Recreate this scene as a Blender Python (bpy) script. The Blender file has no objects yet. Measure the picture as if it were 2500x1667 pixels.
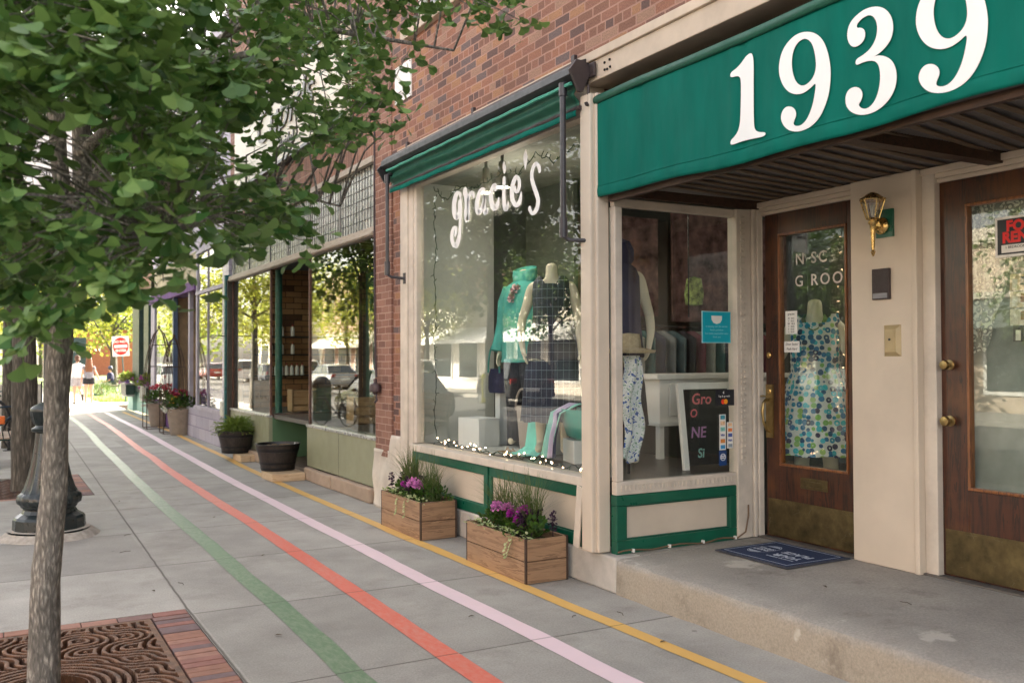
import bpy, math, random
from mathutils import Vector, Matrix
R=math.radians
random.seed(11)
scene=bpy.context.scene
COL=scene.collection
# ---------------------------------------------------------------- camera, sky, sun, exposure
YAW,PIT,ROL=R(29.3),R(1.06),R(0.2)
FW=Vector((math.sin(YAW)*math.cos(PIT),math.cos(YAW)*math.cos(PIT),math.sin(PIT)))
RT=Vector((math.cos(YAW),-math.sin(YAW),0)); UP=RT.cross(FW)
R2=RT*math.cos(ROL)-UP*math.sin(ROL); U2=UP*math.cos(ROL)+RT*math.sin(ROL)
cd=bpy.data.cameras.new('camera'); cam=bpy.data.objects.new('camera',cd); COL.objects.link(cam)
mw=Matrix.Identity(4)
for i in range(3):
    mw[i][0]=R2[i]; mw[i][1]=U2[i]; mw[i][2]=-FW[i]
mw[2][3]=1.6
cam.matrix_world=mw
cd.sensor_width=36; cd.lens=2280/2500*36; cd.clip_end=2000; cd.clip_start=.05
cd.dof.use_dof=True; cd.dof.focus_distance=6.6; cd.dof.aperture_fstop=3.2
scene.camera=cam
w=bpy.data.worlds.new('World'); scene.world=w; w.use_nodes=True
nt=w.node_tree; bg=nt.nodes['Background']
sky=nt.nodes.new('ShaderNodeTexSky'); sky.sky_type='NISHITA'; sky.sun_disc=False
sky.sun_elevation=R(33); sky.sun_rotation=R(52); sky.dust_density=4; sky.air_density=.9; sky.ozone_density=.4
hz=nt.nodes.new('ShaderNodeMix'); hz.data_type='RGBA'; hz.inputs[0].default_value=.72
bw=nt.nodes.new('ShaderNodeRGBToBW'); tint=nt.nodes.new('ShaderNodeMix'); tint.data_type='RGBA'; tint.blend_type='MULTIPLY'; tint.inputs[0].default_value=1
tint.inputs[7].default_value=(1.10,1.0,.88,1)
nt.links.new(sky.outputs[0],bw.inputs[0]); nt.links.new(bw.outputs[0],tint.inputs[6])
nt.links.new(sky.outputs[0],hz.inputs[6]); nt.links.new(tint.outputs[2],hz.inputs[7])
nt.links.new(hz.outputs[2],bg.inputs[0]); bg.inputs[1].default_value=.15
sd=bpy.data.lights.new('sun','SUN'); so=bpy.data.objects.new('sun',sd); COL.objects.link(so)
sd.energy=4.2; sd.angle=R(.5); sd.color=(1,.9,.74)
el,az=R(33),R(52)
dv=Vector((math.sin(az)*math.cos(el),math.cos(az)*math.cos(el),math.sin(el)))
so.rotation_euler=dv.to_track_quat('Z','Y').to_euler(); so.location=(0,0,30)
vs=scene.view_settings; vs.view_transform='Standard'; vs.look='None'; vs.exposure=2.9; vs.gamma=1
scene.render.engine='CYCLES'
scene.cycles.max_bounces=8; scene.cycles.transparent_max_bounces=24; scene.cycles.caustics_reflective=False; scene.cycles.caustics_refractive=False
# ---------------------------------------------------------------- helpers
def wloc(o):
    v=Vector((0,0,0))
    while o: v+=o.location; o=o.parent
    return v
def tag(o,label=None,cat=None,group=None,kind=None):
    if label: o['label']=label
    if cat: o['category']=cat
    if group: o['group']=group
    if kind: o['kind']=kind
    return o
def th(name,label,cat,loc=(0,0,0),group=None):
    o=bpy.data.objects.new(name,None); COL.objects.link(o); o.location=loc; o.empty_display_size=.1
    return tag(o,label,cat,group)
def dup(o,parent=None):
    c=o.copy(); COL.objects.link(c)
    if parent: c.parent=parent
    for ch in list(o.children): dup(ch,c)
    return c
class MB:
    def __init__(s): s.v=[];s.f=[];s.m=[];s.mi=0
    def quad(s,a,b,c,d): return s.poly([a,b,c,d])
    def poly(s,p):
        i=len(s.v); s.v+=[tuple(q) for q in p]; s.f.append(tuple(range(i,i+len(p)))); s.m.append(s.mi); return s
    def box(s,x0,x1,y0,y1,z0,z1):
        i=len(s.v)
        s.v+=[(x0,y0,z0),(x1,y0,z0),(x1,y1,z0),(x0,y1,z0),(x0,y0,z1),(x1,y0,z1),(x1,y1,z1),(x0,y1,z1)]
        for f in ((0,3,2,1),(4,5,6,7),(0,1,5,4),(1,2,6,5),(2,3,7,6),(3,0,4,7)): s.f.append(tuple(i+k for k in f)); s.m.append(s.mi)
        return s
    def obox(s,c,sz,mat=None,rz=0):
        mt=mat or Matrix.Rotation(rz,3,'Z'); i=len(s.v); c=Vector(c)
        for z in (-1,1):
            for x,y in ((-1,-1),(1,-1),(1,1),(-1,1)): s.v.append(tuple(c+mt@Vector((x*sz[0]/2,y*sz[1]/2,z*sz[2]/2))))
        for f in ((0,3,2,1),(4,5,6,7),(0,1,5,4),(1,2,6,5),(2,3,7,6),(3,0,4,7)): s.f.append(tuple(i+k for k in f)); s.m.append(s.mi)
        return s
    def tube(s,pts,r,n=8,cap=True,flat=None):
        pts=[Vector(p) for p in pts]; k=len(pts); rr=r if isinstance(r,(list,tuple)) else [r]*k
        i0=len(s.v); u=None
        for j,p in enumerate(pts):
            t=(pts[min(j+1,k-1)]-pts[max(j-1,0)]).normalized()
            if u is None:
                u=t.orthogonal().normalized()
            else:
                u=(u-t*u.dot(t)); u=u.normalized() if u.length>1e-6 else t.orthogonal().normalized()
            w_=t.cross(u)
            for a in range(n):
                an=2*math.pi*a/n; s.v.append(tuple(p+(u*math.cos(an)+w_*math.sin(an))*rr[j]))
        for j in range(k-1):
            for a in range(n):
                b=(a+1)%n; s.f.append((i0+j*n+a,i0+j*n+b,i0+(j+1)*n+b,i0+(j+1)*n+a)); s.m.append(s.mi)
        if cap:
            s.f.append(tuple(i0+a for a in range(n))[::-1]); s.m.append(s.mi)
            s.f.append(tuple(i0+(k-1)*n+a for a in range(n))); s.m.append(s.mi)
        return s
    def lathe(s,prof,c=(0,0,0),n=24,sx=1,sy=1,fn=None,cap=False):
        i0=len(s.v)
        for j,(r,z) in enumerate(prof):
            for a in range(n):
                an=2*math.pi*a/n; q=fn(an,j) if fn else 1
                s.v.append((c[0]+r*q*sx*math.cos(an),c[1]+r*q*sy*math.sin(an),c[2]+z))
        for j in range(len(prof)-1):
            for a in range(n):
                b=(a+1)%n; s.f.append((i0+j*n+a,i0+j*n+b,i0+(j+1)*n+b,i0+(j+1)*n+a)); s.m.append(s.mi)
        if cap:
            s.f.append(tuple(i0+a for a in range(n))[::-1]); s.m.append(s.mi)
            s.f.append(tuple(i0+(len(prof)-1)*n+a for a in range(n))); s.m.append(s.mi)
        return s
    def loft(s,rings,closed=True,cap=True):
        i0=len(s.v); n=len(rings[0])
        for r in rings: s.v+=[tuple(p) for p in r]
        for j in range(len(rings)-1):
            for a in range(n if closed else n-1):
                b=(a+1)%n; s.f.append((i0+j*n+a,i0+j*n+b,i0+(j+1)*n+b,i0+(j+1)*n+a)); s.m.append(s.mi)
        if cap and closed:
            s.f.append(tuple(i0+a for a in range(n))[::-1]); s.m.append(s.mi)
            s.f.append(tuple(i0+(len(rings)-1)*n+a for a in range(n))); s.m.append(s.mi)
        return s
    def prism(s,pts,fn,a0,a1):
        n=len(pts); i=len(s.v)
        s.v+=[tuple(fn(p[0],p[1],a0)) for p in pts]+[tuple(fn(p[0],p[1],a1)) for p in pts]
        s.f.append(tuple(range(i,i+n))[::-1]); s.m.append(s.mi); s.f.append(tuple(range(i+n,i+2*n))); s.m.append(s.mi)
        for a in range(n):
            b=(a+1)%n; s.f.append((i+a,i+b,i+n+b,i+n+a)); s.m.append(s.mi)
        return s
    def ball(s,c,r,n=10,m=6,sz=1):
        prof=[(max(.0005,r*math.sin(math.pi*j/m)),-r*sz*math.cos(math.pi*j/m)) for j in range(m+1)]
        return s.lathe(prof,c,n)
    def grid(s,fn,nu,nv):
        i0=len(s.v)
        for j in range(nv+1):
            for i in range(nu+1): s.v.append(tuple(fn(i/nu,j/nv)))
        for j in range(nv):
            for i in range(nu):
                a=i0+j*(nu+1)+i; s.f.append((a,a+1,a+nu+2,a+nu+1)); s.m.append(s.mi)
        return s
    def xf(s,M,i0=0):
        for i in range(i0,len(s.v)): s.v[i]=tuple(M@Vector(s.v[i]))
        return s
    def build(s,name,mat,parent=None,smooth=False,bevel=0,label=None,solid=0,sub=0):
        me=bpy.data.meshes.new(name); off=wloc(parent) if parent else Vector((0,0,0))
        me.from_pydata([(v[0]-off.x,v[1]-off.y,v[2]-off.z) for v in s.v],[],s.f)
        mats=mat if isinstance(mat,(list,tuple)) else [mat]
        for m_ in mats: me.materials.append(m_)
        if len(mats)>1: me.polygons.foreach_set('material_index',s.m)
        if smooth: me.polygons.foreach_set('use_smooth',[True]*len(me.polygons))
        me.update()
        o=bpy.data.objects.new(name,me); COL.objects.link(o)
        if parent: o.parent=parent
        if bevel:
            b=o.modifiers.new('bevel','BEVEL'); b.width=bevel; b.segments=2; b.limit_method='ANGLE'; b.angle_limit=R(40)
        if solid:
            b=o.modifiers.new('solid','SOLIDIFY'); b.thickness=solid
        if sub:
            b=o.modifiers.new('sub','SUBSURF'); b.levels=sub; b.render_levels=sub
        if smooth and not sub and not name.startswith('crown'):
            me.set_sharp_from_angle(angle=R(45))
        if label: o['label']=label
        return o
def text(s_,size,mat,mtx,name,parent=None,ext=.0006,align='CENTER',bold=0,shear=0,space=1,sx=1,font=None):
    cu=bpy.data.curves.new('t','FONT'); cu.body=s_; cu.size=size; cu.align_x=align; cu.align_y='CENTER'; cu.extrude=ext; cu.offset=bold; cu.shear=shear; cu.space_character=space; cu.resolution_u=3
    o=bpy.data.objects.new('t',cu); COL.objects.link(o)
    dg=bpy.context.evaluated_depsgraph_get(); me=bpy.data.meshes.new_from_object(o.evaluated_get(dg)); bpy.data.objects.remove(o)
    off=wloc(parent) if parent else Vector((0,0,0))
    me.transform(Matrix.Translation(-off)@mtx@Matrix.Diagonal((sx,1,1,1))); me.materials.clear(); me.materials.append(mat)
    q=bpy.data.objects.new(name,me); COL.objects.link(q)
    if parent: q.parent=parent
    return q
def fX(x,y,z,dx=1):   # text plane facing -X (read from the street): right along -Y
    return Matrix(((0,0,-1,x),(-dx,0,0,y),(0,1,0,z),(0,0,0,1)))
def fY(x,y,z):        # text plane facing -Y
    return Matrix(((1,0,0,x),(0,0,-1,y),(0,1,0,z),(0,0,0,1)))
# ---------------------------------------------------------------- materials
def N(nt,t,**k):
    n=nt.nodes.new(t)
    for a,b in k.items():
        if a.startswith('i_'): n.inputs[int(a[2:])].default_value=b
        else: setattr(n,a,b)
    return n
def mixc(nt,a,b,fac,blend='MIX'):
    m=N(nt,'ShaderNodeMix',data_type='RGBA',blend_type=blend)
    for s_,i in ((fac,0),(a,6),(b,7)):
        if isinstance(s_,(int,float)): m.inputs[i].default_value=s_
        elif isinstance(s_,(tuple,list)): m.inputs[i].default_value=(*s_[:3],1)
        else: nt.links.new(s_,m.inputs[i])
    return m.outputs[2]
def base(name):
    m=bpy.data.materials.new(name); m.use_nodes=True; nt=m.node_tree; return m,nt,nt.nodes['Principled BSDF']
def pos(nt,scale=(1,1,1),rot=(0,0,0),src='Position'):
    if src=='Position': g=N(nt,'ShaderNodeNewGeometry').outputs['Position']
    else: g=N(nt,'ShaderNodeTexCoord').outputs['Object']
    mp=N(nt,'ShaderNodeMapping'); mp.inputs['Scale'].default_value=scale; mp.inputs['Rotation'].default_value=rot
    nt.links.new(g,mp.inputs[0]); return mp.outputs[0]
def noise(nt,vec,scale,detail=4,rough=.55,dist=0):
    n=N(nt,'ShaderNodeTexNoise'); n.inputs['Scale'].default_value=scale; n.inputs['Detail'].default_value=detail; n.inputs['Roughness'].default_value=rough; n.inputs['Distortion'].default_value=dist
    nt.links.new(vec,n.inputs['Vector']); return n.outputs[0]
def ramp(nt,fac,stops,interp='LINEAR'):
    r=N(nt,'ShaderNodeValToRGB'); r.color_ramp.interpolation=interp
    e=r.color_ramp.elements
    while len(e)<len(stops): e.new(.5)
    for q,(p,c) in zip(e,stops): q.position=p; q.color=(*(c if isinstance(c,(tuple,list)) else (c,c,c)),1)
    nt.links.new(fac,r.inputs[0]); return r.outputs[0]
def mth(nt,op,a,b=None,c=None):
    m=N(nt,'ShaderNodeMath',operation=op)
    for i,s_ in enumerate((a,b,c)):
        if s_ is None: continue
        if isinstance(s_,(int,float)): m.inputs[i].default_value=s_
        else: nt.links.new(s_,m.inputs[i])
    return m.outputs[0]
def bump(nt,bs,h,strength=.3,dist=.01,prev=None):
    b=N(nt,'ShaderNodeBump'); b.inputs['Strength'].default_value=strength; b.inputs['Distance'].default_value=dist
    nt.links.new(h,b.inputs['Height'])
    if prev: nt.links.new(prev,b.inputs['Normal'])
    nt.links.new(b.outputs[0],bs.inputs['Normal']); return b.outputs[0]
MATS={}
def mat(name,c,rough=.6,metal=0,var=.18,scale=6,bs=.15,bscale=60,stretch=(1,1,1),dirt=0,src='Object',c2=None,spec=None,coat=0,bd=.003):
    if name in MATS: return MATS[name]
    m,nt,p=base(name); v=pos(nt,stretch,src=src)
    n1=noise(nt,v,scale,5)
    lo=tuple(x*(1-var) for x in c); hi=c2 or tuple(min(1,x*(1+var)) for x in c)
    col=ramp(nt,n1,[(.3,lo),(.7,hi)])
    if dirt:
        n2=noise(nt,v,scale*.35,6,.65); f=ramp(nt,n2,[(.45,0),(.75,dirt)])
        col=mixc(nt,col,tuple(x*.45 for x in c),f)
    nt.links.new(col,p.inputs['Base Color']); p.inputs['Metallic'].default_value=metal
    n3=noise(nt,v,scale*3,4); rr=ramp(nt,n3,[(.3,max(0,rough-.08)),(.7,min(1,rough+.1))]); nt.links.new(rr,p.inputs['Roughness'])
    if spec is not None: p.inputs['Specular IOR Level'].default_value=spec
    if coat: p.inputs['Coat Weight'].default_value=coat; p.inputs['Coat Roughness'].default_value=.15
    if bs: bump(nt,p,noise(nt,v,bscale,4),bs,bd)
    MATS[name]=m; return m
def wood(name,c1,c2,ax='y',rough=.5,scale=1,coat=0,wear=None):
    if name in MATS: return MATS[name]
    m,nt,p=base(name)
    st={'y':(14,1.2,14),'z':(14,14,1.2),'x':(1.2,14,14)}[ax]
    v=pos(nt,tuple(q*scale for q in st),src='Position')
    n1=noise(nt,v,1.6,6,.6,1.2); n2=noise(nt,v,7,3)
    f=mth(nt,'ADD',mth(nt,'MULTIPLY',n1,.8),mth(nt,'MULTIPLY',n2,.2))
    fr=mth(nt,'FRACT',mth(nt,'MULTIPLY',f,5)); g=ramp(nt,fr,[(0,0),(.5,.8),(.92,1),(1,.1)])
    col=mixc(nt,c1,c2,g)
    if wear:
        f2=ramp(nt,noise(nt,pos(nt),3,5),[(.5,0),(.72,.7)]); col=mixc(nt,col,wear,f2)
    nt.links.new(col,p.inputs['Base Color']); p.inputs['Roughness'].default_value=rough
    if coat: p.inputs['Coat Weight'].default_value=coat; p.inputs['Coat Roughness'].default_value=.2
    bump(nt,p,f,.25,.004)
    MATS[name]=m; return m
def brick(name,stops,mortar,bw_=.215,bh=.075,ms=.012,rug=1.0,rough=.85,squash=1,ang=0,bstr=.6):
    m,nt,p=base(name)
    g=N(nt,'ShaderNodeNewGeometry').outputs['Position']; sx=N(nt,'ShaderNodeSeparateXYZ'); nt.links.new(g,sx.inputs[0])
    u=mth(nt,'ADD',sx.outputs[0],sx.outputs[1])
    cb=N(nt,'ShaderNodeCombineXYZ'); nt.links.new(u,cb.inputs[0]); nt.links.new(sx.outputs[2],cb.inputs[1])
    wob=noise(nt,pos(nt),9,2); w2=N(nt,'ShaderNodeVectorMath',operation='ADD')
    cw=N(nt,'ShaderNodeCombineXYZ'); nt.links.new(mth(nt,'MULTIPLY',mth(nt,'SUBTRACT',wob,.5),.012),cw.inputs[1]); nt.links.new(mth(nt,'MULTIPLY',mth(nt,'SUBTRACT',wob,.5),.01),cw.inputs[0])
    nt.links.new(cb.outputs[0],w2.inputs[0]); nt.links.new(cw.outputs[0],w2.inputs[1])
    b=N(nt,'ShaderNodeTexBrick',offset=.5,offset_frequency=2,squash=.5 if squash!=1 else 1,squash_frequency=6)
    b.inputs['Color1'].default_value=(0,0,0,1); b.inputs['Color2'].default_value=(1,1,1,1); b.inputs['Mortar'].default_value=(.5,.5,.5,1)
    b.inputs['Scale'].default_value=1; b.inputs['Mortar Size'].default_value=ms/2; b.inputs['Mortar Smooth'].default_value=.25; b.inputs['Brick Width'].default_value=bw_; b.inputs['Row Height'].default_value=bh
    nt.links.new(w2.outputs[0],b.inputs['Vector'])
    bc=ramp(nt,b.outputs[0],stops,'CONSTANT')
    rg=noise(nt,pos(nt,(260,260,70)),1,4,.7); rgf=ramp(nt,rg,[(.38,.5),(.6,1.22)])
    bc2=mixc(nt,bc,rgf,rug,'MULTIPLY')
    mo=mixc(nt,mortar,tuple(x*.75 for x in mortar),noise(nt,pos(nt),14,5))
    col=mixc(nt,bc2,mo,b.outputs[1])
    big=ramp(nt,noise(nt,pos(nt),1.1,4),[(.3,.82),(.7,1.08)]); col=mixc(nt,col,big,1,'MULTIPLY')
    nt.links.new(col,p.inputs['Base Color']); p.inputs['Roughness'].default_value=rough
    h=mth(nt,'SUBTRACT',mth(nt,'MULTIPLY',rg,.35*rug),b.outputs[1]); bump(nt,p,h,bstr,.006)
    MATS[name]=m; return m
def glass(name,ior=1.5,tint=(.97,.985,.97),boost=0,rough=0.0,wav=.0):
    m=bpy.data.materials.new(name); m.use_nodes=True; nt=m.node_tree; nt.nodes.clear()
    o=N(nt,'ShaderNodeOutputMaterial'); t=N(nt,'ShaderNodeBsdfTransparent'); t.inputs[0].default_value=(*tint,1)
    g=N(nt,'ShaderNodeBsdfGlossy'); g.inputs['Roughness'].default_value=rough; g.inputs[0].default_value=(1,1,1,1)
    mx=N(nt,'ShaderNodeMixShader'); gg=N(nt,'ShaderNodeNewGeometry'); dp=N(nt,'ShaderNodeVectorMath',operation='DOT_PRODUCT'); nt.links.new(gg.outputs['Incoming'],dp.inputs[0]); nt.links.new(gg.outputs['Normal'],dp.inputs[1])
    f0=((ior-1)/(ior+1))**2; sch=mth(nt,'MULTIPLY_ADD',mth(nt,'POWER',mth(nt,'SUBTRACT',1.0,mth(nt,'ABSOLUTE',dp.outputs['Value'])),5.0),1-f0,f0+boost)
    if wav:
        bp=N(nt,'ShaderNodeBump'); bp.inputs['Strength'].default_value=wav; bp.inputs['Distance'].default_value=.02
        nt.links.new(noise(nt,pos(nt),1.3,2),bp.inputs['Height']); nt.links.new(bp.outputs[0],g.inputs['Normal']); 
    f=mth(nt,'MINIMUM',sch,1.0)
    nt.links.new(f,mx.inputs[0]); nt.links.new(t.outputs[0],mx.inputs[1]); nt.links.new(g.outputs[0],mx.inputs[2]); nt.links.new(mx.outputs[0],o.inputs[0])
    MATS[name]=m; return m
def leafm(name,c1,c2,trans=.35,rough=.45,tc=None):
    m=bpy.data.materials.new(name); m.use_nodes=True; nt=m.node_tree; p=nt.nodes['Principled BSDF']; o=nt.nodes['Material Output']
    g=N(nt,'ShaderNodeNewGeometry'); col=mixc(nt,c1,c2,g.outputs['Random Per Island'])
    nt.links.new(col,p.inputs['Base Color']); p.inputs['Roughness'].default_value=rough; p.inputs['Specular IOR Level'].default_value=.35
    t=N(nt,'ShaderNodeBsdfTranslucent'); tcol=mixc(nt,col,tc or (.35,.5,.06),.5); nt.links.new(tcol,t.inputs[0])
    mx=N(nt,'ShaderNodeMixShader'); mx.inputs[0].default_value=trans
    nt.links.new(p.outputs[0],mx.inputs[1]); nt.links.new(t.outputs[0],mx.inputs[2]); nt.links.new(mx.outputs[0],o.inputs[0])
    MATS[name]=m; return m
def emis(name,c,s_):
    m,nt,p=base(name); p.inputs['Base Color'].default_value=(*c,1); p.inputs['Emission Color'].default_value=(*c,1); p.inputs['Emission Strength'].default_value=s_; MATS[name]=m; return m
CREAM=mat('cream_paint',(.60,.515,.42),.45,var=.05,scale=3,bs=.12,bscale=25,dirt=.25,src='Position')
CREAMW=mat('worn_cream_paint',(.62,.55,.47),.55,var=.08,scale=7,bs=.35,bscale=30,dirt=.45,src='Position')
STONE=mat('limestone',(.56,.47,.38),.8,var=.1,scale=5,bs=.3,bscale=60,dirt=.35,src='Position')
GREEN=mat('green_paint',(.004,.095,.055),.35,var=.12,scale=5,bs=.1,bscale=30,src='Position')
CANVAS=mat('green_canvas',(.0,.128,.098),.75,var=.16,scale=3,bs=.35,bscale=5,stretch=(1,1.6,.35),dirt=.25,bd=.012,src='Position')
CANVAS2=mat('darker_green_canvas',(.0,.075,.045),.55,var=.1,scale=3,bs=.1,bscale=200,src='Position')
CANVAS.node_tree.nodes['Principled BSDF'].inputs['Specular IOR Level'].default_value=.15
BLACK=mat('black_metal',(.018,.018,.02),.4,var=.2,bs=.1)
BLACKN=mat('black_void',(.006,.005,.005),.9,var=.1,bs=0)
BROWNM=mat('brown_metal',(.045,.032,.033),.5,var=.2,bs=.15)
WHITE=mat('white_paint',(.78,.77,.74),.5,var=.04,bs=.05)
WHITEV=mat('white_vinyl',(.82,.82,.82),.4,var=.02,bs=0)
BRASS=mat('brass',(.62,.42,.16),.28,metal=1,var=.25,scale=20,bs=.1)
BRASSD=mat('tarnished_brass',(.13,.10,.045),.45,metal=.7,var=.5,scale=9,bs=.25,dirt=.5,bscale=90)
nt=BRASSD.node_tree; p=nt.nodes['Principled BSDF']; old=p.inputs['Base Color'].links[0].from_socket
vv=N(nt,'ShaderNodeTexVoronoi'); vv.feature='DISTANCE_TO_EDGE'; vv.inputs['Scale'].default_value=7; nt.links.new(noise(nt,pos(nt),3,3),vv.inputs['Randomness']) if 0 else None; nt.links.new(pos(nt,(1,1.4,3),(.7,0,0)),vv.inputs['Vector'])
sc_=mth(nt,'MULTIPLY',ramp(nt,vv.outputs['Distance'],[(0,1),(.010,1),(.018,0)]),ramp(nt,noise(nt,pos(nt),9,4),[(.54,0),(.66,.5)])); nt.links.new(mixc(nt,old,(.20,.19,.13),sc_),p.inputs['Base Color'])
GLASS=glass('window_glass',1.5,wav=.02)
GLASS2=glass('old_window_glass',1.62,(.95,.98,.94),wav=.035)
DGLASS=glass('door_glass',1.52,(.93,.96,.93),wav=.01)
DWOOD=wood('door_wood',(.010,.003,.0015),(.062,.015,.004),'z',.38,.8,.25,wear=(.13,.045,.010))
GLY={'one': [[(3835,3299),(3892,3294),(3931,3262),(3977,3240),(4021,3232),(4025,3202),(3970,3199),(3944,3186),(3936,3155),(3940,3014),(3947,2918),(3966,2879),(3994,2857),(4026,2842),(4026,2812),(3951,2819),(3860,2817),(3753,2809),(3748,2832),(3800,2841),(3830,2860),(3840,2894),(3839,3108)]],'nine': [[(3450,3291),(3398,3270),(3348,3224),(3314,3153),(3297,3075),(3295,3017),(3305,2941),(3328,2884),(3366,2827),(3424,2790),(3502,2780),(3575,2799),(3620,2838),(3639,2883),(3626,2919),(3598,2935),(3560,2928),(3532,2902),(3527,2871),(3545,2844),(3548,2828),(3524,2813),(3488,2813),(3453,2835),(3420,2886),(3400,2950),(3389,3014),(3428,2990),(3480,2975),(3533,2983),(3586,3012),(3627,3064),(3650,3132),(3642,3202),(3611,3255),(3556,3290),(3502,3300)],[(3476,3263),(3441,3248),(3412,3215),(3394,3152),(3388,3091),(3404,3045),(3440,3020),(3479,3013),(3519,3036),(3545,3083),(3558,3148),(3550,3207),(3523,3249)]],'three': [[(3185,3159),(3191,3198),(3178,3242),(3143,3269),(3085,3288),(3018,3281),(2964,3252),(2927,3199),(2919,3142),(2933,3092),(2977,3058),(3016,3043),(3043,3042),(2999,3040),(2945,3012),(2914,2969),(2902,2912),(2915,2852),(2953,2807),(3014,2776),(3092,2771),(3160,2796),(3201,2839),(3206,2888),(3188,2921),(3147,2927),(3113,2910),(3098,2875),(3111,2846),(3128,2831),(3108,2809),(3074,2799),(3035,2818),(3007,2866),(2995,2927),(3000,2984),(3021,3016),(3060,3030),(3100,3032),(3140,3026),(3140,3058),(3099,3065),(3054,3082),(3020,3119),(3008,3170),(3019,3220),(3052,3252),(3097,3249),(3132,3228),(3130,3208),(3109,3206),(3086,3190),(3079,3160),(3093,3131),(3127,3118),(3162,3125)]]}
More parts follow.
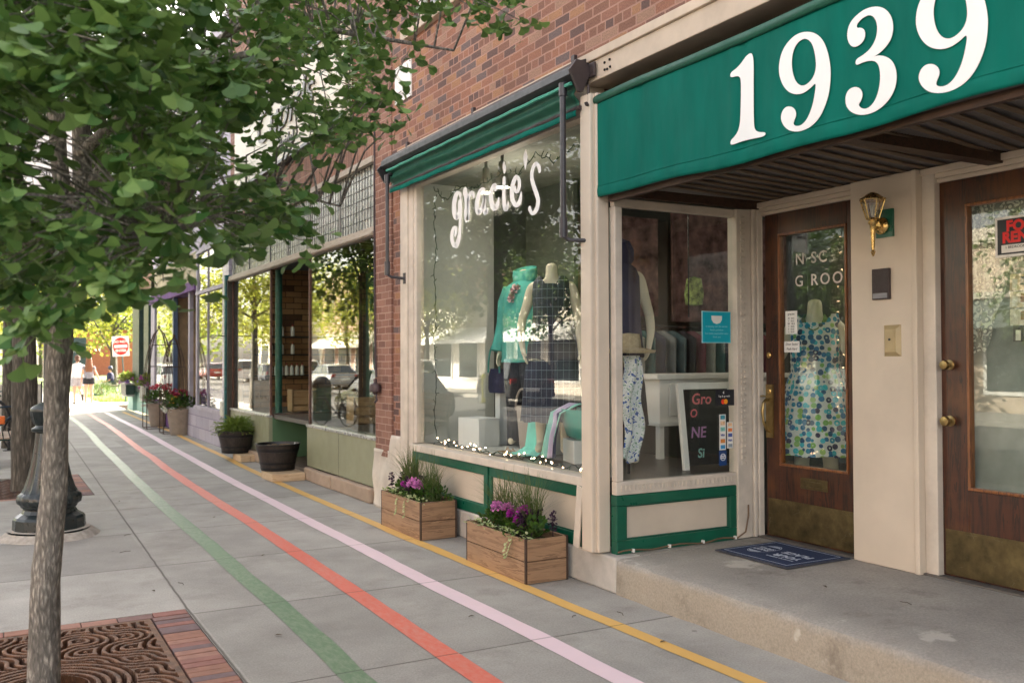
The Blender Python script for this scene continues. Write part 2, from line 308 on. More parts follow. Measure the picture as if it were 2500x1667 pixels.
RIB=[[(7640,3095),(7689,3094),(7645,3104),(7698,3103),(7654,3118),(7710,3113),(7675,3134),(7714,3114),(7713,3145),(7705,3111),(7748,3145),(7705,3111),(7776,3137),(7710,3109),(7797,3122),(7720,3098),(7814,3103),(7730,3081),(7828,3083),(7739,3062),(7837,3060),(7746,3042),(7842,3036),(7751,3020),(7844,3012),(7753,2999),(7843,2988),(7750,2977),(7839,2964),(7744,2956),(7832,2942),(7737,2938),(7820,2922),(7729,2922),(7802,2901),(7722,2910),(7751,2879),(7745,2916),(7700,2885),(7765,2916),(7680,2900),(7750,2924),(7666,2916),(7736,2935),(7657,2932),(7726,2948),(7651,2951),(7719,2964),(7647,2970),(7714,2981),(7647,2993),(7713,3002),(7649,3015),(7714,3025),(7650,3032),(7711,3044),(7648,3040),(7700,3057),(7643,3044),(7685,3062),(7639,3048),(7676,3065)],[(7675,3056),(7635,3050),(7675,3035),(7634,3029),(7676,3006),(7633,3000),(7678,2976),(7632,2969),(7682,2946),(7634,2939),(7687,2915),(7637,2907),(7692,2884),(7640,2876),(7696,2853),(7642,2845),(7699,2822),(7644,2814),(7705,2793),(7647,2784),(7712,2766),(7649,2756),(7721,2741),(7651,2729),(7734,2718),(7659,2702),(7755,2691),(7675,2671),(7781,2665),(7698,2640),(7785,2659),(7743,2618),(7757,2657),(7824,2637),(7779,2673),(7856,2666),(7798,2694),(7875,2694),(7807,2716),(7882,2722),(7809,2742),(7881,2751),(7806,2764),(7875,2777),(7798,2782),(7863,2798),(7785,2796),(7845,2815),(7775,2804),(7824,2828),(7774,2806),(7791,2832),(7774,2807),(7755,2825),(7775,2809),(7732,2811),(7775,2803),(7727,2797),(7780,2790),(7729,2781),(7785,2778),(7733,2768),(7788,2767),(7739,2758),(7789,2757),(7746,2749),(7791,2750),(7751,2742)],[(7611,3115),(7524,3112),(7603,3101),(7516,3097),(7593,3080),(7504,3074),(7585,3059),(7496,3049),(7581,3036),(7496,3024),(7578,3011),(7500,2998),(7578,2987),(7504,2974),(7581,2967),(7508,2953),(7586,2948),(7513,2935),(7588,2925),(7513,2915),(7587,2894),(7508,2886),(7583,2861),(7500,2855),(7554,2828),(7512,2854),(7487,2841),(7558,2860),(7480,2869),(7539,2881),(7475,2897),(7525,2906),(7473,2921),(7521,2928),(7474,2947),(7523,2954),(7474,2971),(7525,2978),(7476,2993),(7526,3000),(7478,3013),(7527,3021),(7474,3030),(7524,3041),(7463,3045),(7516,3060),(7447,3058),(7504,3078),(7432,3066),(7489,3091),(7422,3070),(7470,3100),(7421,3070),(7440,3103),(7440,3076),(7395,3091),(7435,3073),(7379,3074),(7422,3059),(7376,3057),(7413,3048),(7374,3046)],[(7171,3074),(7184,3065),(7179,3081),(7198,3068),(7199,3093),(7210,3068),(7235,3100),(7210,3066),(7266,3096),(7217,3063),(7291,3087),(7234,3059),(7312,3075),(7250,3050),(7330,3058),(7263,3037),(7345,3038),(7275,3019),(7357,3017),(7284,3000),(7366,2996),(7292,2980),(7372,2973),(7296,2960),(7373,2949),(7296,2940),(7369,2923),(7291,2916),(7359,2895),(7283,2894),(7325,2867),(7291,2895),(7260,2869),(7321,2899),(7236,2886),(7302,2911),(7217,2903),(7281,2926),(7202,2921),(7261,2940),(7189,2941),(7243,2956),(7179,2961),(7228,2973),(7173,2985),(7221,2995),(7170,3009),(7217,3018),(7173,3014),(7208,3035),(7207,3018),(7164,3014),(7201,2998),(7160,2993),(7199,2978),(7157,2972),(7206,2964),(7158,2954),(7218,2948),(7159,2936),(7226,2929),(7157,2919),(7227,2904),(7150,2897),(7223,2878),(7141,2874),(7191,2848),(7153,2876),(7129,2855),(7187,2879),(7120,2875),(7160,2889),(7115,2890),(7140,2898)],[(6957,3047),(7010,3053),(6957,3058),(7014,3064),(6957,3074),(7020,3077),(6981,3097),(7010,3072),(7032,3098),(6984,3067),(7052,3088),(6997,3063),(7068,3076),(7010,3054),(7082,3062),(7020,3043),(7094,3044),(7029,3028),(7103,3024),(7033,3010),(7107,3001),(7033,2989),(7106,2974),(7030,2966),(7100,2948),(7021,2944),(7088,2920),(7007,2921),(7068,2891),(6989,2899),(7028,2863),(6991,2897),(6959,2862),(7021,2900),(6935,2879),(7006,2907),(6921,2896),(6987,2918),(6916,2917),(6969,2931),(6916,2940),(6951,2948),(6918,2955),(6938,2960)],[(6858,3108),(6807,3098),(6860,3088),(6807,3079),(6863,3061),(6808,3051),(6865,3031),(6808,3022),(6866,3001),(6809,2992),(6867,2969),(6809,2960),(6867,2939),(6808,2932),(6866,2914),(6803,2907),(6864,2892),(6797,2886),(6860,2874),(6792,2869),(6854,2859),(6789,2855),(6846,2845),(6787,2847),(6824,2830),(6797,2851),(6783,2828),(6821,2854),(6769,2836),(6816,2856),(6760,2846),(6807,2861),(6755,2861),(6796,2872),(6753,2878),(6783,2886),(6752,2891),(6774,2896)],[(6854,3237),(6816,3232),(6856,3229),(6810,3223),(6858,3218),(6802,3210),(6859,3206),(6798,3197),(6855,3194),(6799,3185),(6849,3180),(6803,3173),(6845,3171),(6807,3164)],[(6660,3004),(6628,2999),(6662,2996),(6625,2990),(6665,2984),(6621,2980),(6663,2972),(6617,2973),(6649,2960),(6614,2971),(6626,2950),(6616,2970),(6596,2949),(6624,2970),(6579,2957),(6619,2974),(6565,2969),(6611,2984),(6555,2985),(6605,2997),(6550,3005),(6602,3015),(6549,3028),(6601,3036),(6553,3050),(6605,3053),(6565,3070),(6615,3067),(6584,3089),(6625,3076),(6627,3105),(6614,3073),(6663,3098),(6612,3071),(6684,3084),(6625,3061),(6701,3066),(6638,3045),(6716,3043),(6651,3025),(6728,3016),(6662,3001),(6735,2989),(6668,2976),(6736,2961),(6668,2952),(6732,2934),(6663,2928),(6723,2908),(6654,2907),(6705,2882),(6640,2888),(6681,2859),(6623,2873),(6641,2838),(6621,2870),(6591,2837),(6632,2872),(6564,2848),(6619,2876),(6546,2863),(6604,2884),(6537,2882),(6590,2897),(6533,2903),(6578,2914),(6532,2921),(6568,2929),(6534,2934),(6561,2940),(6538,2945),(6556,2948),(6541,2951),(6553,2953)],[(6484,3274),(6461,3269),(6492,3265),(6455,3258),(6501,3253),(6447,3241),(6508,3238),(6442,3224),(6509,3220),(6443,3207),(6507,3201),(6447,3189),(6504,3182),(6452,3172),(6498,3162),(6458,3154),(6491,3142),(6466,3137),(6486,3128),(6472,3125)],[(6232,3072),(6276,3076),(6233,3083),(6281,3086),(6237,3098),(6288,3100),(6246,3115),(6296,3110),(6264,3131),(6305,3117),(6290,3145),(6313,3122),(6330,3153),(6306,3122),(6356,3144),(6311,3120),(6372,3130),(6325,3111),(6385,3114),(6336,3098),(6395,3097),(6344,3083),(6402,3076),(6349,3065),(6405,3054),(6349,3045),(6402,3031),(6345,3026),(6394,3007),(6336,3004),(6384,2982),(6324,2981),(6369,2953),(6308,2954),(6351,2924),(6289,2925),(6335,2897),(6273,2898),(6322,2875),(6262,2875),(6311,2857),(6253,2853),(6307,2839),(6250,2831),(6310,2820),(6254,2807),(6320,2800),(6263,2784),(6333,2785),(6277,2764),(6348,2773),(6300,2748),(6366,2765),(6329,2737),(6362,2761),(6375,2736),(6363,2764),(6409,2757),(6378,2782),(6424,2779),(6388,2796),(6434,2794)]]
CLU=[(-27,486,262),(-4,325,230),(72,309,221),(18,454,294),(151,386,317),(0,305,208),(17,470,310),(159,486,342),(35,287,262),(-15,400,270),(44,415,282),(70,361,270),(172,496,382),(-27,463,208),(-21,356,192),(82,318,303),(14,461,209),(47,404,243),(-7,440,207),(183,394,349),(-10,399,264),(27,296,245),(-13,417,299),(52,292,235),(186,362,339),(173,385,326),(151,370,321),(2,331,184),(72,404,252),(67,347,269),(2,481,281),(63,305,250),(31,436,203),(49,404,200),(157,456,316),(144,431,304),(101,392,336),(21,351,210),(99,440,325),(168,461,343),(96,372,219),(-21,369,280),(132,431,317),(114,388,332),(13,297,274),(28,297,262),(-18,357,235),(15,284,174),(49,331,264),(-4,348,186),(-16,310,208),(110,470,301),(46,364,293),(81,326,219),(39,298,233),(68,337,248),(-21,339,223),(16,298,250),(-4,335,194),(-19,371,268),(101,431,350),(64,395,235),(110,375,252),(13,436,285),(-15,422,191),(67,411,288),(70,364,234),(38,366,290),(156,365,327),(139,439,360),(161,469,371),(17,407,221),(-2,465,292),(2,352,217),(3,293,206),(-5,300,234),(-18,433,234),(61,373,272),(49,384,314),(2,370,217),(115,401,297),(22,362,200),(-1,345,265),(166,449,337),(132,428,342),(-10,394,296),(19,357,182),(28,278,186),(129,357,321),(20,466,328),(0,342,213),(19,383,265),(33,287,236),(116,433,247),(39,274,266),(14,448,334),(47,290,228),(2,343,276),(2,326,258),(3,318,252),(87,451,352),(-4,333,206),(3,290,253),(16,340,288),(5,404,283),(-23,496,249),(68,310,251),(-13,302,249),(43,303,282),(41,280,244),(77,342,300),(-8,470,247),(14,369,307),(68,344,227),(14,325,277),(-12,449,204),(26,283,263),(19,344,289),(82,319,270),(123,359,322),(22,288,236),(63,402,280),(121,475,282),(23,335,189),(-2,310,275),(21,318,205),(-15,391,199),(-18,314,275),(37,365,311),(-7,315,220),(161,462,283),(-5,466,287),(63,350,248),(120,447,343),(70,451,344),(-20,378,224),(12,308,251),(83,339,259),(52,451,304),(-16,309,260),(10,331,190),(45,346,306),(96,366,296),(30,316,288),(52,385,248),(47,383,228),(68,309,259),(-11,392,260),(21,286,196),(11,315,223),(45,324,298),(9,456,227),(52,381,305),(86,358,209),(33,376,276),(16,373,302),(32,373,273),(-22,394,295),(93,340,287),(114,424,231),(148,407,342),(60,313,284),(2,306,271),(124,439,341),(-6,299,266),(12,354,251),(-11,385,251),(47,363,297),(44,345,209),(-14,427,204),(29,348,288),(51,437,212),(46,344,265),(-15,329,235),(115,362,317),(-11,488,262),(73,315,248),(32,274,184),(-23,374,268),(37,275,218),(50,292,228),(-19,442,266),(72,439,240),(-23,441,326),(2,354,194),(13,319,236),(74,394,284),(-3,362,280),(-16,468,275),(-29,493,197),(93,345,296),(-20,366,276),(23,333,196),(148,372,314),(-11,405,302),(44,340,253),(-1,415,247),(58,373,242),(154,374,332),(-18,350,244),(-22,372,261),(49,389,240),(-14,429,254),(76,340,254),(0,369,256),(93,373,294),(-14,346,283),(27,417,285),(176,472,328),(102,352,260),(23,346,181),(-1,421,319),(77,314,300),(177,373,340),(-4,397,207),(134,478,332),(-6,412,312),(-9,366,294),(155,433,352),(174,386,329),(18,281,242),(2,323,262),(-8,302,238),(61,383,225),(6,364,286),(161,482,288),(1,368,268),(89,366,218),(25,310,275),(203,371,330),(40,374,302),(52,390,223),(-10,421,315),(-12,319,247),(-6,322,235),(-19,341,219),(-8,473,253),(-6,307,190),(109,474,355),(57,356,282),(36,357,192),(-1,469,336),(82,447,271),(153,408,306),(-2,412,291),(183,504,376),(-1,300,259),(74,431,234),(4,300,198),(93,360,283),(-14,312,196),(103,386,226),(33,436,282),(-1,354,243),(179,493,395),(136,432,278),(38,350,202),(155,375,314),(-18,376,230),(-5,481,312),(40,298,207),(27,387,318),(169,458,299),(50,290,202),(19,297,182),(-19,437,327),(-6,361,239),(94,430,347),(132,465,369),(-12,307,240),(37,296,275),(29,333,200),(14,352,247),(50,340,302),(59,382,219),(55,326,275),(24,416,217),(9,339,226),(-8,348,216),(0,291,243),(1,301,230),(-9,296,258),(-18,437,230),(67,419,263),(20,428,284),(-11,325,220),(-8,357,200),(132,404,327),(-14,472,230),(118,396,336),(57,306,236),(119,367,291),(-12,474,291),(26,324,282),(189,352,326),(13,356,208),(-7,342,182),(157,474,284),(-14,336,262),(24,358,190),(47,421,250),(-2,456,263),(33,373,260),(100,376,302),(130,354,322),(-15,404,305),(59,329,281),(135,466,351),(56,441,204),(-2,421,206),(55,306,257),(54,370,279),(58,348,220),(33,421,328),(125,398,301),(114,439,261),(33,374,264),(-16,336,227),(73,328,300),(-5,483,315),(26,282,249),(19,315,268),(-16,426,297),(66,332,305),(41,306,217),(-19,372,267),(-4,324,278),(2,385,312),(15,323,291),(18,394,288),(88,338,271),(190,366,325),(-12,369,278),(99,423,332),(40,352,240),(100,411,236),(32,345,265),(91,333,216),(53,307,220),(-20,342,228),(-17,318,250),(-13,419,267),(101,348,317),(60,352,274),(78,397,309),(-20,416,242),(34,326,206),(147,426,316),(125,439,350),(78,460,249),(45,450,217),(-11,410,199),(80,405,231),(163,371,332),(77,380,220),(31,421,283),(33,324,262),(2,427,278),(22,384,272),(55,467,328),(16,519,334),(-17,536,282),(22,433,188),(146,460,288),(118,520,237),(180,555,374),(64,422,286),(55,516,310),(58,495,305),(10,446,267),(90,494,270),(97,469,266),(-7,456,326),(42,491,353),(27,459,302),(62,501,325),(50,420,319),(18,436,223),(96,473,350),(3,444,294),(62,456,315),(53,426,213),(54,445,200),(203,556,340),(108,466,346),(98,467,350),(28,449,309),(59,437,279),(89,519,232),(-27,467,199),(2,525,230),(89,498,280),(42,440,305),(-16,556,360),(176,504,317),(18,487,219),(-3,549,206),(-25,479,265),(87,457,290),(62,482,271),(53,517,222),(92,506,261),(108,478,328),(-7,520,351),(24,429,289),(-30,498,234),(-1,514,255),(20,500,202),(116,520,354),(111,466,302),(28,500,187),(56,483,258),(12,444,319),(86,521,261),(36,486,223),(-12,508,190),(72,432,248),(-10,486,225),(-12,533,216),(-10,470,218),(94,460,235),(197,537,355),(22,489,311),(85,489,273),(84,453,280),(-28,495,314),(103,484,246),(134,484,310),(119,485,243),(160,509,380),(1,501,215),(179,527,328),(-11,454,228),(139,472,340),(115,466,299),(1,541,202),(106,506,323),(7,545,256),(74,440,318),(79,424,329),(35,475,304),(-22,530,259),(66,472,218),(97,512,267),(-19,548,342),(154,539,394),(98,447,286),(124,492,239),(17,536,300),(58,519,329),(177,486,346),(52,442,231),(75,442,310),(75,507,289),(-8,475,195),(28,459,322),(200,548,329),(-1,459,267),(11,452,282),(18,445,293),(-13,455,264),(67,490,314),(17,539,211),(186,552,357),(54,464,201),(72,491,315),(36,501,204),(43,445,332),(44,481,288),(106,496,243),(57,515,276),(67,446,246),(107,527,286),(164,471,364),(29,488,212),(12,460,321),(-12,530,333),(1,509,324),(-11,521,212),(113,481,317),(176,538,308),(83,446,332),(72,443,215),(12,485,284),(80,457,303),(59,450,316),(-25,553,246),(72,470,322),(58,457,312),(27,495,312),(70,463,300),(158,510,311),(69,441,235),(11,452,193),(101,482,316),(46,433,297),(168,478,368),(110,460,292),(4,483,229),(-11,526,280),(-8,556,352),(-26,568,240),(128,491,238),(54,425,320),(161,473,344),(55,495,318),(127,489,236),(57,460,281),(-11,540,243),(33,530,205),(-22,496,242),(57,506,265),(12,479,215),(-1,507,216),(8,493,200),(69,469,303),(15,502,237),(35,465,217),(132,468,310),(29,522,341),(11,532,206),(10,490,297),(-11,490,309),(-14,515,327),(24,537,201),(104,508,322),(28,473,203),(104,471,227),(-8,553,300),(134,357,268),(128,354,263),(119,349,252),(139,360,264),(111,344,246),(146,364,273),(148,364,259),(143,362,278),(157,368,293),(172,359,312),(181,354,310),(190,349,309),(198,345,305),(195,346,315),(107,343,212),(104,341,204),(94,334,210),(83,326,205),(73,317,201),(63,308,202),(126,353,256),(134,358,254),(113,346,244),(101,338,225),(94,333,219),(52,298,190),(45,290,183),(130,355,283),(141,360,293),(15,295,172),(7,300,170),(11,297,174)]# ---------------------------------------------------------------- ground, street, pavement
def gmat(name,c,c2,sc=3,rough=.95,bs=.4,bsc=90,dirt=0):
    return mat(name,c,rough,var=.1,scale=sc,c2=c2,bs=bs,bscale=bsc,src='Position',dirt=dirt)
SOIL=gmat('soil',(.09,.07,.045),(.12,.13,.06))
ASPH=gmat('asphalt',(.075,.072,.07),(.11,.105,.10),sc=1.2)
MB().box(-400,400,-200,600,-.5,-.16).build('ground',SOIL)['kind']='structure'
MB().box(-11.5,-.75,-60,260,-.158,-.13).build('street',ASPH)['kind']='structure'
m,nt,p=base('pavement_concrete')
g=N(nt,'ShaderNodeNewGeometry').outputs['Position']; sx=N(nt,'ShaderNodeSeparateXYZ'); nt.links.new(g,sx.inputs[0]); PX,PY=sx.outputs[0],sx.outputs[1]
wob=mth(nt,'MULTIPLY',mth(nt,'SUBTRACT',noise(nt,pos(nt),5,3),.5),.012)
ty=mth(nt,'DIVIDE',mth(nt,'ADD',PY,-4.6),1.555); dy=mth(nt,'MULTIPLY',mth(nt,'ABSOLUTE',mth(nt,'SUBTRACT',mth(nt,'FRACT',mth(nt,'ADD',ty,.5)),.5)),1.555)
def lx(x0,k,y0): return mth(nt,'ABSOLUTE',mth(nt,'ADD',mth(nt,'SUBTRACT',PX,mth(nt,'MULTIPLY_ADD',mth(nt,'MAXIMUM',mth(nt,'ADD',PY,-y0),0),k,x0)),wob))
d1=lx(1.13,.02,6.3); d2=lx(2.165,.018,4.6)
dmin=mth(nt,'MINIMUM',mth(nt,'MINIMUM',mth(nt,'ADD',dy,mth(nt,'ABSOLUTE',wob)),d1),d2)
line=ramp(nt,dmin,[(0,1),(.0045,1),(.0085,0)])
soft=ramp(nt,dmin,[(0,1),(.03,0)])
cell=N(nt,'ShaderNodeTexWhiteNoise'); cell.noise_dimensions='2D'; cv=N(nt,'ShaderNodeCombineXYZ')
nt.links.new(mth(nt,'FLOOR',mth(nt,'ADD',ty,0)),cv.inputs[0]); nt.links.new(mth(nt,'ADD',mth(nt,'GREATER_THAN',PX,1.15),mth(nt,'GREATER_THAN',PX,2.2)),cv.inputs[1]); nt.links.new(cv.outputs[0],cell.inputs[0])
c0=ramp(nt,noise(nt,pos(nt),2.2,7,.62),[(.3,(.275,.265,.245)),(.7,(.37,.36,.335))])
c0=mixc(nt,c0,ramp(nt,cell.outputs[0],[(0,.86),(1,1.12)]),1,'MULTIPLY')
c0=mixc(nt,c0,ramp(nt,noise(nt,pos(nt),85,3,.75),[(.3,.76),(.7,1.18)]),1,'MULTIPLY')
c0=mixc(nt,c0,ramp(nt,noise(nt,pos(nt),.9,4),[(.35,.88),(.65,1.06)]),1,'MULTIPLY')
st=ramp(nt,noise(nt,pos(nt),1.7,6,.7),[(.52,0),(.68,.45)]); c0=mixc(nt,c0,(.17,.155,.135),st)
vg=N(nt,'ShaderNodeTexVoronoi'); vg.inputs['Scale'].default_value=2.3; nt.links.new(pos(nt),vg.inputs['Vector'])
c0=mixc(nt,c0,(.09,.085,.08),ramp(nt,vg.outputs['Distance'],[(.0,.6),(.035,.5),(.045,0)]))
c0=mixc(nt,c0,(.07,.062,.055),mth(nt,'MULTIPLY',line,.95))
c0=mixc(nt,c0,(.21,.20,.18),mth(nt,'MULTIPLY',soft,.22))
nt.links.new(c0,p.inputs['Base Color']); p.inputs['Roughness'].default_value=.72
bump(nt,p,mth(nt,'SUBTRACT',mth(nt,'MULTIPLY',noise(nt,pos(nt),120,4,.7),.3),mth(nt,'MULTIPLY',line,3)),.35,.004)
PAVE=m
sw=MB()
# pavement with the square tree pits left open
def slab(x0,x1,y0,y1): sw.box(x0,x1,y0,y1,-.14,0)
slab(1.12,3.95,-6,60); slab(-.6,1.12,6.30,12.15); slab(-.6,1.12,14.45,60); slab(-.6,1.12,-6,3.2); slab(-.6,-.55,3.2,6.3); slab(-.6,-.3,12.15,14.45)
slab(3.95,40,36.2,38.6)
sw.build('pavement',PAVE)['kind']='structure'
KERB=gmat('kerb_concrete',(.30,.28,.25),(.40,.38,.34))
MB().box(-.75,-.602,-30,140,-.15,.002).build('kerb',KERB)['kind']='structure'
MB().box(-16,-11.5,-60,200,-.155,.0).build('far_pavement',KERB)['kind']='structure'
# painted stripes
def paint(name,c,worn,wear_lo,wear_hi):
    m,nt,p=base(name)
    n1=noise(nt,pos(nt,(34,14,34)),1,7,.8); big=noise(nt,pos(nt),.8,3)
    f=mth(nt,'MULTIPLY',ramp(nt,n1,[(.42,0),(.6,1)]),ramp(nt,big,[(.3,wear_lo),(.7,wear_hi)]))
    c1=mixc(nt,c,tuple(q*1.12 for q in c),noise(nt,pos(nt),6,4))
    g=N(nt,'ShaderNodeNewGeometry').outputs['Position']; sx=N(nt,'ShaderNodeSeparateXYZ'); nt.links.new(g,sx.inputs[0])
    ty=mth(nt,'DIVIDE',mth(nt,'ADD',sx.outputs[1],-4.6),1.555); dy=mth(nt,'MULTIPLY',mth(nt,'ABSOLUTE',mth(nt,'SUBTRACT',mth(nt,'FRACT',mth(nt,'ADD',ty,.5)),.5)),1.555)
    ln=ramp(nt,dy,[(0,1),(.006,1),(.010,0)])
    col=mixc(nt,c1,worn,f); col=mixc(nt,col,tuple(q*.45 for q in c),mth(nt,'MULTIPLY',ln,.8))
    nt.links.new(col,p.inputs['Base Color']); p.inputs['Roughness'].default_value=.42
    bump(nt,p,mth(nt,'SUBTRACT',n1,ln),.3,.004); return m
GP=[(2.03,29.21),(2.01,25.58),(1.96,22.39),(1.87,19.5),(1.82,17.25),(1.78,15.19),(1.74,13.7),(1.72,12.45),(1.69,11.12),(1.68,10.1),(1.68,9.3),(1.68,8.5),(1.67,7.8),(1.65,6.91),(1.66,6.19),(1.65,5.55),(1.64,5.06),(1.62,4.6),(1.61,3)]
RP=[(2.65,30.69),(2.6,27.17),(2.58,24.77),(2.52,22.22),(2.45,20.0),(2.38,17.8),(2.37,16.3),(2.31,14.54),(2.29,13.43),(2.27,12.35),(2.26,10.92),(2.26,9.31),(2.24,7.77),(2.21,6.17),(2.19,5.29),(2.17,4.59),(2.15,3)]
KP=[(3.16,31.05),(3.1,27.12),(3.06,23.21),(3.0,20.55),(2.93,17.95),(2.89,15.98),(2.85,14.38),(2.81,12.4),(2.8,10.95),(2.79,10.0),(2.78,9.3),(2.78,8.48),(2.78,7.75),(2.77,6.97),(2.76,6.18),(2.77,4.58),(2.76,4.0),(2.76,2.5)]
YP=[(3.65,31.08),(3.61,27.35),(3.59,24.36),(3.58,22.1),(3.53,20.4),(3.45,17.64),(3.41,15.67),(3.35,14.4),(3.31,12.89),(3.29,10.26),(3.29,9.21),(3.29,8.41),(3.28,7.82),(3.29,7.16),(3.29,6.2),(3.29,5.16),(3.3,4.6),(3.3,4.05),(3.31,3.45),(3.31,2)]
rr=random.Random(3)
def stripe(P,w_,m,z=.004):
    b=MB(); P=P[::-1]; pts=[]
    for i in range(len(P)-1):
        (xa,ya),(xb,yb)=P[i],P[i+1]; n=max(1,int((yb-ya)/.12))
        for k in range(n): t=k/n; pts.append((xa+(xb-xa)*t,ya+(yb-ya)*t))
    pts.append(P[-1]); ja=jb=0
    vs_=[]
    for x,y in pts:
        ja=ja*.8+rr.uniform(-.003,.003); jb=jb*.8+rr.uniform(-.003,.003)
        vs_.append(((x-w_/2+ja,y,z),(x+w_/2+jb,y,z)))
    for a,c in zip(vs_,vs_[1:]): b.quad(a[0],a[1],c[1],c[0])
    o=b.build('painted_stripe',m); o['kind']='structure'; return o
stripe(GP,.145,paint('green_stripe_paint',(.085,.175,.09),(.27,.31,.23),.2,.75))
stripe(RP,.135,paint('red_stripe_paint',(.62,.125,.085),(.62,.36,.30),.08,.55))
stripe(KP,.135,paint('pink_stripe_paint',(.76,.60,.66),(.68,.60,.60),0,.4))
stripe(YP,.105,paint('yellow_stripe_paint',(.68,.41,.115),(.60,.47,.27),.0,.35))
# stoop in front of the doors
m,nt,p=base('stoop_concrete'); c0=ramp(nt,noise(nt,pos(nt),2,6),[(.3,(.27,.25,.225)),(.7,(.37,.35,.315))]); zz=N(nt,'ShaderNodeSeparateXYZ'); nt.links.new(pos(nt),zz.inputs[0])
c0=mixc(nt,c0,(.33,.28,.215),ramp(nt,mth(nt,'ADD',zz.outputs[2],mth(nt,'MULTIPLY',noise(nt,pos(nt),7,4),.05)),[(.20,.75),(.25,0)]))
c0=mixc(nt,c0,ramp(nt,noise(nt,pos(nt),75,3,.75),[(.32,.82),(.66,1.15)]),1,'MULTIPLY'); c0=mixc(nt,c0,(.10,.08,.06),ramp(nt,noise(nt,pos(nt),3.1,6,.7),[(.56,0),(.72,.5)])); c0=mixc(nt,c0,(.62,.58,.52),ramp(nt,noise(nt,pos(nt,(1,1,1)),2.3,5,.6),[(.62,0),(.66,.5)]))
nt.links.new(c0,p.inputs['Base Color']); p.inputs['Roughness'].default_value=.85; bump(nt,p,noise(nt,pos(nt),80,4,.7),.5,.005); STOOP=m
def wavy_edge(x,y): return .006*math.sin(y*9)+.004*math.sin(y*23+1)
b=MB(); ys=[-3+i*.1 for i in range(84)]; ys=[y for y in ys if y<5.21]+[5.21]
prof=lambda y:[(3.722+wavy_edge(0,y),y,0),(3.728+wavy_edge(0,y),y,.19),(3.738+wavy_edge(0,y),y,.222),(3.765,y,.234),(3.95,y,.24),(5.3,y,.25)]
rows=[prof(y) for y in ys]
b.loft(rows,closed=False)
b.poly([rows[-1][k] for k in range(6)]+[(5.3,5.21,0)])
b.build('stoop',STOOP,smooth=True)['kind']='structure'
GRASS=gmat('lawn_turf',(.06,.10,.02),(.12,.17,.035),sc=1.5)
MB().box(3.7,60,38.6,160,-.15,.01).build('lawn',GRASS)['kind']='structure'
MB().box(-.6,3.7,60,160,-.15,.008).build('far_lawn',GRASS)['kind']='structure'
gr=random.Random(8); b=MB()
for i in range(9000):
    y=38.7+28*gr.random()**1.6; x=gr.uniform(3.72,3.72+(y-34)*.9); h=gr.uniform(.05,.13); a=gr.uniform(0,6.28); q=.012
    b.poly([(x-q*math.cos(a),y-q*math.sin(a),.005),(x+q*math.cos(a),y+q*math.sin(a),.005),(x+gr.uniform(-.05,.05),y+gr.uniform(-.05,.05),h)])
tag(b.build('grass',leafm('grass_blades',(.05,.11,.015),(.14,.2,.03),.3)),'mown green grass of the park beyond the shops','grass',kind='stuff')
MB().box(3.94,5.3,5.205,5.33,0,.245).build('stoop_end',STOOP)['kind']='structure'
# ---------------------------------------------------------------- brick building with the corner shop
BA=brick('mottled_rug_brick',[(0,(.13,.075,.065)),(.12,(.22,.105,.07)),(.28,(.30,.135,.085)),(.46,(.20,.10,.075)),(.58,(.36,.185,.10)),(.70,(.27,.125,.085)),(.84,(.15,.105,.10)),(.92,(.34,.20,.14))],(.42,.24,.185),.203,.072,.014,.9,squash=.5)
BB=brick('smooth_brown_brick',[(0,(.22,.105,.075)),(.3,(.26,.13,.095)),(.6,(.20,.10,.075)),(.8,(.29,.15,.11))],(.44,.29,.23),.2,.075,.012,.25)
BR=th('brick_building','mottled brick building with a cream stone band, cream shopfront trim and two brown wooden doors','building',(3.75,5,0))
w_=MB(); w_.box(3.75,4.1,-9,7.55,3.765,9).box(3.75,4.1,7.55,8.78,3.765,4.86).box(3.75,4.1,8.78,9.28,3.765,9).box(3.75,4.1,7.55,8.78,7,9)
w_.box(4.1,16,9.0,9.27,0,9).box(15.8,16,-9,9.0,0,9).box(4.1,15.8,-9,-8.8,0,9).box(4.1,15.8,-8.8,9,8.8,9)
w_.box(3.762,4.1,8.982,9.28,.62,3.764)
w_.build('wall',BA,BR)
b=MB(); b.box(3.70,3.9,5.56,9.02,3.70,3.765).box(3.722,3.9,5.56,8.97,3.40,3.70).box(3.70,3.9,-9,5.56,3.70,3.765).box(3.722,4.0,-9,5.56,3.555,3.70)
b.build('stone_band',STONE,BR,bevel=.006)
b=MB(); b.box(3.68,3.9,7.45,8.9,4.86,4.97); b.build('window_sill',STONE,BR,bevel=.008)
f=MB().box(3.84,3.9,7.55,7.65,4.97,7).box(3.84,3.9,8.68,8.78,4.97,7).box(3.84,3.9,7.65,8.68,4.97,5.08).box(3.84,3.9,7.65,8.68,6.9,7).build('window_frame',WHITE,BR)
MB().box(3.86,3.87,7.65,8.68,5.08,6.9).build('pane',GLASS,f)
BOLT=BLACK
b=MB()
for y,z in ((5.30,3.65),(5.24,3.655),(5.30,3.60),(5.27,3.597),(5.235,3.603)): MB().obox((3.718,y,z),(.01,.014,.014)).build('bolt_hole',BLACKN,BR)
# stone foot of the pier
FOOT=mat('whitewashed_stone',(.58,.53,.46),.85,var=.15,scale=5,bs=.6,bscale=25,dirt=.55,src='Position')
def footfn(u,v):
    y=9.0+.76*u; z=.62*v+.09*v*(1 if 0 else 0); top=.62+ (.18 if u<.38 else 0)*1
    if .34<u<.44: top=.62+.18*(1-(u-.34)/.10)
    z=top*v
    return (3.70+.012*math.sin(y*13+z*7)+.01*math.sin(z*15)+.03*v,y,z)
b=MB(); b.grid(footfn,30,20); b.build('pier_foot',FOOT,BR,smooth=True,solid=-.15)
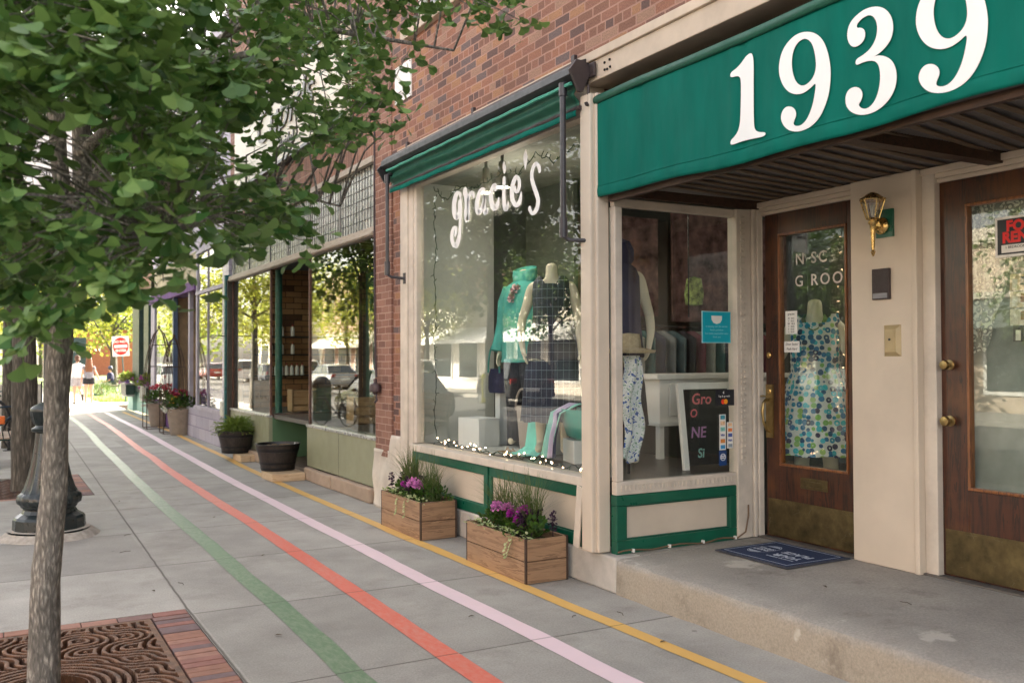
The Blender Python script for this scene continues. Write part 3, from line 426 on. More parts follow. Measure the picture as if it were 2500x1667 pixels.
# shopfront joinery
b=MB()
b.box(3.715,3.80,8.80,8.98,.02,3.40).box(3.735,3.83,8.70,8.80,.30,3.40).box(3.745,3.83,8.63,8.70,.76,3.40)
b.box(3.735,3.83,5.56,8.70,3.34,3.40)
b.build('window_frame',CREAMW,BR,bevel=.005)
b=MB(); b.box(3.695,3.80,5.37,5.56,.25,3.46).box(3.66,3.72,5.40,5.53,.25,3.46); b.build('corner_post',CREAM,BR,bevel=.012)
b=MB(); b.box(3.69,3.86,5.56,8.70,.69,.755); b.build('sill',CREAMW,BR,bevel=.006)
b=MB(); b.obox((3.69,5.615,.47),(.012,.075,.44),Matrix.Rotation(R(7),3,'X')); b.build('loose_trim',CREAMW,BR,bevel=.003,label='worn cream trim board hanging askew')
def frame_yz(b,X0,X1,ys,zs,bar):  # panel frame with openings
    pass
b=MB()
b.box(3.73,3.78,5.56,8.69,.60,.688).box(3.73,3.78,5.56,8.69,.245,.335)
for y0,y1 in ((5.56,5.70),(7.02,7.16),(8.60,8.69)): b.box(3.73,3.78,y0,y1,.335,.60)
b.box(3.745,3.78,5.70,7.02,.325,.345).box(3.745,3.78,7.16,8.60,.325,.345)
b.box(3.715,3.732,7.06,7.12,.25,.69)
bk=b.build('bulkhead',GREEN,BR,bevel=.006)
MB().box(3.752,3.775,5.70,7.02,.345,.60).build('cream_panel',CREAM,bk); MB().box(3.752,3.775,7.16,8.60,.345,.60).build('cream_panel',CREAM,bk)
FND=mat('painted_foundation',(.52,.49,.45),.85,var=.15,scale=5,bs=.6,bscale=50,dirt=.5,src='Position')
MB().box(3.725,3.95,5.215,8.98,0,.243).build('foundation',FND,BR,bevel=.015)
MB().box(3.77,3.776,5.565,8.63,.757,3.345).build('window_pane',GLASS,BR)
# side display window (faces the camera side)
b=MB(); b.box(3.80,4.93,5.30,5.36,.65,.745).box(4.90,5.02,5.28,5.38,.25,2.72).box(3.80,4.9,5.31,5.36,2.66,2.72).box(3.80,3.86,5.30,5.36,.745,2.66)
b.build('side_window_frame',CREAMW,BR,bevel=.006)
for i in range(44):
    gk=MB() if i==0 else gk; z=.80+i*.043; gk.box(4.935,4.945,5.272,5.281,z,z+.03).box(4.945,4.975,5.272,5.281,z,z+.007).box(4.967,4.975,5.272,5.281,z,z+.02)
gk.build('greek_key_moulding',CREAMW,BR); gk=MB()
for i in range(30):
    x=3.84+i*.036; gk.box(x,x+.006,5.292,5.301,.68,.71).box(x,x+.024,5.292,5.301,.71,.716)
gk.build('greek_key_moulding',CREAMW,BR)
b=MB()
for x0,x1,y in ((5.02,5.05,5.285),(5.055,5.09,5.27),(5.095,5.15,5.262)): b.box(x0,x1,y,y+.12,.25,2.74)
b.build('door_casing',CREAMW,BR,bevel=.008)
b=MB(); b.lathe([(.042,0),(.042,1.9)],(3.87,5.40,.765),14,cap=True); b.build('inner_post',mat('pale_green_paint',(.52,.60,.55),.5,var=.06,bs=.1),BR,smooth=True)
MB().box(3.86,4.90,5.325,5.331,.745,2.66).build('side_window_pane',GLASS,BR)
b=MB(); b.box(3.80,4.955,5.30,5.37,.575,.648).box(3.80,4.955,5.30,5.37,.236,.335).box(3.80,3.89,5.30,5.37,.335,.575).box(4.84,4.955,5.30,5.37,.335,.575)
bk=b.build('side_bulkhead',GREEN,BR,bevel=.006)
b=MB()
for a in ((3.89,4.84,.325,.345),(3.89,4.84,.563,.583)): b.box(a[0],a[1],5.315,5.34,a[2],a[3])
b.box(3.882,3.90,5.315,5.34,.33,.58).box(4.832,4.85,5.315,5.34,.33,.58)
b.build('panel_moulding',CANVAS2,bk,bevel=.004)
MB().box(3.89,4.84,5.335,5.36,.335,.575).build('cream_panel',CREAM,bk)
MB().tube([(3.80+i*.06,5.285+.008*math.sin(i*1.3),.262+.008*math.sin(i*.9)) for i in range(19)]+[(4.96,5.27,.30),(4.985,5.265,.42),(4.985,5.265,.50)],.006,6).build('cable',mat('brown_cable',(.16,.10,.06),.6),BR)
b=MB()
for x in (3.92,4.24,4.55,4.86): MB().box(x,x+.014,5.272,5.295,.252,.275).build('cable_clip',WHITE,BR)
# pillar and doors
b=MB(); b.box(5.06,5.4,3.86,4.355,.25,2.775).box(5.045,5.4,3.835,3.87,.25,2.775); b.build('pillar',CREAM,BR,bevel=.006)
b=MB(); b.box(5.10,5.22,3.745,3.835,.25,2.74); b.build('door_jamb',CREAMW,BR,bevel=.006,label='peeling cream door jamb')
b=MB(); b.box(5.09,5.3,-2.5,5.28,2.735,2.775).box(5.11,5.3,-2.5,5.28,2.705,2.735).box(5.13,5.3,-2.5,5.28,2.68,2.705); b.build('door_head_trim',CREAM,BR,bevel=.004)
MB().box(5.08,5.3,2.6,5.27,.25,.262).build('threshold',mat('old_threshold',(.12,.11,.10),.6,dirt=.5),BR)
# plain black wall behind the recess above doors
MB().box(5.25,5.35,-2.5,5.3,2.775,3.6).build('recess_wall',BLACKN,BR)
def door(y0,y1,stile,label,gz0=.80,gz1=2.525):
    d=MB(); d.box(5.15,5.195,y1-stile,y1,.265,2.68).box(5.15,5.195,y0,y0+stile,.265,2.68).box(5.15,5.195,y0+stile,y1-stile,gz1,2.68).box(5.15,5.195,y0+stile,y1-stile,.265,gz0)
    dd=d.build('door',DWOOD,BR,bevel=.004,label=label)
    m_=MB(); t=.018
    for a in ((y0+stile,y1-stile,gz1-t,gz1),(y0+stile,y1-stile,gz0,gz0+t)): m_.box(5.142,5.19,*a)
    m_.box(5.142,5.19,y0+stile,y0+stile+t,gz0+t,gz1-t).box(5.142,5.19,y1-stile-t,y1-stile,gz0+t,gz1-t)
    m_.build('glazing_bead',wood('bead_wood',(.08,.022,.006),(.24,.085,.022),'z',.35,1,.3),dd,bevel=.003)
    MB().box(5.165,5.17,y0+stile,y1-stile,gz0,gz1).build('pane',DGLASS,dd)
    k=MB(); k.box(5.144,5.15,y0+.02,y1-.02,.275,.548); k.build('kick_plate',BRASSD,dd,bevel=.002)
    return dd
D1=door(4.33,5.24,.135,'brown wooden shop door with a mail slot')
D2=door(2.70,3.745,.175,'brown wooden upstairs door with two round knobs')
b=MB(); b.box(5.142,5.15,4.65,4.90,.655,.735).box(5.136,5.145,4.68,4.87,.675,.713); b.build('mail_slot',BRASSD,D1,bevel=.004)
b=MB(); b.box(5.140,5.15,5.165,5.235,1.0,1.40); b.tube([(5.145,5.205,1.28),(5.11,5.205,1.285),(5.085,5.205,1.26),(5.075,5.205,1.20),(5.085,5.205,1.12),(5.11,5.2,1.06),(5.145,5.2,1.04)],[.008,.011,.012,.011,.010,.009,.008],8).tube([(5.14,5.2,1.30),(5.10,5.22,1.315),(5.085,5.235,1.31)],.006,6)
b.build('door_handle',mat('aged_brass',(.34,.25,.11),.35,metal=1,var=.3,scale=20),D1,smooth=True)
b=MB()
for z in (1.35,1.62):
    b.lathe([(.0005,0),(.020,0),(.022,.006),(.016,.012),(.0005,.013)],(0,0,0),16); 
i0=0
b.v=[(5.146-v[2] if 1 else 0,5.20+v[1],(1.62 if i>=len(b.v)//2 else 1.35)+v[0]) for i,v in enumerate(b.v)]
b.build('lock',BRASS,D1,smooth=True)
for z,r_ in ((1.553,.03),(1.21,.032)):
    k=MB(); k.lathe([(.0005,0),(r_*1.05,0),(r_*1.05,.008),(r_*.4,.014),(r_*.4,.03),(r_*.8,.036),(r_,.05),(r_*.85,.066),(.0005,.07)],(0,0,0),20)
    k.v=[(5.15-v[2],3.685+v[1],z+v[0]) for v in k.v]; k.build('door_knob',mat('aged_brass',(.34,.25,.11),.35,metal=1),D2,smooth=True)
# lattice ceiling over the doors
DK=wood('dark_stained_wood',(.02,.010,.006),(.06,.028,.014),'y',.6)
TAN=wood('tan_lath',(.07,.045,.028),(.16,.105,.062),'x',.7)
b=MB(); b.box(3.77,5.26,-2.5,5.32,2.86,2.88).box(3.76,3.80,-2.5,5.32,2.69,2.76).box(3.80,5.25,5.26,5.30,2.725,2.79)
for y in (3.3,1.2): b.box(3.8,5.25,y,y+.09,2.72,2.80)
b.build('ceiling_board',DK,BR)
b=MB()
for i in range(60): 
    x=3.82+i*.0235
    if x<5.24: b.box(x,x+.011,-1.5,5.26,2.79,2.797)
b.build('lattice',mat('grey_lath',(.20,.18,.17),.6),BR)
b=MB(); q=random.Random(4)
for i in range(34):
    y=5.10-i*.125
    b.obox((4.55,y,2.778),(1.35,.042,.008),Matrix.Rotation(R(q.uniform(-3,3)+9),3,'Z'))
b.build('lattice_slat',TAN,BR)
MB().box(3.95,3.96,-2.5,5.37,2.88,3.56).build('hollow_shade_sheet',BLACKN,BR)  # black sheet painted in for the shade of the hollow behind the awning
# interior
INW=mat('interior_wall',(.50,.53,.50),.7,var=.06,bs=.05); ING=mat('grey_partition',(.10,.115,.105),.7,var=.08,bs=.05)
INF=wood('display_floor',(.05,.045,.042),(.11,.10,.09),'y',.35)
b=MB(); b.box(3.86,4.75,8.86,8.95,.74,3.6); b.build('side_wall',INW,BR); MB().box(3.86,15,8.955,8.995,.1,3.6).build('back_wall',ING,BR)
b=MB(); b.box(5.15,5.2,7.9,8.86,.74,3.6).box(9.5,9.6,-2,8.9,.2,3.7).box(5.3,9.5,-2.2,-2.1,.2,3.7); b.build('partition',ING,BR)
b=MB(); b.box(3.83,5.2,5.38,8.86,.66,.74); b.build('display_floor',INF,BR)
b=MB(); b.box(3.84,9.5,5.38,8.9,3.42,3.5).box(5.36,9.5,-2.1,5.38,3.42,3.5); b.build('ceiling',mat('ceiling_paint',(.30,.31,.28),.8),BR)
MB().box(5.3,9.5,-2.1,8.9,.2,.262).build('shop_floor',mat('shop_carpet',(.07,.065,.06),.9),BR)
b=MB(); b.box(4.6,5.15,5.36,5.40,2.76,3.42); b.build('soffit_panel',ING,BR)
# ---------------------------------------------------------------- green sign awning with the house number
AW=th('sign_awning','green canvas awning over the doors with the white number 1939','awning',(3.7,3,2.7))
def aw(u,v):
    y=-1.5+6.895*(1-u); z=2.712+.700*v
    x=3.706+.010*(math.sin(y*7)*.5+.5)*(1-v)*.4
    for ys,wd,am in ((3.93,.03,.010),(4.02,.02,-.006),(2.2,.05,.008),(4.9,.06,.006),(3.2,.08,.005),(2.75,.05,.005)): x+=am*math.exp(-((y-ys)/wd)**2)*(1 if v>.12 else .4)
    x=max(x,3.7045) if 2.0<y<4.0 and .15<v<.9 and abs(y-3.93)>.07 else x
    sag=-.012*math.sin(y*2.1)-.006*math.sin(y*6.3+1)
    z+=sag*(1-v)**3
    if v<.12: x-=.006*math.sin(v/.12*math.pi)*(1+.5*math.sin(y*31))
    return (x,y,z)
b=MB(); b.grid(aw,300,40); b.build('canvas',CANVAS,AW,smooth=True,solid=-.002)
b=MB(); 
b.grid(lambda u,v:(3.700-.014*math.sin(v*math.pi)+.002*math.sin(u*60),-1.5+6.895*(1-u)+0,3.378+.056*v+.004*math.sin(u*25)),140,6)
b.build('rolled_top',CANVAS2,AW,smooth=True,solid=-.003)
b=MB(); b.tube([(aw(i/120,0.115)[0]-.004,aw(i/120,.115)[1],aw(i/120,.115)[2]) for i in range(121)],.0028,5)
b.build('hem_seam',CANVAS,AW,smooth=True)
b=MB(); b.box(3.71,3.9,5.375,5.395,2.72,3.40); b.build('side_panel',CANVAS2,AW)
b=MB(); b.tube([(3.73,5.40,3.40),(3.73,-1.5,3.40)],.014,8).tube([(3.73,5.40,2.735),(3.73,-1.5,2.735)],.012,8); b.build('frame_tube',BROWNM,AW,smooth=True)
def glyph(loops,dy,dz,name):
    cu=bpy.data.curves.new('g','CURVE'); cu.dimensions='2D'; cu.fill_mode='BOTH'; cu.extrude=.0008; cu.resolution_u=4
    for L in loops:
        sp=cu.splines.new('NURBS'); sp.points.add(len(L)-1)
        for q,(y,z) in zip(sp.points,L): q.co=(-(y+dy)/1000,(z+dz)/1000,0,1)
        sp.use_cyclic_u=True; sp.order_u=3
    o=bpy.data.objects.new('g',cu); COL.objects.link(o); dg=bpy.context.evaluated_depsgraph_get()
    me=bpy.data.meshes.new_from_object(o.evaluated_get(dg)); bpy.data.objects.remove(o)
    me.transform(Matrix.Translation(-wloc(AW))@Matrix(((0,0,-1,3.6975),(-1,0,0,0),(0,1,0,0),(0,0,0,1)))); me.materials.clear(); me.materials.append(WHITEV)
    q=bpy.data.objects.new(name,me); COL.objects.link(q); q.parent=AW
glyph(GLY['one'],0,0,'number_digit'); glyph(GLY['nine'],0,0,'number_digit'); glyph(GLY['three'],0,0,'number_digit'); glyph(GLY['nine'],-849,-10,'number_digit')
# lettering on the window
WL=th('window_lettering','white script lettering reading gracies on the shop window','lettering',(3.76,7,2.8))
LET=((0,1),(2,),(3,),(4,),(5,6),(7,),(8,),(9,))
for grp in LET:
    b=MB()
    for k in grp:
        r_=RIB[k]; x=3.764-.0004*(k%2); P=[(x,y/1000,z/1000) for y,z in r_]
        for i in range(0,len(P)-2,2): b.poly([P[i],P[i+1],P[i+3],P[i+2]])
        for (a,c) in ((P[0],P[1]),(P[-1],P[-2])):   # rounded stroke ends
            cy,cz=(a[1]+c[1])/2,(a[2]+c[2])/2; r2=math.hypot(a[1]-c[1],a[2]-c[2])/2
            b.poly([(x-.0003,cy+r2*math.cos(t_),cz+r2*math.sin(t_)) for t_ in [2*math.pi*j/14 for j in range(14)]])
    b.build('letter',WHITEV,WL)
# ---------------------------------------------------------------- retractable awning over the window
RA=th('retracted_awning','dark green roller awning folded against the wall above the display window','awning',(3.6,7,3.5))
b=MB(); pr=[(3.735,3.745),(3.61,3.70),(3.56,3.655),(3.555,3.60),(3.60,3.56),(3.72,3.55)]
b.prism(pr,lambda x,z,y:(x,y,z),5.50,9.12); b.build('cassette',BLACK,RA,bevel=.004)
b=MB(); b.prism([(3.66,3.69),(3.58,3.695),(3.525,3.62),(3.60,3.47),(3.63,3.47),(3.70,3.62)],lambda x,z,y:(x,y,z),5.44,5.47)
b.obox((3.70,5.44,3.63),(.02,.10,.10)).tube([(3.67,5.43,3.52),(3.67,5.43,3.40),(3.66,5.42,3.375),(3.64,5.41,3.37),(3.63,5.41,3.39)],.011,7); b.build('end_bracket',BROWNM,RA,bevel=.004)
b=MB(); b.prism([(3.66,3.65),(3.58,3.64),(3.52,3.57),(3.60,3.44),(3.70,3.58)],lambda x,z,y:(x,y,z),9.12,9.15); b.build('end_plate',BLACK,RA,bevel=.004)
def fold(u,v):
    y=5.52+3.52*u
    a=v*math.pi*2.2
    x=3.60+.045*v+.014*math.sin(a*1.4+.3*math.sin(u*9)); z=3.535-.15*v+.005*math.sin(u*17+v*3)
    return (x,y,z)
b=MB(); b.grid(fold,90,26); b.build('folded_canvas',CANVAS2,RA,smooth=True,solid=.003)
b=MB(); b.tube([(3.645,5.5+.04*i,3.375+.002*math.sin(i)) for i in range(90)],.019,8); b.build('roller_tube',BROWNM,RA,smooth=True)
b=MB(); b.grid(lambda u,v:(3.625-.006*math.sin(v*3.1),5.52+3.52*u,3.36-.045*v+.003*math.sin(u*40)),90,4); b.build('valance',CANVAS,RA,smooth=True,solid=.002)
b=MB(); b.tube([(3.570,5.50+.12*i,3.535+.003*math.sin(i*2.)) for i in range(30)],.014,6); b.build('front_bar',mat('faded_green_canvas',(.05,.30,.22),.6),RA,smooth=True)
ARM=mat('arm_pipe',(.035,.033,.04),.35,var=.3,bs=.1)
for y,yw,z0,z1 in ((5.60,5.42,3.56,2.47),(8.96,8.86,3.49,2.47)):
    b=MB(); b.tube([(3.66,y,z0),(3.59,y,z0+.01),(3.572,y,z0-.01),(3.565,y,z0-.06),(3.565,y,z1+.02)],.022 if y<6 else .019,10)
    b.tube([(3.565,y,z0+.0),(3.565,y,z0-.09)],.029,10).tube([(3.565,y,z1+.13),(3.565,y,z1-.01)],.029,10).tube([(3.565,y,z1),(3.60,y-.03,z1-.03),(3.70,yw,z1-.045),(3.715,yw,z1-.045)],.015,8)
    b.obox((3.712,yw,z1-.045),(.012,.05,.11)); b.build('arm',ARM,RA,smooth=True)
b=MB()
for y in (5.68,7.3,8.78): b.obox((3.715,y,3.765),(.03,.045,.085))
b.build('mounting_clip',BROWNM,RA,bevel=.003)
# ---------------------------------------------------------------- things on the pillar
L=th('wall_lamp','brass carriage lamp with glass panes on a green backplate on the cream pillar','lamp',(5.06,4.07,2.45))
MB().box(5.043,5.06,4.005,4.135,2.375,2.555).build('backplate',GREEN,L,bevel=.002)
k=MB(); k.lathe([(.0005,0),(.052,0),(.055,.012),(.045,.025),(.03,.03),(.025,.05),(.0005,.05)],(0,0,0),24); k.v=[(5.043-v[2],4.085+v[1],2.45+v[0]) for v in k.v]
k.tube([(5.0,4.085,2.44),(4.97,4.075,2.425),(4.95,4.065,2.43),(4.94,4.065,2.45)],.010,8); k.build('wall_mount',BRASS,L,smooth=True)
LC=(4.93,4.10)
b=MB(); b.lathe([(.0005,-.245),(.006,-.24),(.012,-.222),(.016,-.21),(.008,-.20),(.010,-.19),(.013,-.10),(.016,-.05),(.020,-.01),(.028,0),(.030,.015),(.022,.02),(.028,.035),(.0005,.035)],(LC[0],LC[1],2.48),16); b.build('stem',BRASS,L,smooth=True)
b=MB(); b.lathe([(.034,.035),(.040,.04),(.075,.19),(.077,.195),(.030,.235),(.012,.245),(.0005,.247)],(LC[0],LC[1],2.48),6)
fr=MB()
for i in range(6):
    a=2*math.pi*i/6; c_,s_=math.cos(a),math.sin(a)
    fr.tube([(LC[0]+.038*c_,LC[1]+.038*s_,2.518),(LC[0]+.075*c_,LC[1]+.075*s_,2.668)],.0045,5)
fr.lathe([(.036,.03),(.043,.035),(.040,.045),(.034,.045)],(LC[0],LC[1],2.48),6).lathe([(.079,.182),(.083,.19),(.079,.20),(.060,.212),(.034,.238),(.012,.250),(.0005,.252),(.0005,.24),(.03,.225),(.07,.19)],(LC[0],LC[1],2.48),12)
fr.build('lantern_frame',BRASS,L,smooth=False)
g_=MB()
for i in range(6):
    a=2*math.pi*i/6; a2=a+math.pi/3
    g_.poly([(LC[0]+.037*math.cos(a),LC[1]+.037*math.sin(a),2.52),(LC[0]+.037*math.cos(a2),LC[1]+.037*math.sin(a2),2.52),(LC[0]+.073*math.cos(a2),LC[1]+.073*math.sin(a2),2.665),(LC[0]+.073*math.cos(a),LC[1]+.073*math.sin(a),2.665)])
g_.build('lantern_glass',glass('lamp_glass',1.5,(.85,.84,.78),boost=.12,rough=.12),L)
b=MB(); b.lathe([(.010,.04),(.012,.09),(.018,.12),(.014,.145),(.0005,.155)],(LC[0],LC[1],2.48),10); b.build('bulb',mat('frosted_bulb',(.7,.68,.6),.3,bs=0),L,smooth=True)
for o_ in L.children:
    if o_.name.split('.')[0] in ('stem','lantern_frame','lantern_glass','bulb'):
        for v_ in o_.data.vertices:
            z=v_.co.z+2.45; z=2.455+(z-2.48)*.80 if z>2.48 else 2.455+(z-2.48)*.86; v_.co.z=z-2.45; v_.co.y-=.035
IC=th('intercom','dark brown slatted door intercom with a pale name strip on the pillar','intercom',(5.055,4.1,2.07))
MB().box(5.035,5.06,4.035,4.165,1.975,2.175).build('housing',BROWNM,IC,bevel=.003)
b=MB()
for i in range(17): b.box(5.030,5.036,4.045,4.155,2.025+i*.0083,2.0295+i*.0083)
b.build('grille',BROWNM,IC)
MB().box(5.031,5.036,4.045,4.155,1.983,2.015).build('name_strip',mat('grey_strip',(.20,.20,.22),.4),IC)
BE=th('doorbell_plate','beige square bell plate with a small black button below the intercom','doorbell',(5.05,4.02,1.7))
k=MB(); k.loft([[(5.06,y,z) for y,z in ((3.962,1.607),(4.092,1.607),(4.092,1.808),(3.962,1.808))],[(5.035,y,z) for y,z in ((3.985,1.635),(4.07,1.635),(4.07,1.78),(3.985,1.78))]]); k.build('plate',mat('beige_plastic',(.42,.33,.18),.4,var=.1),BE)
MB().box(5.030,5.036,3.995,4.06,1.645,1.77).build('cover',mat('beige_plastic',(.42,.33,.18),.4),BE,bevel=.002)
k=MB(); k.lathe([(.0005,0),(.008,0),(.008,.004),(.0005,.005)],(0,0,0),12); k.v=[(5.030-v[2],4.028+v[1],1.715+v[0]) for v in k.v]; k.build('button',BLACK,BE)
# mat
DM=th('door_mat','navy blue door mat with white lettering lying in front of the shop door','door mat',(4.76,4.7,.25))
NAVY=mat('navy_pile',(.012,.028,.085),.95,var=.35,scale=160,bs=.9,bscale=400,src='Position'); MATW=mat('mat_white',(.42,.48,.58),.9,var=.3,scale=120,bs=.4)
MB().box(4.46,5.05,4.37,5.05,.2505,.258).build('border',mat('rubber_border',(.05,.055,.075),.8,var=.2,scale=60),DM,bevel=.003)
MB().box(4.49,5.02,4.40,5.02,.256,.2615).build('pile',NAVY,DM)
b=MB()
for a in ((4.505,4.509,4.415,5.005),(5.001,5.005,4.415,5.005),(4.509,5.001,4.415,4.419),(4.509,5.001,5.001,5.005)): b.box(*a,.2605,.2625)
b.build('white_line',MATW,DM)
def flat(x,y,z,rot): return Matrix.Translation((x,y,z))@Matrix.Rotation(rot,4,'Z')
RT_=R(90)
b=MB(); n=28
for r0,r1 in ((.135,.143),):
    for i in range(n):
        a,c=2*math.pi*i/n,2*math.pi*(i+1)/n
        b.poly([(4.76+r*math.cos(t),4.87+r*.62*math.sin(t),.2625) for r,t in ((r0,a),(r1,a),(r1,c),(r0,c))])
for sgn in (1,-1):
    ar=[(4.76+.128*math.cos(t),4.87+.128*.62*math.sin(t),.2625) for t in [R(90-90*sgn+ -48+i*8) for i in range(13)]]
    b.poly(ar)
b.build('emblem',MATW,DM)
for s_,x,y,sz in (('SHOP',4.735,4.87,.055),('SMALL',4.785,4.87,.05)): text(s_,sz,MATW,flat(x,y,.2625,RT_),'lettering',DM,bold=.0015)
text('YOUR',.085,MATW,flat(4.70,4.60,.2625,RT_),'lettering',DM,bold=.003); text('PLACE',.085,MATW,flat(4.80,4.60,.2625,RT_),'lettering',DM,bold=.003); text('THANKS FOR SHOPPING',.022,MATW,flat(4.63,4.60,.2625,RT_),'lettering',DM)
# papers and stickers
def sheet(name,lab,cat,x0,x1,y0,y1,z0,z1,m,group=None):
    t=th(name,lab,cat,((x0+x1)/2,(y0+y1)/2,z0),group); MB().box(x0,x1,y0,y1,z0,z1).build('paper',m,t); return t
INK=mat('black_ink',(.03,.03,.035),.6,bs=0)
t=sheet('hours_sheet','small white paper with typed shop hours taped high on the door glass','paper',5.163,5.1645,4.935,5.05,1.775,1.945,WHITE)
text('gracies',.024,INK,fX(5.1625,4.993,1.922),'writing',t)
for i,l in enumerate(('M  10-5','T  10-5','W  10-5','T  10-5','F  10-5','S  10-4')): text(l,.020,INK,fX(5.1625,4.993,1.89-.02*i),'writing',t)
t=sheet('door_note','small white note reading door sticks push hard on the door glass','paper',5.163,5.1645,4.915,5.065,1.64,1.722,WHITE)
text('Door Sticks!',.024,INK,fX(5.1625,4.99,1.70),'writing',t,shear=.3); text('Push Hard',.024,INK,fX(5.1625,4.99,1.665),'writing',t,shear=.3)
FL=mat('faded_lettering',(.62,.58,.54),.6,var=.3,bs=0)
t=th('glass_lettering','pale worn capital letters spaced across the top of the brown shop door glass','lettering',(5.16,4.7,2.3))
text('N SC',.115,FL,fX(5.163,4.80,2.315),'letters',t,space=1.25,bold=.001); text('G ROOM',.115,FL,fX(5.163,4.68,2.155),'letters',t,space=1.3,bold=.001)
TEAL=mat('turquoise_print',(.0,.36,.48),.4,var=.05,bs=0)
t=th('mask_poster','turquoise poster with a white face mask in the side display window','poster',(4.73,5.32,1.7))
MB().box(4.592,4.872,5.318,5.323,1.712,1.948).build('paper',mat('poster_edge',(.35,.62,.68),.5,bs=0),t); MB().box(4.598,4.866,5.3165,5.319,1.718,1.942).build('print',TEAL,t)
b=MB(); b.poly([(4.68,5.3160,1.915),(4.785,5.3160,1.915),(4.783,5.3160,1.885),(4.765,5.3160,1.862),(4.7325,5.3160,1.853),(4.70,5.3160,1.862),(4.682,5.3160,1.885)]); b.build('mask_drawing',WHITE,t)
for i,l in enumerate(('In keeping with the current','health guidelines','face masks required for entry','thank you')): text(l,.019,mat('pale_ink',(.25,.6,.68),.5,bs=0),fY(4.732,5.316,1.835-.026*i),'writing',t)
t=th('tap_sticker','black tap and go sticker with red and orange discs on the side window','sticker',(4.83,5.32,1.3))
MB().box(4.72,4.90,5.318,5.322,1.245,1.365).build('film',mat('black_film',(.01,.012,.02),.4,bs=0),t)
text('Tap & go with',.020,WHITEV,fY(4.80,5.317,1.315),'writing',t)
for x,c in ((4.79,(.8,.05,.02)),(4.815,(.9,.35,.02))):
    k=MB(); k.lathe([(.0005,0),(.019,0),(.019,.0008),(.0005,.001)],(0,0,0),18); k.v=[(x+v[0],5.3172-v[2]-(x-4.7)*.004,1.275+v[1]) for v in k.v]; k.build('disc',mat('disc%d'%int(x*1000),c,.4,bs=0),t)
k=MB(); k.poly([(4.785,5.317,1.342),(4.80,5.317,1.355),(4.80,5.317,1.33)]); k.build('wave_mark',WHITEV,t)
for (x0,x1,z0,z1,lab,cols) in ((4.755,4.815,.915,1.18,'tall white card payment sticker strip on the side window',[(.05,.3,.4),(.75,.5,.3),(.2,.5,.45),(.05,.08,.3),(.7,.25,.05),(.05,.3,.6)]),(4.83,4.885,.925,1.12,'short dark card payment sticker strip beside the window trim',[(.75,.5,.3),(.7,.2,.05),(.05,.08,.3),(.05,.3,.6),(.3,.35,.4)])):
    t=th('card_sticker',lab,'sticker',(x0,5.32,z0),'payment stickers on the side window'); MB().box(x0,x1,5.3185,5.322,z0,z1).build('strip',WHITE,t)
    n=len(cols); h=(z1-z0)/n
    for i,c in enumerate(cols):
        zt=z1-h*i
        if i==3: text('VISA',.020,mat('visa_blue',(.03,.06,.3),.4,bs=0),fY((x0+x1)/2,5.318,zt-h/2),'writing',t,bold=.001)
        else: MB().box(x0+.008,x1-.008,5.3175,5.319,zt-h*.82,zt-h*.15).build('card_mark',mat('card%d%d'%(i,int(x0*100)),c,.4,var=.3,scale=60,bs=0),t)
t=th('shop_small_sticker','square navy sticker with a round white emblem low on the side window','sticker',(4.78,5.32,.83))
MB().box(4.75,4.82,5.318,5.322,.80,.91).build('film',mat('navy_film',(.01,.05,.18),.4,bs=0),t)
k=MB(); k.lathe([(.022,0),(.027,0),(.027,.0006),(.022,.0006)],(0,0,0),24); k.v=[(4.785+v[0],5.3175-v[2],.862+v[1]) for v in k.v]; k.build('ring',WHITEV,t)
text('SHOP',.017,WHITEV,fY(4.785,5.3172,.869),'writing',t,bold=.0006); text('SMALL',.014,WHITEV,fY(4.785,5.3172,.855),'writing',t,bold=.0005)
# right door: curtain, sign, photographs
CU=th('lace_curtain','white lace curtain with scalloped edge hanging behind the right door glass','curtain',(5.22,3.3,2.5))
def lacem():
    m=bpy.data.materials.new('lace'); m.use_nodes=True; nt=m.node_tree; p=nt.nodes['Principled BSDF']; o=nt.nodes['Material Output']
    p.inputs['Base Color'].default_value=(.62,.60,.55,1); p.inputs['Roughness'].default_value=.9
    g=N(nt,'ShaderNodeNewGeometry').outputs['Position']
    v=N(nt,'ShaderNodeTexVoronoi'); v.inputs['Scale'].default_value=30; v.feature='F1'; nt.links.new(g,v.inputs['Vector'])
    n=noise(nt,g,30,3); f=mth(nt,'FRACT',mth(nt,'ADD',mth(nt,'MULTIPLY',v.outputs['Distance'],1.5),mth(nt,'MULTIPLY',n,.9)))
    a=ramp(nt,f,[(.25,.22),(.42,1),(.8,1),(.9,.2)])
    t=N(nt,'ShaderNodeBsdfTransparent'); mx=N(nt,'ShaderNodeMixShader'); nt.links.new(a,mx.inputs[0]); nt.links.new(t.outputs[0],mx.inputs[1]); nt.links.new(p.outputs[0],mx.inputs[2]); nt.links.new(mx.outputs[0],o.inputs[0]); return m
LACE=lacem()
def cur(u,v):
    y=3.57-.78*u; bot=1.62+ (0 if u<.10 else min(1,(u-.10)/.22))*.50+ .02*abs(math.sin(u*26)); bot=min(bot,2.12)
    return (5.215+.012*math.sin(y*75)*(1-.4*v),y,2.53-(2.53-bot)*v)
b=MB(); b.grid(cur,130,40); b.build('lace_panel',LACE,CU,smooth=True)
FR=th('for_rent_sign','black and red for rent sign in a white border behind the right door','sign',(5.17,3.2,2.3))
MB().box(5.158,5.163,3.08,3.385,2.18,2.415).build('board',WHITE,FR); MB().box(5.1565,5.159,3.095,3.37,2.195,2.40).build('black_field',mat('black_film',(.01,.012,.02),.4,bs=0),FR)
RED=mat('sign_red',(.75,.02,.02),.45,var=.05,bs=0)
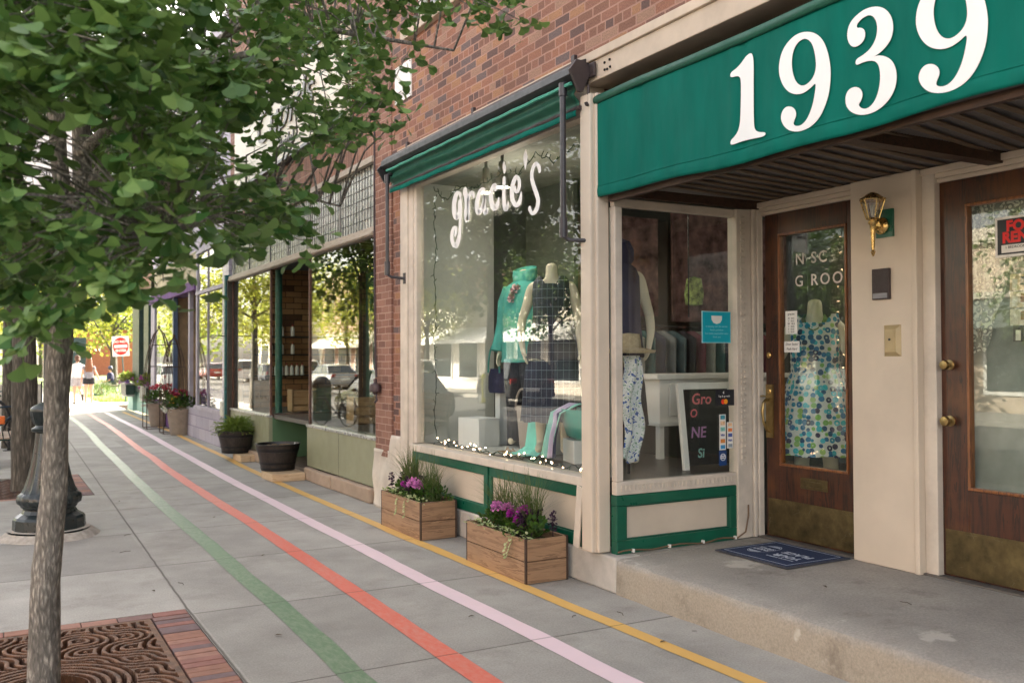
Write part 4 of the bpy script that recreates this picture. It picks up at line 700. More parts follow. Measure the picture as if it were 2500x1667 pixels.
text('FOR',.085,RED,fX(5.156,3.235,2.355),'writing',FR,bold=.004); text('RENT',.085,RED,fX(5.156,3.235,2.29),'writing',FR,bold=.004)
MB().box(5.155,5.157,3.10,3.345,2.205,2.25).build('white_field',WHITE,FR); text('1 BEDROOM',.022,INK,fX(5.1545,3.26,2.235),'writing',FR)
MB().box(5.25,5.26,2.8,3.65,.3,2.6).build('backing',mat('door_backing',(.26,.27,.26),.6),CU)
q=random.Random(6)
for i,(y,z,c1,c2) in enumerate(((3.24,2.03,(.55,.42,.3),(.08,.10,.12)),(3.24,1.93,(.6,.5,.38),(.25,.10,.05)),(3.24,1.83,(.62,.56,.48),(.30,.16,.08)),(3.10,2.02,(.15,.10,.07),(.5,.45,.4)),(3.10,1.90,(.45,.35,.25),(.1,.08,.06)),(3.22,1.735,(.10,.09,.09),(.5,.5,.5)))):
    t=th('photograph',['top photograph of a room with a dark window','second photograph down showing a white room with a brown door','third photograph down of a room with a framed window','dark photograph at the upper right of the cluster','tan photograph at the lower right of the cluster','lowest wide photograph with a grey car'][i]+' behind the door glass','photograph',(5.2,y,z),'photographs pinned behind the right door')
    M3=Matrix.Rotation(R(q.uniform(-5,5)),3,'X'); MB().obox((5.185-.001*i,y,z),(.002,.15,.095),M3).build('print',mat('ph%d'%i,c1,.3,var=.35,scale=26,bs=0),t)
    MB().obox((5.183-.001*i,y-.02,z+.008),(.001,.06,.05),M3).build('picture_detail',mat('pd%d'%i,c2,.3,var=.3,scale=30,bs=0),t); MB().obox((5.183-.001*i,y+.045,z-.01),(.001,.03,.06),M3).build('picture_detail',mat('pe%d'%i,(.7,.65,.58),.3,var=.2,scale=30,bs=0),t)
# sign on brick
t=th('phone_sign','white sign with phone number 477-7070 on the brick wall above the awning','sign',(3.74,8.9,4.3))
MB().box(3.735,3.748,8.74,9.17,4.28,4.66).build('board',WHITE,t); text('477-7070',.075,INK,fX(3.734,8.955,4.36),'writing',t)
b=MB(); 
for y in (8.76,9.15):
    for z in (4.30,4.64): b.obox((3.732,y,z),(.006,.012,.012))
b.build('screw',BLACK,t)
# ---------------------------------------------------------------- second shop: olive panels, leaded transom
OLIVE=mat('olive_panel',(.245,.255,.165),.38,var=.05,scale=2,bs=.15,bscale=4,bd=.01,src='Position'); DKG=mat('mid_green_panel',(.085,.165,.085),.4,var=.06,scale=2,bs=.1,src='Position')
TRIMB=wood('weathered_trim',(.30,.25,.20),(.42,.37,.31),'y',.6); ALU=mat('aluminium',(.5,.5,.5),.3,metal=.8,bs=.05)
RUST=mat('rusty_strip',(.10,.045,.03),.6,var=.4,scale=20,bs=.2); DGREEN=mat('dark_green_paint',(.015,.10,.075),.4,var=.25,scale=14,bs=.15)
SB=th('brown_brick_building','smooth brown brick building with olive green shopfront panels and a leaded glass transom','building',(3.75,13,0))
w_=MB(); w_.box(3.74,4.0,9.285,9.75,.55,9).box(3.77,4.0,9.75,17.0,4.38,9).box(4.0,16,9.285,9.5,0,9).box(15.9,16,9.5,17,0,9).box(4.0,15.9,9.5,17,8.8,8.95)
w_.build('wall',BB,SB)
b=MB(); b.box(3.73,4.0,9.76,16.9,3.86,4.37); b.build('lintel',brick('soldier_brick',[(0,(.24,.12,.085)),(.3,(.30,.15,.10)),(.7,(.20,.10,.075))],(.44,.30,.23),.075,.24,.012,.4),SB)
b=MB(); b.box(3.70,3.76,9.76,16.9,3.79,3.86); b.box(3.715,3.80,9.76,16.9,2.98,3.075); b.box(3.70,3.76,9.76,16.9,2.99,3.02); b.build('wood_trim',TRIMB,SB,bevel=.004)
t_=MB().box(3.78,3.786,9.80,16.9,3.08,3.80).build('transom_pane',mat('leaded_pane',(.40,.41,.38),.16,var=.35,scale=9,bs=.5,bscale=30,spec=1.0,bd=.004),SB)
b=MB()
y=9.80
while y<16.9: b.box(3.773,3.779,y,y+.0045,3.08,3.80); y+=.095
for i in range(1,6): b.box(3.773,3.7785,9.8,16.9,3.08+.12*i,3.086+.12*i)
b.build('lead_came',BLACK,SB)
b=MB()
for y in (9.78,11.02,12.25,13.3,14.3,15.6,16.7): b.box(3.765,3.80,y,y+.035,3.075,3.80)
b.build('transom_mullion',mat('grey_mullion',(.16,.16,.15),.5),SB)
MB().box(3.742,3.80,9.735,12.30,.18,.70).build('bulkhead',OLIVE,SB,bevel=.004); MB().box(3.742,3.8,14.26,16.9,.16,.72).build('bulkhead',OLIVE,SB,bevel=.004)
MB().box(3.725,3.80,9.735,12.30,.70,.735).build('silver_sill',ALU,SB,bevel=.003); MB().box(3.725,3.8,14.26,16.9,.72,.755).build('silver_sill',ALU,SB,bevel=.003)
b=MB(); b.box(3.7405,3.7425,11.0,11.006,.18,.70).box(3.7405,3.7425,15.5,15.506,.16,.72); b.build('panel_seam',BLACK,SB)
MB().box(3.80,5.3,14.26,14.32,.10,.72).build('return_panel',DKG,SB); MB().box(3.79,5.3,12.24,12.30,.10,.70).build('return_panel',DKG,SB)
FP=MB().box(3.775,3.781,9.79,12.25,.735,2.98).build('window_pane',GLASS2,SB); MB().box(3.775,3.781,14.30,16.85,.755,2.98).build('window_pane',GLASS2,SB)
MB().box(3.80,5.2,14.285,14.291,.76,2.98).build('window_pane',GLASS,SB); MB().box(3.80,5.2,12.27,12.276,.76,2.98).build('window_pane',GLASS,SB)
for a_ in ((3.76,3.80,12.25,12.29,.735,2.98),(3.765,3.795,14.26,14.30,.755,2.98),(3.765,3.8,16.78,16.83,.755,2.98),(3.8,5.2,14.275,14.30,.72,.77),(5.18,5.24,14.26,14.32,.72,2.98),(5.18,5.24,12.24,12.30,.7,2.98)): MB().box(*a_).build('window_frame',RUST,SB)
b=MB(); b.lathe([(.055,0),(.055,2.3)],(4.02,14.72,.72),14,cap=True); b.build('inner_column',DGREEN,SB,smooth=True)
LEDGE=mat('tan_block',(.36,.27,.20),.85,var=.12,scale=6,bs=.5,bscale=60,dirt=.4,src='Position')
b=MB()
q=random.Random(2); y=9.80
for L_ in (1.35,.78,.33): 
    MB().box(3.68+q.uniform(-.006,.006),3.78,y,y+L_-.004,0,.165+q.uniform(-.004,.004)).build('ledge_block',LEDGE,SB,bevel=.02); y+=L_
MB().box(3.66,3.9,14.2,16.9,0,.15).build('ledge_block',LEDGE,SB,bevel=.02)
MB().box(3.75,5.3,12.30,14.25,-.02,.06).build('entry_step',LEDGE,SB)
TANB=brick('tan_roman_brick',[(0,(.36,.19,.09)),(.4,(.44,.25,.13)),(.6,(.12,.06,.035)),(.7,(.33,.17,.08))],(.05,.035,.025),.30,.105,.014,.3)
MB().box(3.95,8,16.75,16.83,.2,3.8).build('interior_brick_wall',TANB,SB)
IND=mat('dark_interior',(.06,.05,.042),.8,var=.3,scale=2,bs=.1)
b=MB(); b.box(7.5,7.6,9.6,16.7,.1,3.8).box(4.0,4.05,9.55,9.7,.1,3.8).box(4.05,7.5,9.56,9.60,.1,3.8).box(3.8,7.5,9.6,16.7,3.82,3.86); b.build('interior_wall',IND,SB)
MB().box(3.80,7.5,9.7,16.75,.03,.10).build('interior_floor',mat('interior_floor_boards',(.09,.06,.04),.5),SB)
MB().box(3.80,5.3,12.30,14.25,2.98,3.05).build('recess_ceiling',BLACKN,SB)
b=MB(); b.box(5.3,5.36,12.3,12.55,.06,2.98).box(5.3,5.36,14.0,14.25,.06,2.98).box(5.3,5.36,12.55,14.0,2.6,2.98).box(5.3,5.36,12.55,14.0,.06,.5); dr=b.build('door',DGREEN,SB); MB().box(5.33,5.336,12.55,14.0,.5,2.6).build('pane',GLASS,dr)
b=MB(); b.box(3.66,3.80,16.9,17.0,0,3.1); b.build('corner_pilaster',mat('teal_flaking_paint',(.012,.11,.12),.5,var=.5,scale=18,bs=.3,dirt=.5,src='Position'),SB); MB().box(3.69,3.80,16.83,16.9,.16,3.0).build('corner_trim',mat('dark_brown_paint',(.05,.04,.028),.5,var=.3),SB)
t=th('shop_fascia_sign','cream fascia sign with dark raised lettering above the leaded transom','sign',(3.7,13,4.9)); MB().box(3.66,3.75,10.55,16.2,4.46,5.62).build('board',mat('cream_sign',(.72,.66,.55),.5,var=.03,bs=.03),t); b=MB(); b.box(3.63,3.76,10.5,16.25,4.42,4.465).box(3.63,3.76,10.5,16.25,5.615,5.66); b.build('moulding',mat('sign_edge',(.02,.03,.035),.4),t)
text('Cupids',.70,mat('dark_bronze',(.05,.045,.035),.4),fX(3.645,13.2,5.12),'lettering',t,ext=.012,shear=.25,sx=1.5); text('Bridal',.26,mat('dark_bronze',(.05,.045,.035),.4),fX(3.65,13.0,4.68),'lettering',t,ext=.008,sx=1.3)
t=th('conduit','dark conduit pipe with a bulging valve box running down the brown brick pier','pipe',(3.7,9.68,2))
b=MB(); b.tube([(3.735,9.765,4.3),(3.73,9.76,3.0),(3.72,9.72,2.0),(3.715,9.67,1.4)],.011,6); b.build('pipe',mat('rusty_dark_pipe',(.05,.03,.035),.5,var=.4),t,smooth=True)
b=MB(); b.lathe([(.0005,-.09),(.02,-.085),(.03,-.06),(.055,-.05),(.06,0),(.05,.03),(.02,.04),(.016,.09),(.0005,.09)],(3.69,9.63,1.30),12,sy=1.5).tube([(3.69,9.6,1.22),(3.68,9.56,1.16),(3.66,9.57,1.13)],.012,6); b.build('valve',mat('rusty_dark_pipe',(.05,.03,.035),.5,var=.4),t,smooth=True)
# shelves, bottles and crates seen through the return glass
t=th('bottle_shelf','dark wall shelf unit on the tan brick wall of the second shop','shelf',(4.9,16.6,1.2))
b=MB()
for z in (1.30,1.68,2.0): b.box(4.05,6.2,16.5,16.74,z,z+.02)
b.box(4.05,4.08,16.5,16.74,.8,2.3).box(6.17,6.2,16.5,16.74,.8,2.3); b.build('frame',IND,t)
bt=th('bottle','white bottle with a red cap standing in a row on the wall shelf','bottle',(0,0,0),'bottles on the wall shelf')
MB().lathe([(.0005,0),(.032,0),(.034,.01),(.034,.14),(.018,.17),(.012,.18)],(0,0,0),10).build('body',WHITE,bt,smooth=True); MB().lathe([(.014,.175),(.014,.21),(.0005,.212)],(0,0,0),10).build('cap',mat('bottle_cap',(.4,.06,.04),.4),bt)
first=True
for z in (1.32,1.70,2.02):
    for i in range(9 if z<1.5 else 4):
        o=bt if first else dup(bt); first=False; o.location=(4.2+i*.095+(0 if z<1.5 else .1*i),16.6,z)
for i,(x,y,z,l) in enumerate(((4.45,14.9,.76,'wooden crate on its side low in the shop window by the green column'),(4.95,15.2,.76,'second wooden crate further inside the shop window'),(4.3,11.6,.76,'wooden crate inside the front window of the olive shop'),(4.5,10.5,.76,'wooden crate nearest the brick pier inside the olive shop'))):
    t=th('wooden_crate',l,'crate',(x,y,z),'crates inside the olive shop'); b=MB()
    for s_ in (0,.12,.24): b.box(x-.2,x+.2,y-.15,y-.135,z+s_,z+s_+.10).box(x-.2,x+.2,y+.135,y+.15,z+s_,z+s_+.10)
    b.box(x-.2,x-.185,y-.15,y+.15,z,z+.36).box(x+.185,x+.2,y-.15,y+.15,z,z+.36).box(x-.2,x+.2,y-.15,y+.15,z,z+.012); b.build('slats',wood('crate_wood',(.30,.17,.08),(.45,.28,.14),'x',.6),t)
MB().box(3.82,5.1,9.8,16.6,.70,.76).build('display_shelf',INF,SB)
# ---------------------------------------------------------------- purple shop
LIL=mat('lilac_paint',(.41,.38,.45),.6,var=.12,scale=6,bs=.3,bscale=30,dirt=.45,src='Position')
TILE=brick('lilac_tile',[(0,(.50,.46,.55)),(.5,(.55,.50,.58))],(.24,.2,.28),.13,.11,.008,.05,.4,bstr=.3)
BLOCK=brick('lilac_block',[(0,(.37,.345,.42)),(.5,(.43,.40,.47))],(.22,.19,.28),.62,.235,.016,.15,.7,bstr=.8)
PS=th('lilac_building','lilac painted shop with block base, tiled pilaster and tall panes','building',(3.75,22,0))
w_=MB(); w_.box(3.78,4.1,17.0,26.2,3.85,8).box(4.1,14,26.1,26.2,0,8).box(4.0,14,17.0,17.06,0,8).box(13.9,14,17.06,26.1,0,8).box(4.1,13.9,17.06,26.1,7.8,8); w_.build('wall',mat('lilac_stucco',(.46,.42,.50),.8),PS)
MB().box(3.72,3.95,17.0,20.9,0,.60).build('block_base',BLOCK,PS); MB().box(3.74,3.9,17.0,17.5,.6,3.85).build('tiled_pilaster',TILE,PS)
b=MB(); b.box(3.70,3.9,17.5,20.0,.60,.67).box(3.73,3.85,17.5,20.0,2.93,3.0).box(3.73,3.85,17.5,20.0,3.76,3.85).box(3.74,3.8,19.88,20.0,.67,3.76).box(3.745,3.79,18.85,18.875,.67,3.76); b.build('window_frame',LIL,PS)
MB().box(3.765,3.771,17.5,19.9,.67,2.93).build('window_pane',GLASS2,PS); MB().box(3.765,3.771,17.5,19.9,3.0,3.76).build('transom_pane',GLASS2,PS)
PUR=mat('purple_cloth',(.12,.05,.18),.8,var=.3,scale=8)
b=MB(); b.grid(lambda u,v:(3.80+.01*math.sin(u*40),17.52+2.3*u,.68+(.36+.03*math.sin(u*14)+.02*math.sin(u*47))*v),60,4); b.build('window_cloth',PUR,PS)
b=MB(); b.box(4.9,5.0,20.0,26.2,0,3.8).box(3.85,4.9,22.9,22.98,.0,3.6); b.build('recess_wall',mat('warm_interior',(.30,.22,.14),.7,var=.4,scale=3),PS)
b=MB(); b.box(3.76,3.86,22.8,22.93,0,3.3); b.build('recess_post',mat('blue_paint',(.07,.11,.20),.5),PS); MB().box(3.74,3.86,25.5,26.1,0,3.8).build('recess_post',LIL,PS); MB().box(3.76,3.84,20.8,20.95,0,3.2).build('recess_post',LIL,PS)
b=MB(); b.box(3.70,4.0,20.0,26.2,3.05,3.25); b.build('purple_band',PUR,PS); MB().box(3.74,4.9,20.0,26.2,3.25,3.85).build('yellow_fascia',mat('ochre_paint',(.40,.34,.22),.6),PS)
b=MB(); b.box(3.74,3.9,22.93,25.5,0,.62); b.build('low_wall',PUR,PS); MB().box(3.77,3.776,22.95,25.5,.62,3.0).build('window_pane',GLASS2,PS)
t=th('meter_box','pale rounded utility box at the foot of the lilac tiled pilaster','utility box',(3.7,17.3,.6)); MB().box(3.66,3.74,17.12,17.36,.58,.86).build('box',mat('pale_plastic',(.55,.55,.48),.5),t,bevel=.03)
t=th('wall_tap','small black outdoor tap on the lilac block wall','tap',(3.7,17.6,.35)); b=MB(); b.tube([(3.73,17.6,.36),(3.66,17.6,.36),(3.645,17.6,.30)],.013,6).tube([(3.68,17.53,.40),(3.68,17.67,.40)],.008,5).tube([(3.68,17.6,.36),(3.68,17.6,.40)],.007,5); b.build('tap',BLACK,t)
t=th('sign_bracket','thin black bar sticking out of the teal corner pilaster','bracket',(3.6,16.95,2.0)); MB().tube([(3.66,16.95,2.02),(3.42,16.95,2.03)],.009,6).build('bar',BLACK,t)
# ---------------------------------------------------------------- teal shop at the end
TEALP=mat('pale_teal_paint',(.33,.55,.50),.6,var=.06,scale=4,src='Position'); DC=mat('black_green_column',(.018,.04,.032),.4,var=.2)
TS=th('teal_building','end shop with pale teal base and dark green columns','building',(4,31,0))
w_=MB(); w_.box(4.05,4.3,26.2,32,3.6,7.5).box(4.3,14,31.8,32,0,7.5).box(13.9,14,26.2,31.8,0,7.5).box(4.3,13.9,26.2,31.8,7.3,7.5); w_.build('wall',mat('end_shop_brick',(.30,.17,.12),.8,var=.2,scale=4),TS)
b=MB(); b.box(4.0,4.5,26.2,28.0,0,.62).box(4.12,4.5,28.0,31.6,0,.62).box(4.0,4.5,31.6,32.9,.0,.62); b.build('base',TEALP,TS)
for y0,y1 in ((26.5,26.9),(28.4,29.3),(30.3,31.75)): MB().box(4.0,4.25,y0,y1,.62,3.6).build('column',DC,TS)
b=MB(); b=MB(); b.box(4.02,4.2,26.2,26.5,.62,3.6).box(4.02,4.1,27.6,27.75,.62,3.6).box(4.0,4.3,26.2,32,3.3,3.6); b.build('trim',TEALP,TS)
MB().box(4.1,4.106,26.9,30.3,.62,3.3).build('window_pane',GLASS2,TS); MB().box(6,6.1,26.3,31.8,0,3.6).build('interior_wall',mat('warm_interior',(.30,.22,.14),.7),TS)
# ---------------------------------------------------------------- leaves and plants helpers
LEAFD=leafm('bedding_leaf',(.018,.055,.012),(.045,.11,.02),.2); VARI=leafm('variegated_leaf',(.25,.36,.12),(.55,.58,.35),.25); GRS=leafm('spiky_grass',(.05,.085,.03),(.12,.15,.05),.15); DARKP=mat('dark_purple_petal',(.035,.008,.035),.6,var=.4,scale=50,bs=0)
PINKP=mat('pink_petal',(.62,.22,.52),.6,var=.3,scale=60,bs=0); MAGP=mat('magenta_petal',(.36,.02,.30),.6,var=.3,scale=60,bs=0); REDP=mat('crimson_petal',(.30,.012,.05),.6,var=.5,scale=40,bs=0); WHP=mat('white_petal',(.75,.76,.68),.6,var=.1,scale=60,bs=0); LIMEL=leafm('conifer_frond',(.10,.17,.025),(.20,.27,.05),.2)
def leafat(b,c,d,n,L_,W_,q,pts=6):
    d=Vector(d).normalized(); s_=d.cross(Vector(n)); s_=s_.normalized() if s_.length>1e-4 else d.orthogonal().normalized(); n=s_.cross(d)
    c=Vector(c); P=[(0,0,0),(.3,.42,.06),(.65,.45,.05),(1,0,-.08),(.65,-.45,.05),(.3,-.42,.06)]
    b.poly([c+d*(L_*a)+s_*(W_*w2)+n*(L_*h) for a,w2,h in P])
def bush(b,c,rx,ry,rz,n,L_,W_,q,up=.3):
    for i in range(n):
        a=q.uniform(0,6.283); t=q.uniform(-.2,1)**1; e=math.asin(max(-1,min(1,t)))
        o=Vector((math.cos(a)*math.cos(e),math.sin(a)*math.cos(e),math.sin(e))); k=q.uniform(.45,1)
        p_=Vector((c[0]+o.x*rx*k,c[1]+o.y*ry*k,c[2]+o.z*rz*k))
        d=o+Vector((q.uniform(-.6,.6),q.uniform(-.6,.6),q.uniform(-.3,.6)+up)); leafat(b,p_,d,(q.uniform(-.5,.5),q.uniform(-.5,.5),1),L_*q.uniform(.6,1.2),W_*q.uniform(.6,1.2),q)
def pompom(b,c,r,n,q,L_=.02):
    for i in range(n):
        z=q.uniform(-.4,1); a=q.uniform(0,6.283); s_=math.sqrt(1-z*z); o=Vector((math.cos(a)*s_,math.sin(a)*s_,z))
        k=q.uniform(.5,1); leafat(b,Vector(c)+o*r*k*.7,o+Vector((q.uniform(-.6,.6),q.uniform(-.6,.6),q.uniform(-.3,.5))),(q.uniform(-1,1),q.uniform(-1,1),1),L_,L_*.9,q)
def blades(b,c,n,h,spread,q,w_=.0025,rx=.03,ry=.03):
    for i in range(n):
        a=q.uniform(0,6.283); s_=spread*q.random()**.7; hh=h*q.uniform(.55,1.05); x0=c[0]+q.uniform(-rx,rx); y0=c[1]+q.uniform(-ry,ry)
        dx,dy=math.cos(a)*s_,math.sin(a)*s_; lx_,ly=-math.sin(a)*w_,math.cos(a)*w_
        if abs(lx_)<w_*.4: lx_=w_*.6
        prev=None
        for k in range(6):
            t=k/5; bend=t**1.7; z=c[2]+hh*(t-.28*s_/ (spread+.01)*t**3); wv=1-t*.85
            p_=(x0+dx*bend,y0+dy*bend,z); cur_=((p_[0]-lx_*wv,p_[1]-ly*wv,z),(p_[0]+lx_*wv,p_[1]+ly*wv,z))
            if prev: b.poly([prev[0],prev[1],cur_[1],cur_[0]])
            prev=cur_
# wooden crate planters
PW=wood('planter_wood',(.19,.105,.058),(.35,.215,.125),'y',.6,.8,wear=(.27,.17,.10)); PWX=wood('planter_wood_end',(.18,.10,.055),(.33,.20,.115),'x',.6,.8); PDK=mat('dark_stained_edge',(.05,.028,.018),.6,var=.3,scale=20)
SOILD=mat('potting_soil',(.03,.02,.014),.95,var=.4,scale=60,bs=.8)
def planter(x0,x1,y0,y1,h,label,seed):
    t=th('crate_planter',label,'planter',((x0+x1)/2,(y0+y1)/2,0),'crate planters under the shop window'); q=random.Random(seed)
    hh=h/2-.006
    for z0 in (.004,h/2+.004):
        MB().box(x0,x0+.022,y0+.02,y1-.02,z0,z0+hh).build('board',PW,t,bevel=.003); MB().box(x1-.022,x1,y0+.02,y1-.02,z0,z0+hh).build('board',PW,t,bevel=.003)
        MB().box(x0+.016,x1-.02,y0-.002,y0+.022,z0,z0+hh).build('board',PWX,t,bevel=.003); MB().box(x0+.016,x1-.02,y1-.022,y1+.002,z0,z0+hh).build('board',PWX,t,bevel=.003)
    b=MB()
    for x,y in ((x0+.002,y0+.001),(x1-.022,y0+.001),(x0+.002,y1-.021),(x1-.022,y1-.021)): b.box(x,x+.020,y,y+.020,.002,h+.001)
    b.box(x0+.03,x1-.03,y0+.03,y1-.03,h/2-.01,h/2+.016); b.build('corner_post',PDK,t)
    MB().box(x0+.022,x1-.022,y0+.022,y1-.022,.05,h-.06).build('soil',SOILD,t)
    cx,cy=(x0+x1)/2,(y0+y1)/2
    b=MB(); 
    for k in range(9): bush(b,(cx+q.uniform(-.08,.06),y0+.08+(y1-y0-.16)*k/8,h-.02),.11,.10,.15,60,.052,.036,q)
    b.build('bedding_foliage',LEAFD,t)
    b=MB()
    for k in range(12): bush(b,(x0+.035+q.uniform(-.01,.015),y0+.05+(y1-y0-.1)*k/11,h-.008),.05,.07,.035,12,.028,.024,q,-.2)
    b.build('trailing_variegated_plant',VARI,t)
    for k in range(2):
        yy=y0+.15+q.random()*.45; p_=Vector((x0-.008,yy,h)); b=MB(); P=[Vector((x0+.03,yy,h-.01)),p_]
        for j in range(7): p_=p_+Vector((-.003,q.uniform(-.018,.018),-.022)); P.append(p_); leafat(b,p_,(-.5,q.uniform(-1,1),-.4),(-1,0,.3),.028,.024,q)
        b.tube(P,.0016,4); b.build('trailing_vine',VARI,t)
    for k in range(9):
        px,py=cx+q.uniform(-.10,.10),y0+.05+(y1-y0-.1)*q.random(); b=MB(); b.tube([(px,py,h-.08),(px,py,h+.15)],.003,4)
        for j in range(8): pompom(b,(px+q.uniform(-.01,.01),py+q.uniform(-.01,.01),h+.04+.016*j),.022,8,q,.022)
        b.build('dark_flower_spike',DARKP,t)
    return t,cx,cy,q
t,cx,cy,q=planter(3.325,3.685,5.74,6.685,.318,'nearer wooden crate planter, by the foot of the corner post',21)
b=MB(); blades(b,(cx+.02,6.0,.30),210,.52,.34,q,.0042,.05,.09); blades(b,(cx+.04,6.42,.30),150,.50,.30,q,.0040,.05,.09); b.build('grass_tuft',GRS,t)
for c,r_,m in (((cx-.06,6.38,.47),.045,PINKP),((cx-.02,6.28,.475),.035,PINKP),((cx-.05,6.15,.45),.038,MAGP),((cx-.06,5.97,.49),.045,MAGP),((cx-.08,6.0,.43),.035,MAGP)):
    b=MB(); pompom(b,(c[0],c[1],c[2]-.02),r_*1.35,130,q,.024); b.build('pompom_flower',m,t)
t,cx,cy,q=planter(3.325,3.685,7.585,8.53,.335,'further wooden crate planter, beside the whitewashed pier foot',22)
b=MB(); blades(b,(cx+.03,8.25,.32),200,.52,.24,q,.0042,.05,.08); blades(b,(cx+.03,7.78,.32),140,.46,.30,q,.0040,.05,.08); b.build('grass_tuft',GRS,t)
for c,r_,m in (((cx-.08,8.15,.44),.038,MAGP),((cx-.07,8.0,.465),.055,PINKP),((cx-.05,7.93,.455),.045,PINKP)):
    b=MB(); pompom(b,(c[0],c[1],c[2]-.02),r_*1.35,130,q,.024); b.build('pompom_flower',m,t)
# barrel planters on wooden blocks
BARW=wood('barrel_wood',(.008,.006,.005),(.034,.024,.019),'z',.5,1.2); HOOP=mat('black_hoop',(.005,.005,.006),.42,var=.2)
def barrel(x,y,z0,r0,r1,h,label,bl):
    t=th('barrel_planter',label,'planter',(x,y,z0),'half barrel planters'); stv=lambda an,j:1+.004*math.cos(an*20)
    MB().lathe([(r0,0),(r0+(r1-r0)*.5,h*.5),(r1,h*.97)],(x,y,z0),80,fn=stv).build('staves',BARW,t,smooth=True)
    rad=lambda k:r0+(r1-r0)*k
    b=MB()
    for k0,k1 in ((.0,.13),(.23,.33),(.70,.83)): b.lathe([(rad(k0)+.001,h*k0),(rad(k0)+.007,h*k0+.002),(rad(k1)+.007,h*k1-.002),(rad(k1)+.001,h*k1)],(x,y,z0),48)
    b.lathe([(r0*.99,0),(.001,0)],(x,y,z0),32)
    b.build('hoop',HOOP,t,smooth=True)
    b=MB(); b.lathe([(r1,h*.95),(r1+.012,h*.97),(r1+.012,h),(r1-.012,h),(r1-.02,h*.9),(r1-.03,h*.84)],(x,y,z0),48); b.build('rim',HOOP,t,smooth=True)
    b=MB(); qq=random.Random(int(x*100)); b.grid(lambda u,v:(x+(r1-.025)*(u*2-1)*math.sqrt(max(0,1-.5*(v*2-1)**2)),y+(r1-.025)*(v*2-1)*math.sqrt(max(0,1-.5*(u*2-1)**2)),z0+h*.86+.02*qq.random()),16,16); b.build('soil',mat('dry_mulch',(.20,.13,.06),.95,var=.6,scale=90,bs=.8),t)
    return t
t=barrel(3.445,12.66,.105,.215,.292,.36,'empty black half barrel planter on a wooden block, nearest the tan ledge',0)
MB().tube([(3.60,12.45,.42),(3.62,12.44,.485)],.006,5).build('plant_tag',WHITE,t)
t=barrel(3.50,15.35,.105,.215,.292,.36,'black half barrel planter overflowing with a feathery lime conifer',1)
q=random.Random(9); b=MB()
for i in range(330):
    a=q.uniform(0,6.283); e=q.uniform(-.25,1.3); r_=.33*q.uniform(.5,1.05); o=Vector((math.cos(a)*math.cos(e)*1.15,math.sin(a)*math.cos(e)*1.15,math.sin(e)*.75))
    p0=Vector((3.50,15.35,.50))+o*.08; p1=Vector((3.50,15.35,.50))+o*r_+Vector((0,0,.02)); d=(p1-p0)
    for k in range(9):
        c=p0+d*(k/8)+Vector((0,0,-.06*(k/8)**2)); 
        for s_ in range(2): leafat(b,c,d.normalized()+Vector((q.uniform(-.9,.9),q.uniform(-.9,.9),q.uniform(-.6,.5))),(q.uniform(-1,1),q.uniform(-1,1),1),.045,.009,q)
b.build('conifer_foliage',LIMEL,t)
BLK=wood('timber_block',(.42,.29,.17),(.56,.41,.26),'x',.7)
for (x0,x1,y0,y1,l) in ((3.235,3.68,12.16,12.72,'pale timber block under the empty barrel planter'),(3.44,3.76,14.78,15.30,'pale pair of timber blocks under the conifer barrel planter')):
    t=th('timber_block',l,'block',(x0,y0,0),'blocks under the barrels')
    if y0<13: MB().box(x0,x1,y0,y1,.001,.105).build('block',BLK,t,bevel=.012)
    else: MB().box(x0,x1-.165,y0,y1,.001,.105).build('block',BLK,t,bevel=.01); MB().box(x1-.16,x1,y0,y1,.001,.105).build('block',BLK,t,bevel=.01)
# tall flower pots
POTM=mat('fluted_pot',(.30,.245,.195),.7,var=.15,scale=8,bs=.3)
def pot(x,y,label,seed,colsets):
    t=th('flower_pot',label,'flower pot',(x,y,0),'fluted pots by the lilac wall'); q=random.Random(seed)
    MB().lathe([(.0005,0),(.19,0),(.20,.02),(.275,.50),(.295,.52),(.30,.555),(.285,.56),(.27,.53),(.26,.50)],(x,y,0),72,fn=lambda an,j:1+(.012*math.cos(an*24) if j in (1,2,3) else 0)).build('pot',POTM,t,smooth=True)
    MB().lathe([(.0005,.50),(.265,.50)],(x,y,0),24).build('soil',SOILD,t)
    b=MB(); bush(b,(x,y,.60),.38,.38,.28,420,.085,.06,q); b.build('foliage',LEAFD,t)
    for m,c,r_,n in colsets:
        b=MB(); 
        for k in range(n): pompom(b,(x+c[0]+q.uniform(-r_,r_),y+c[1]+q.uniform(-r_,r_),c[2]+q.uniform(-.06,.06)),.05,26,q,.035)
        b.build('flowers',m,t)
    return t
pot(3.60,20.95,'nearer fluted pot with crimson leaves and white flowers spilling over',31,((REDP,(.02,0,.88),.20,16),(WHP,(-.26,-.1,.52),.10,10),(mat('yellow_petal',(.8,.45,.05),.6,bs=0),(-.14,-.1,.72),.06,3),(DARKP,(.1,0,.75),.2,8)))
pot(3.62,23.9,'further fluted pot with red blooms behind the iron trellises',32,((mat('scarlet_petal',(.55,.02,.06),.6,bs=0),(0,0,.95),.2,14),(WHP,(-.25,0,.55),.12,6)))
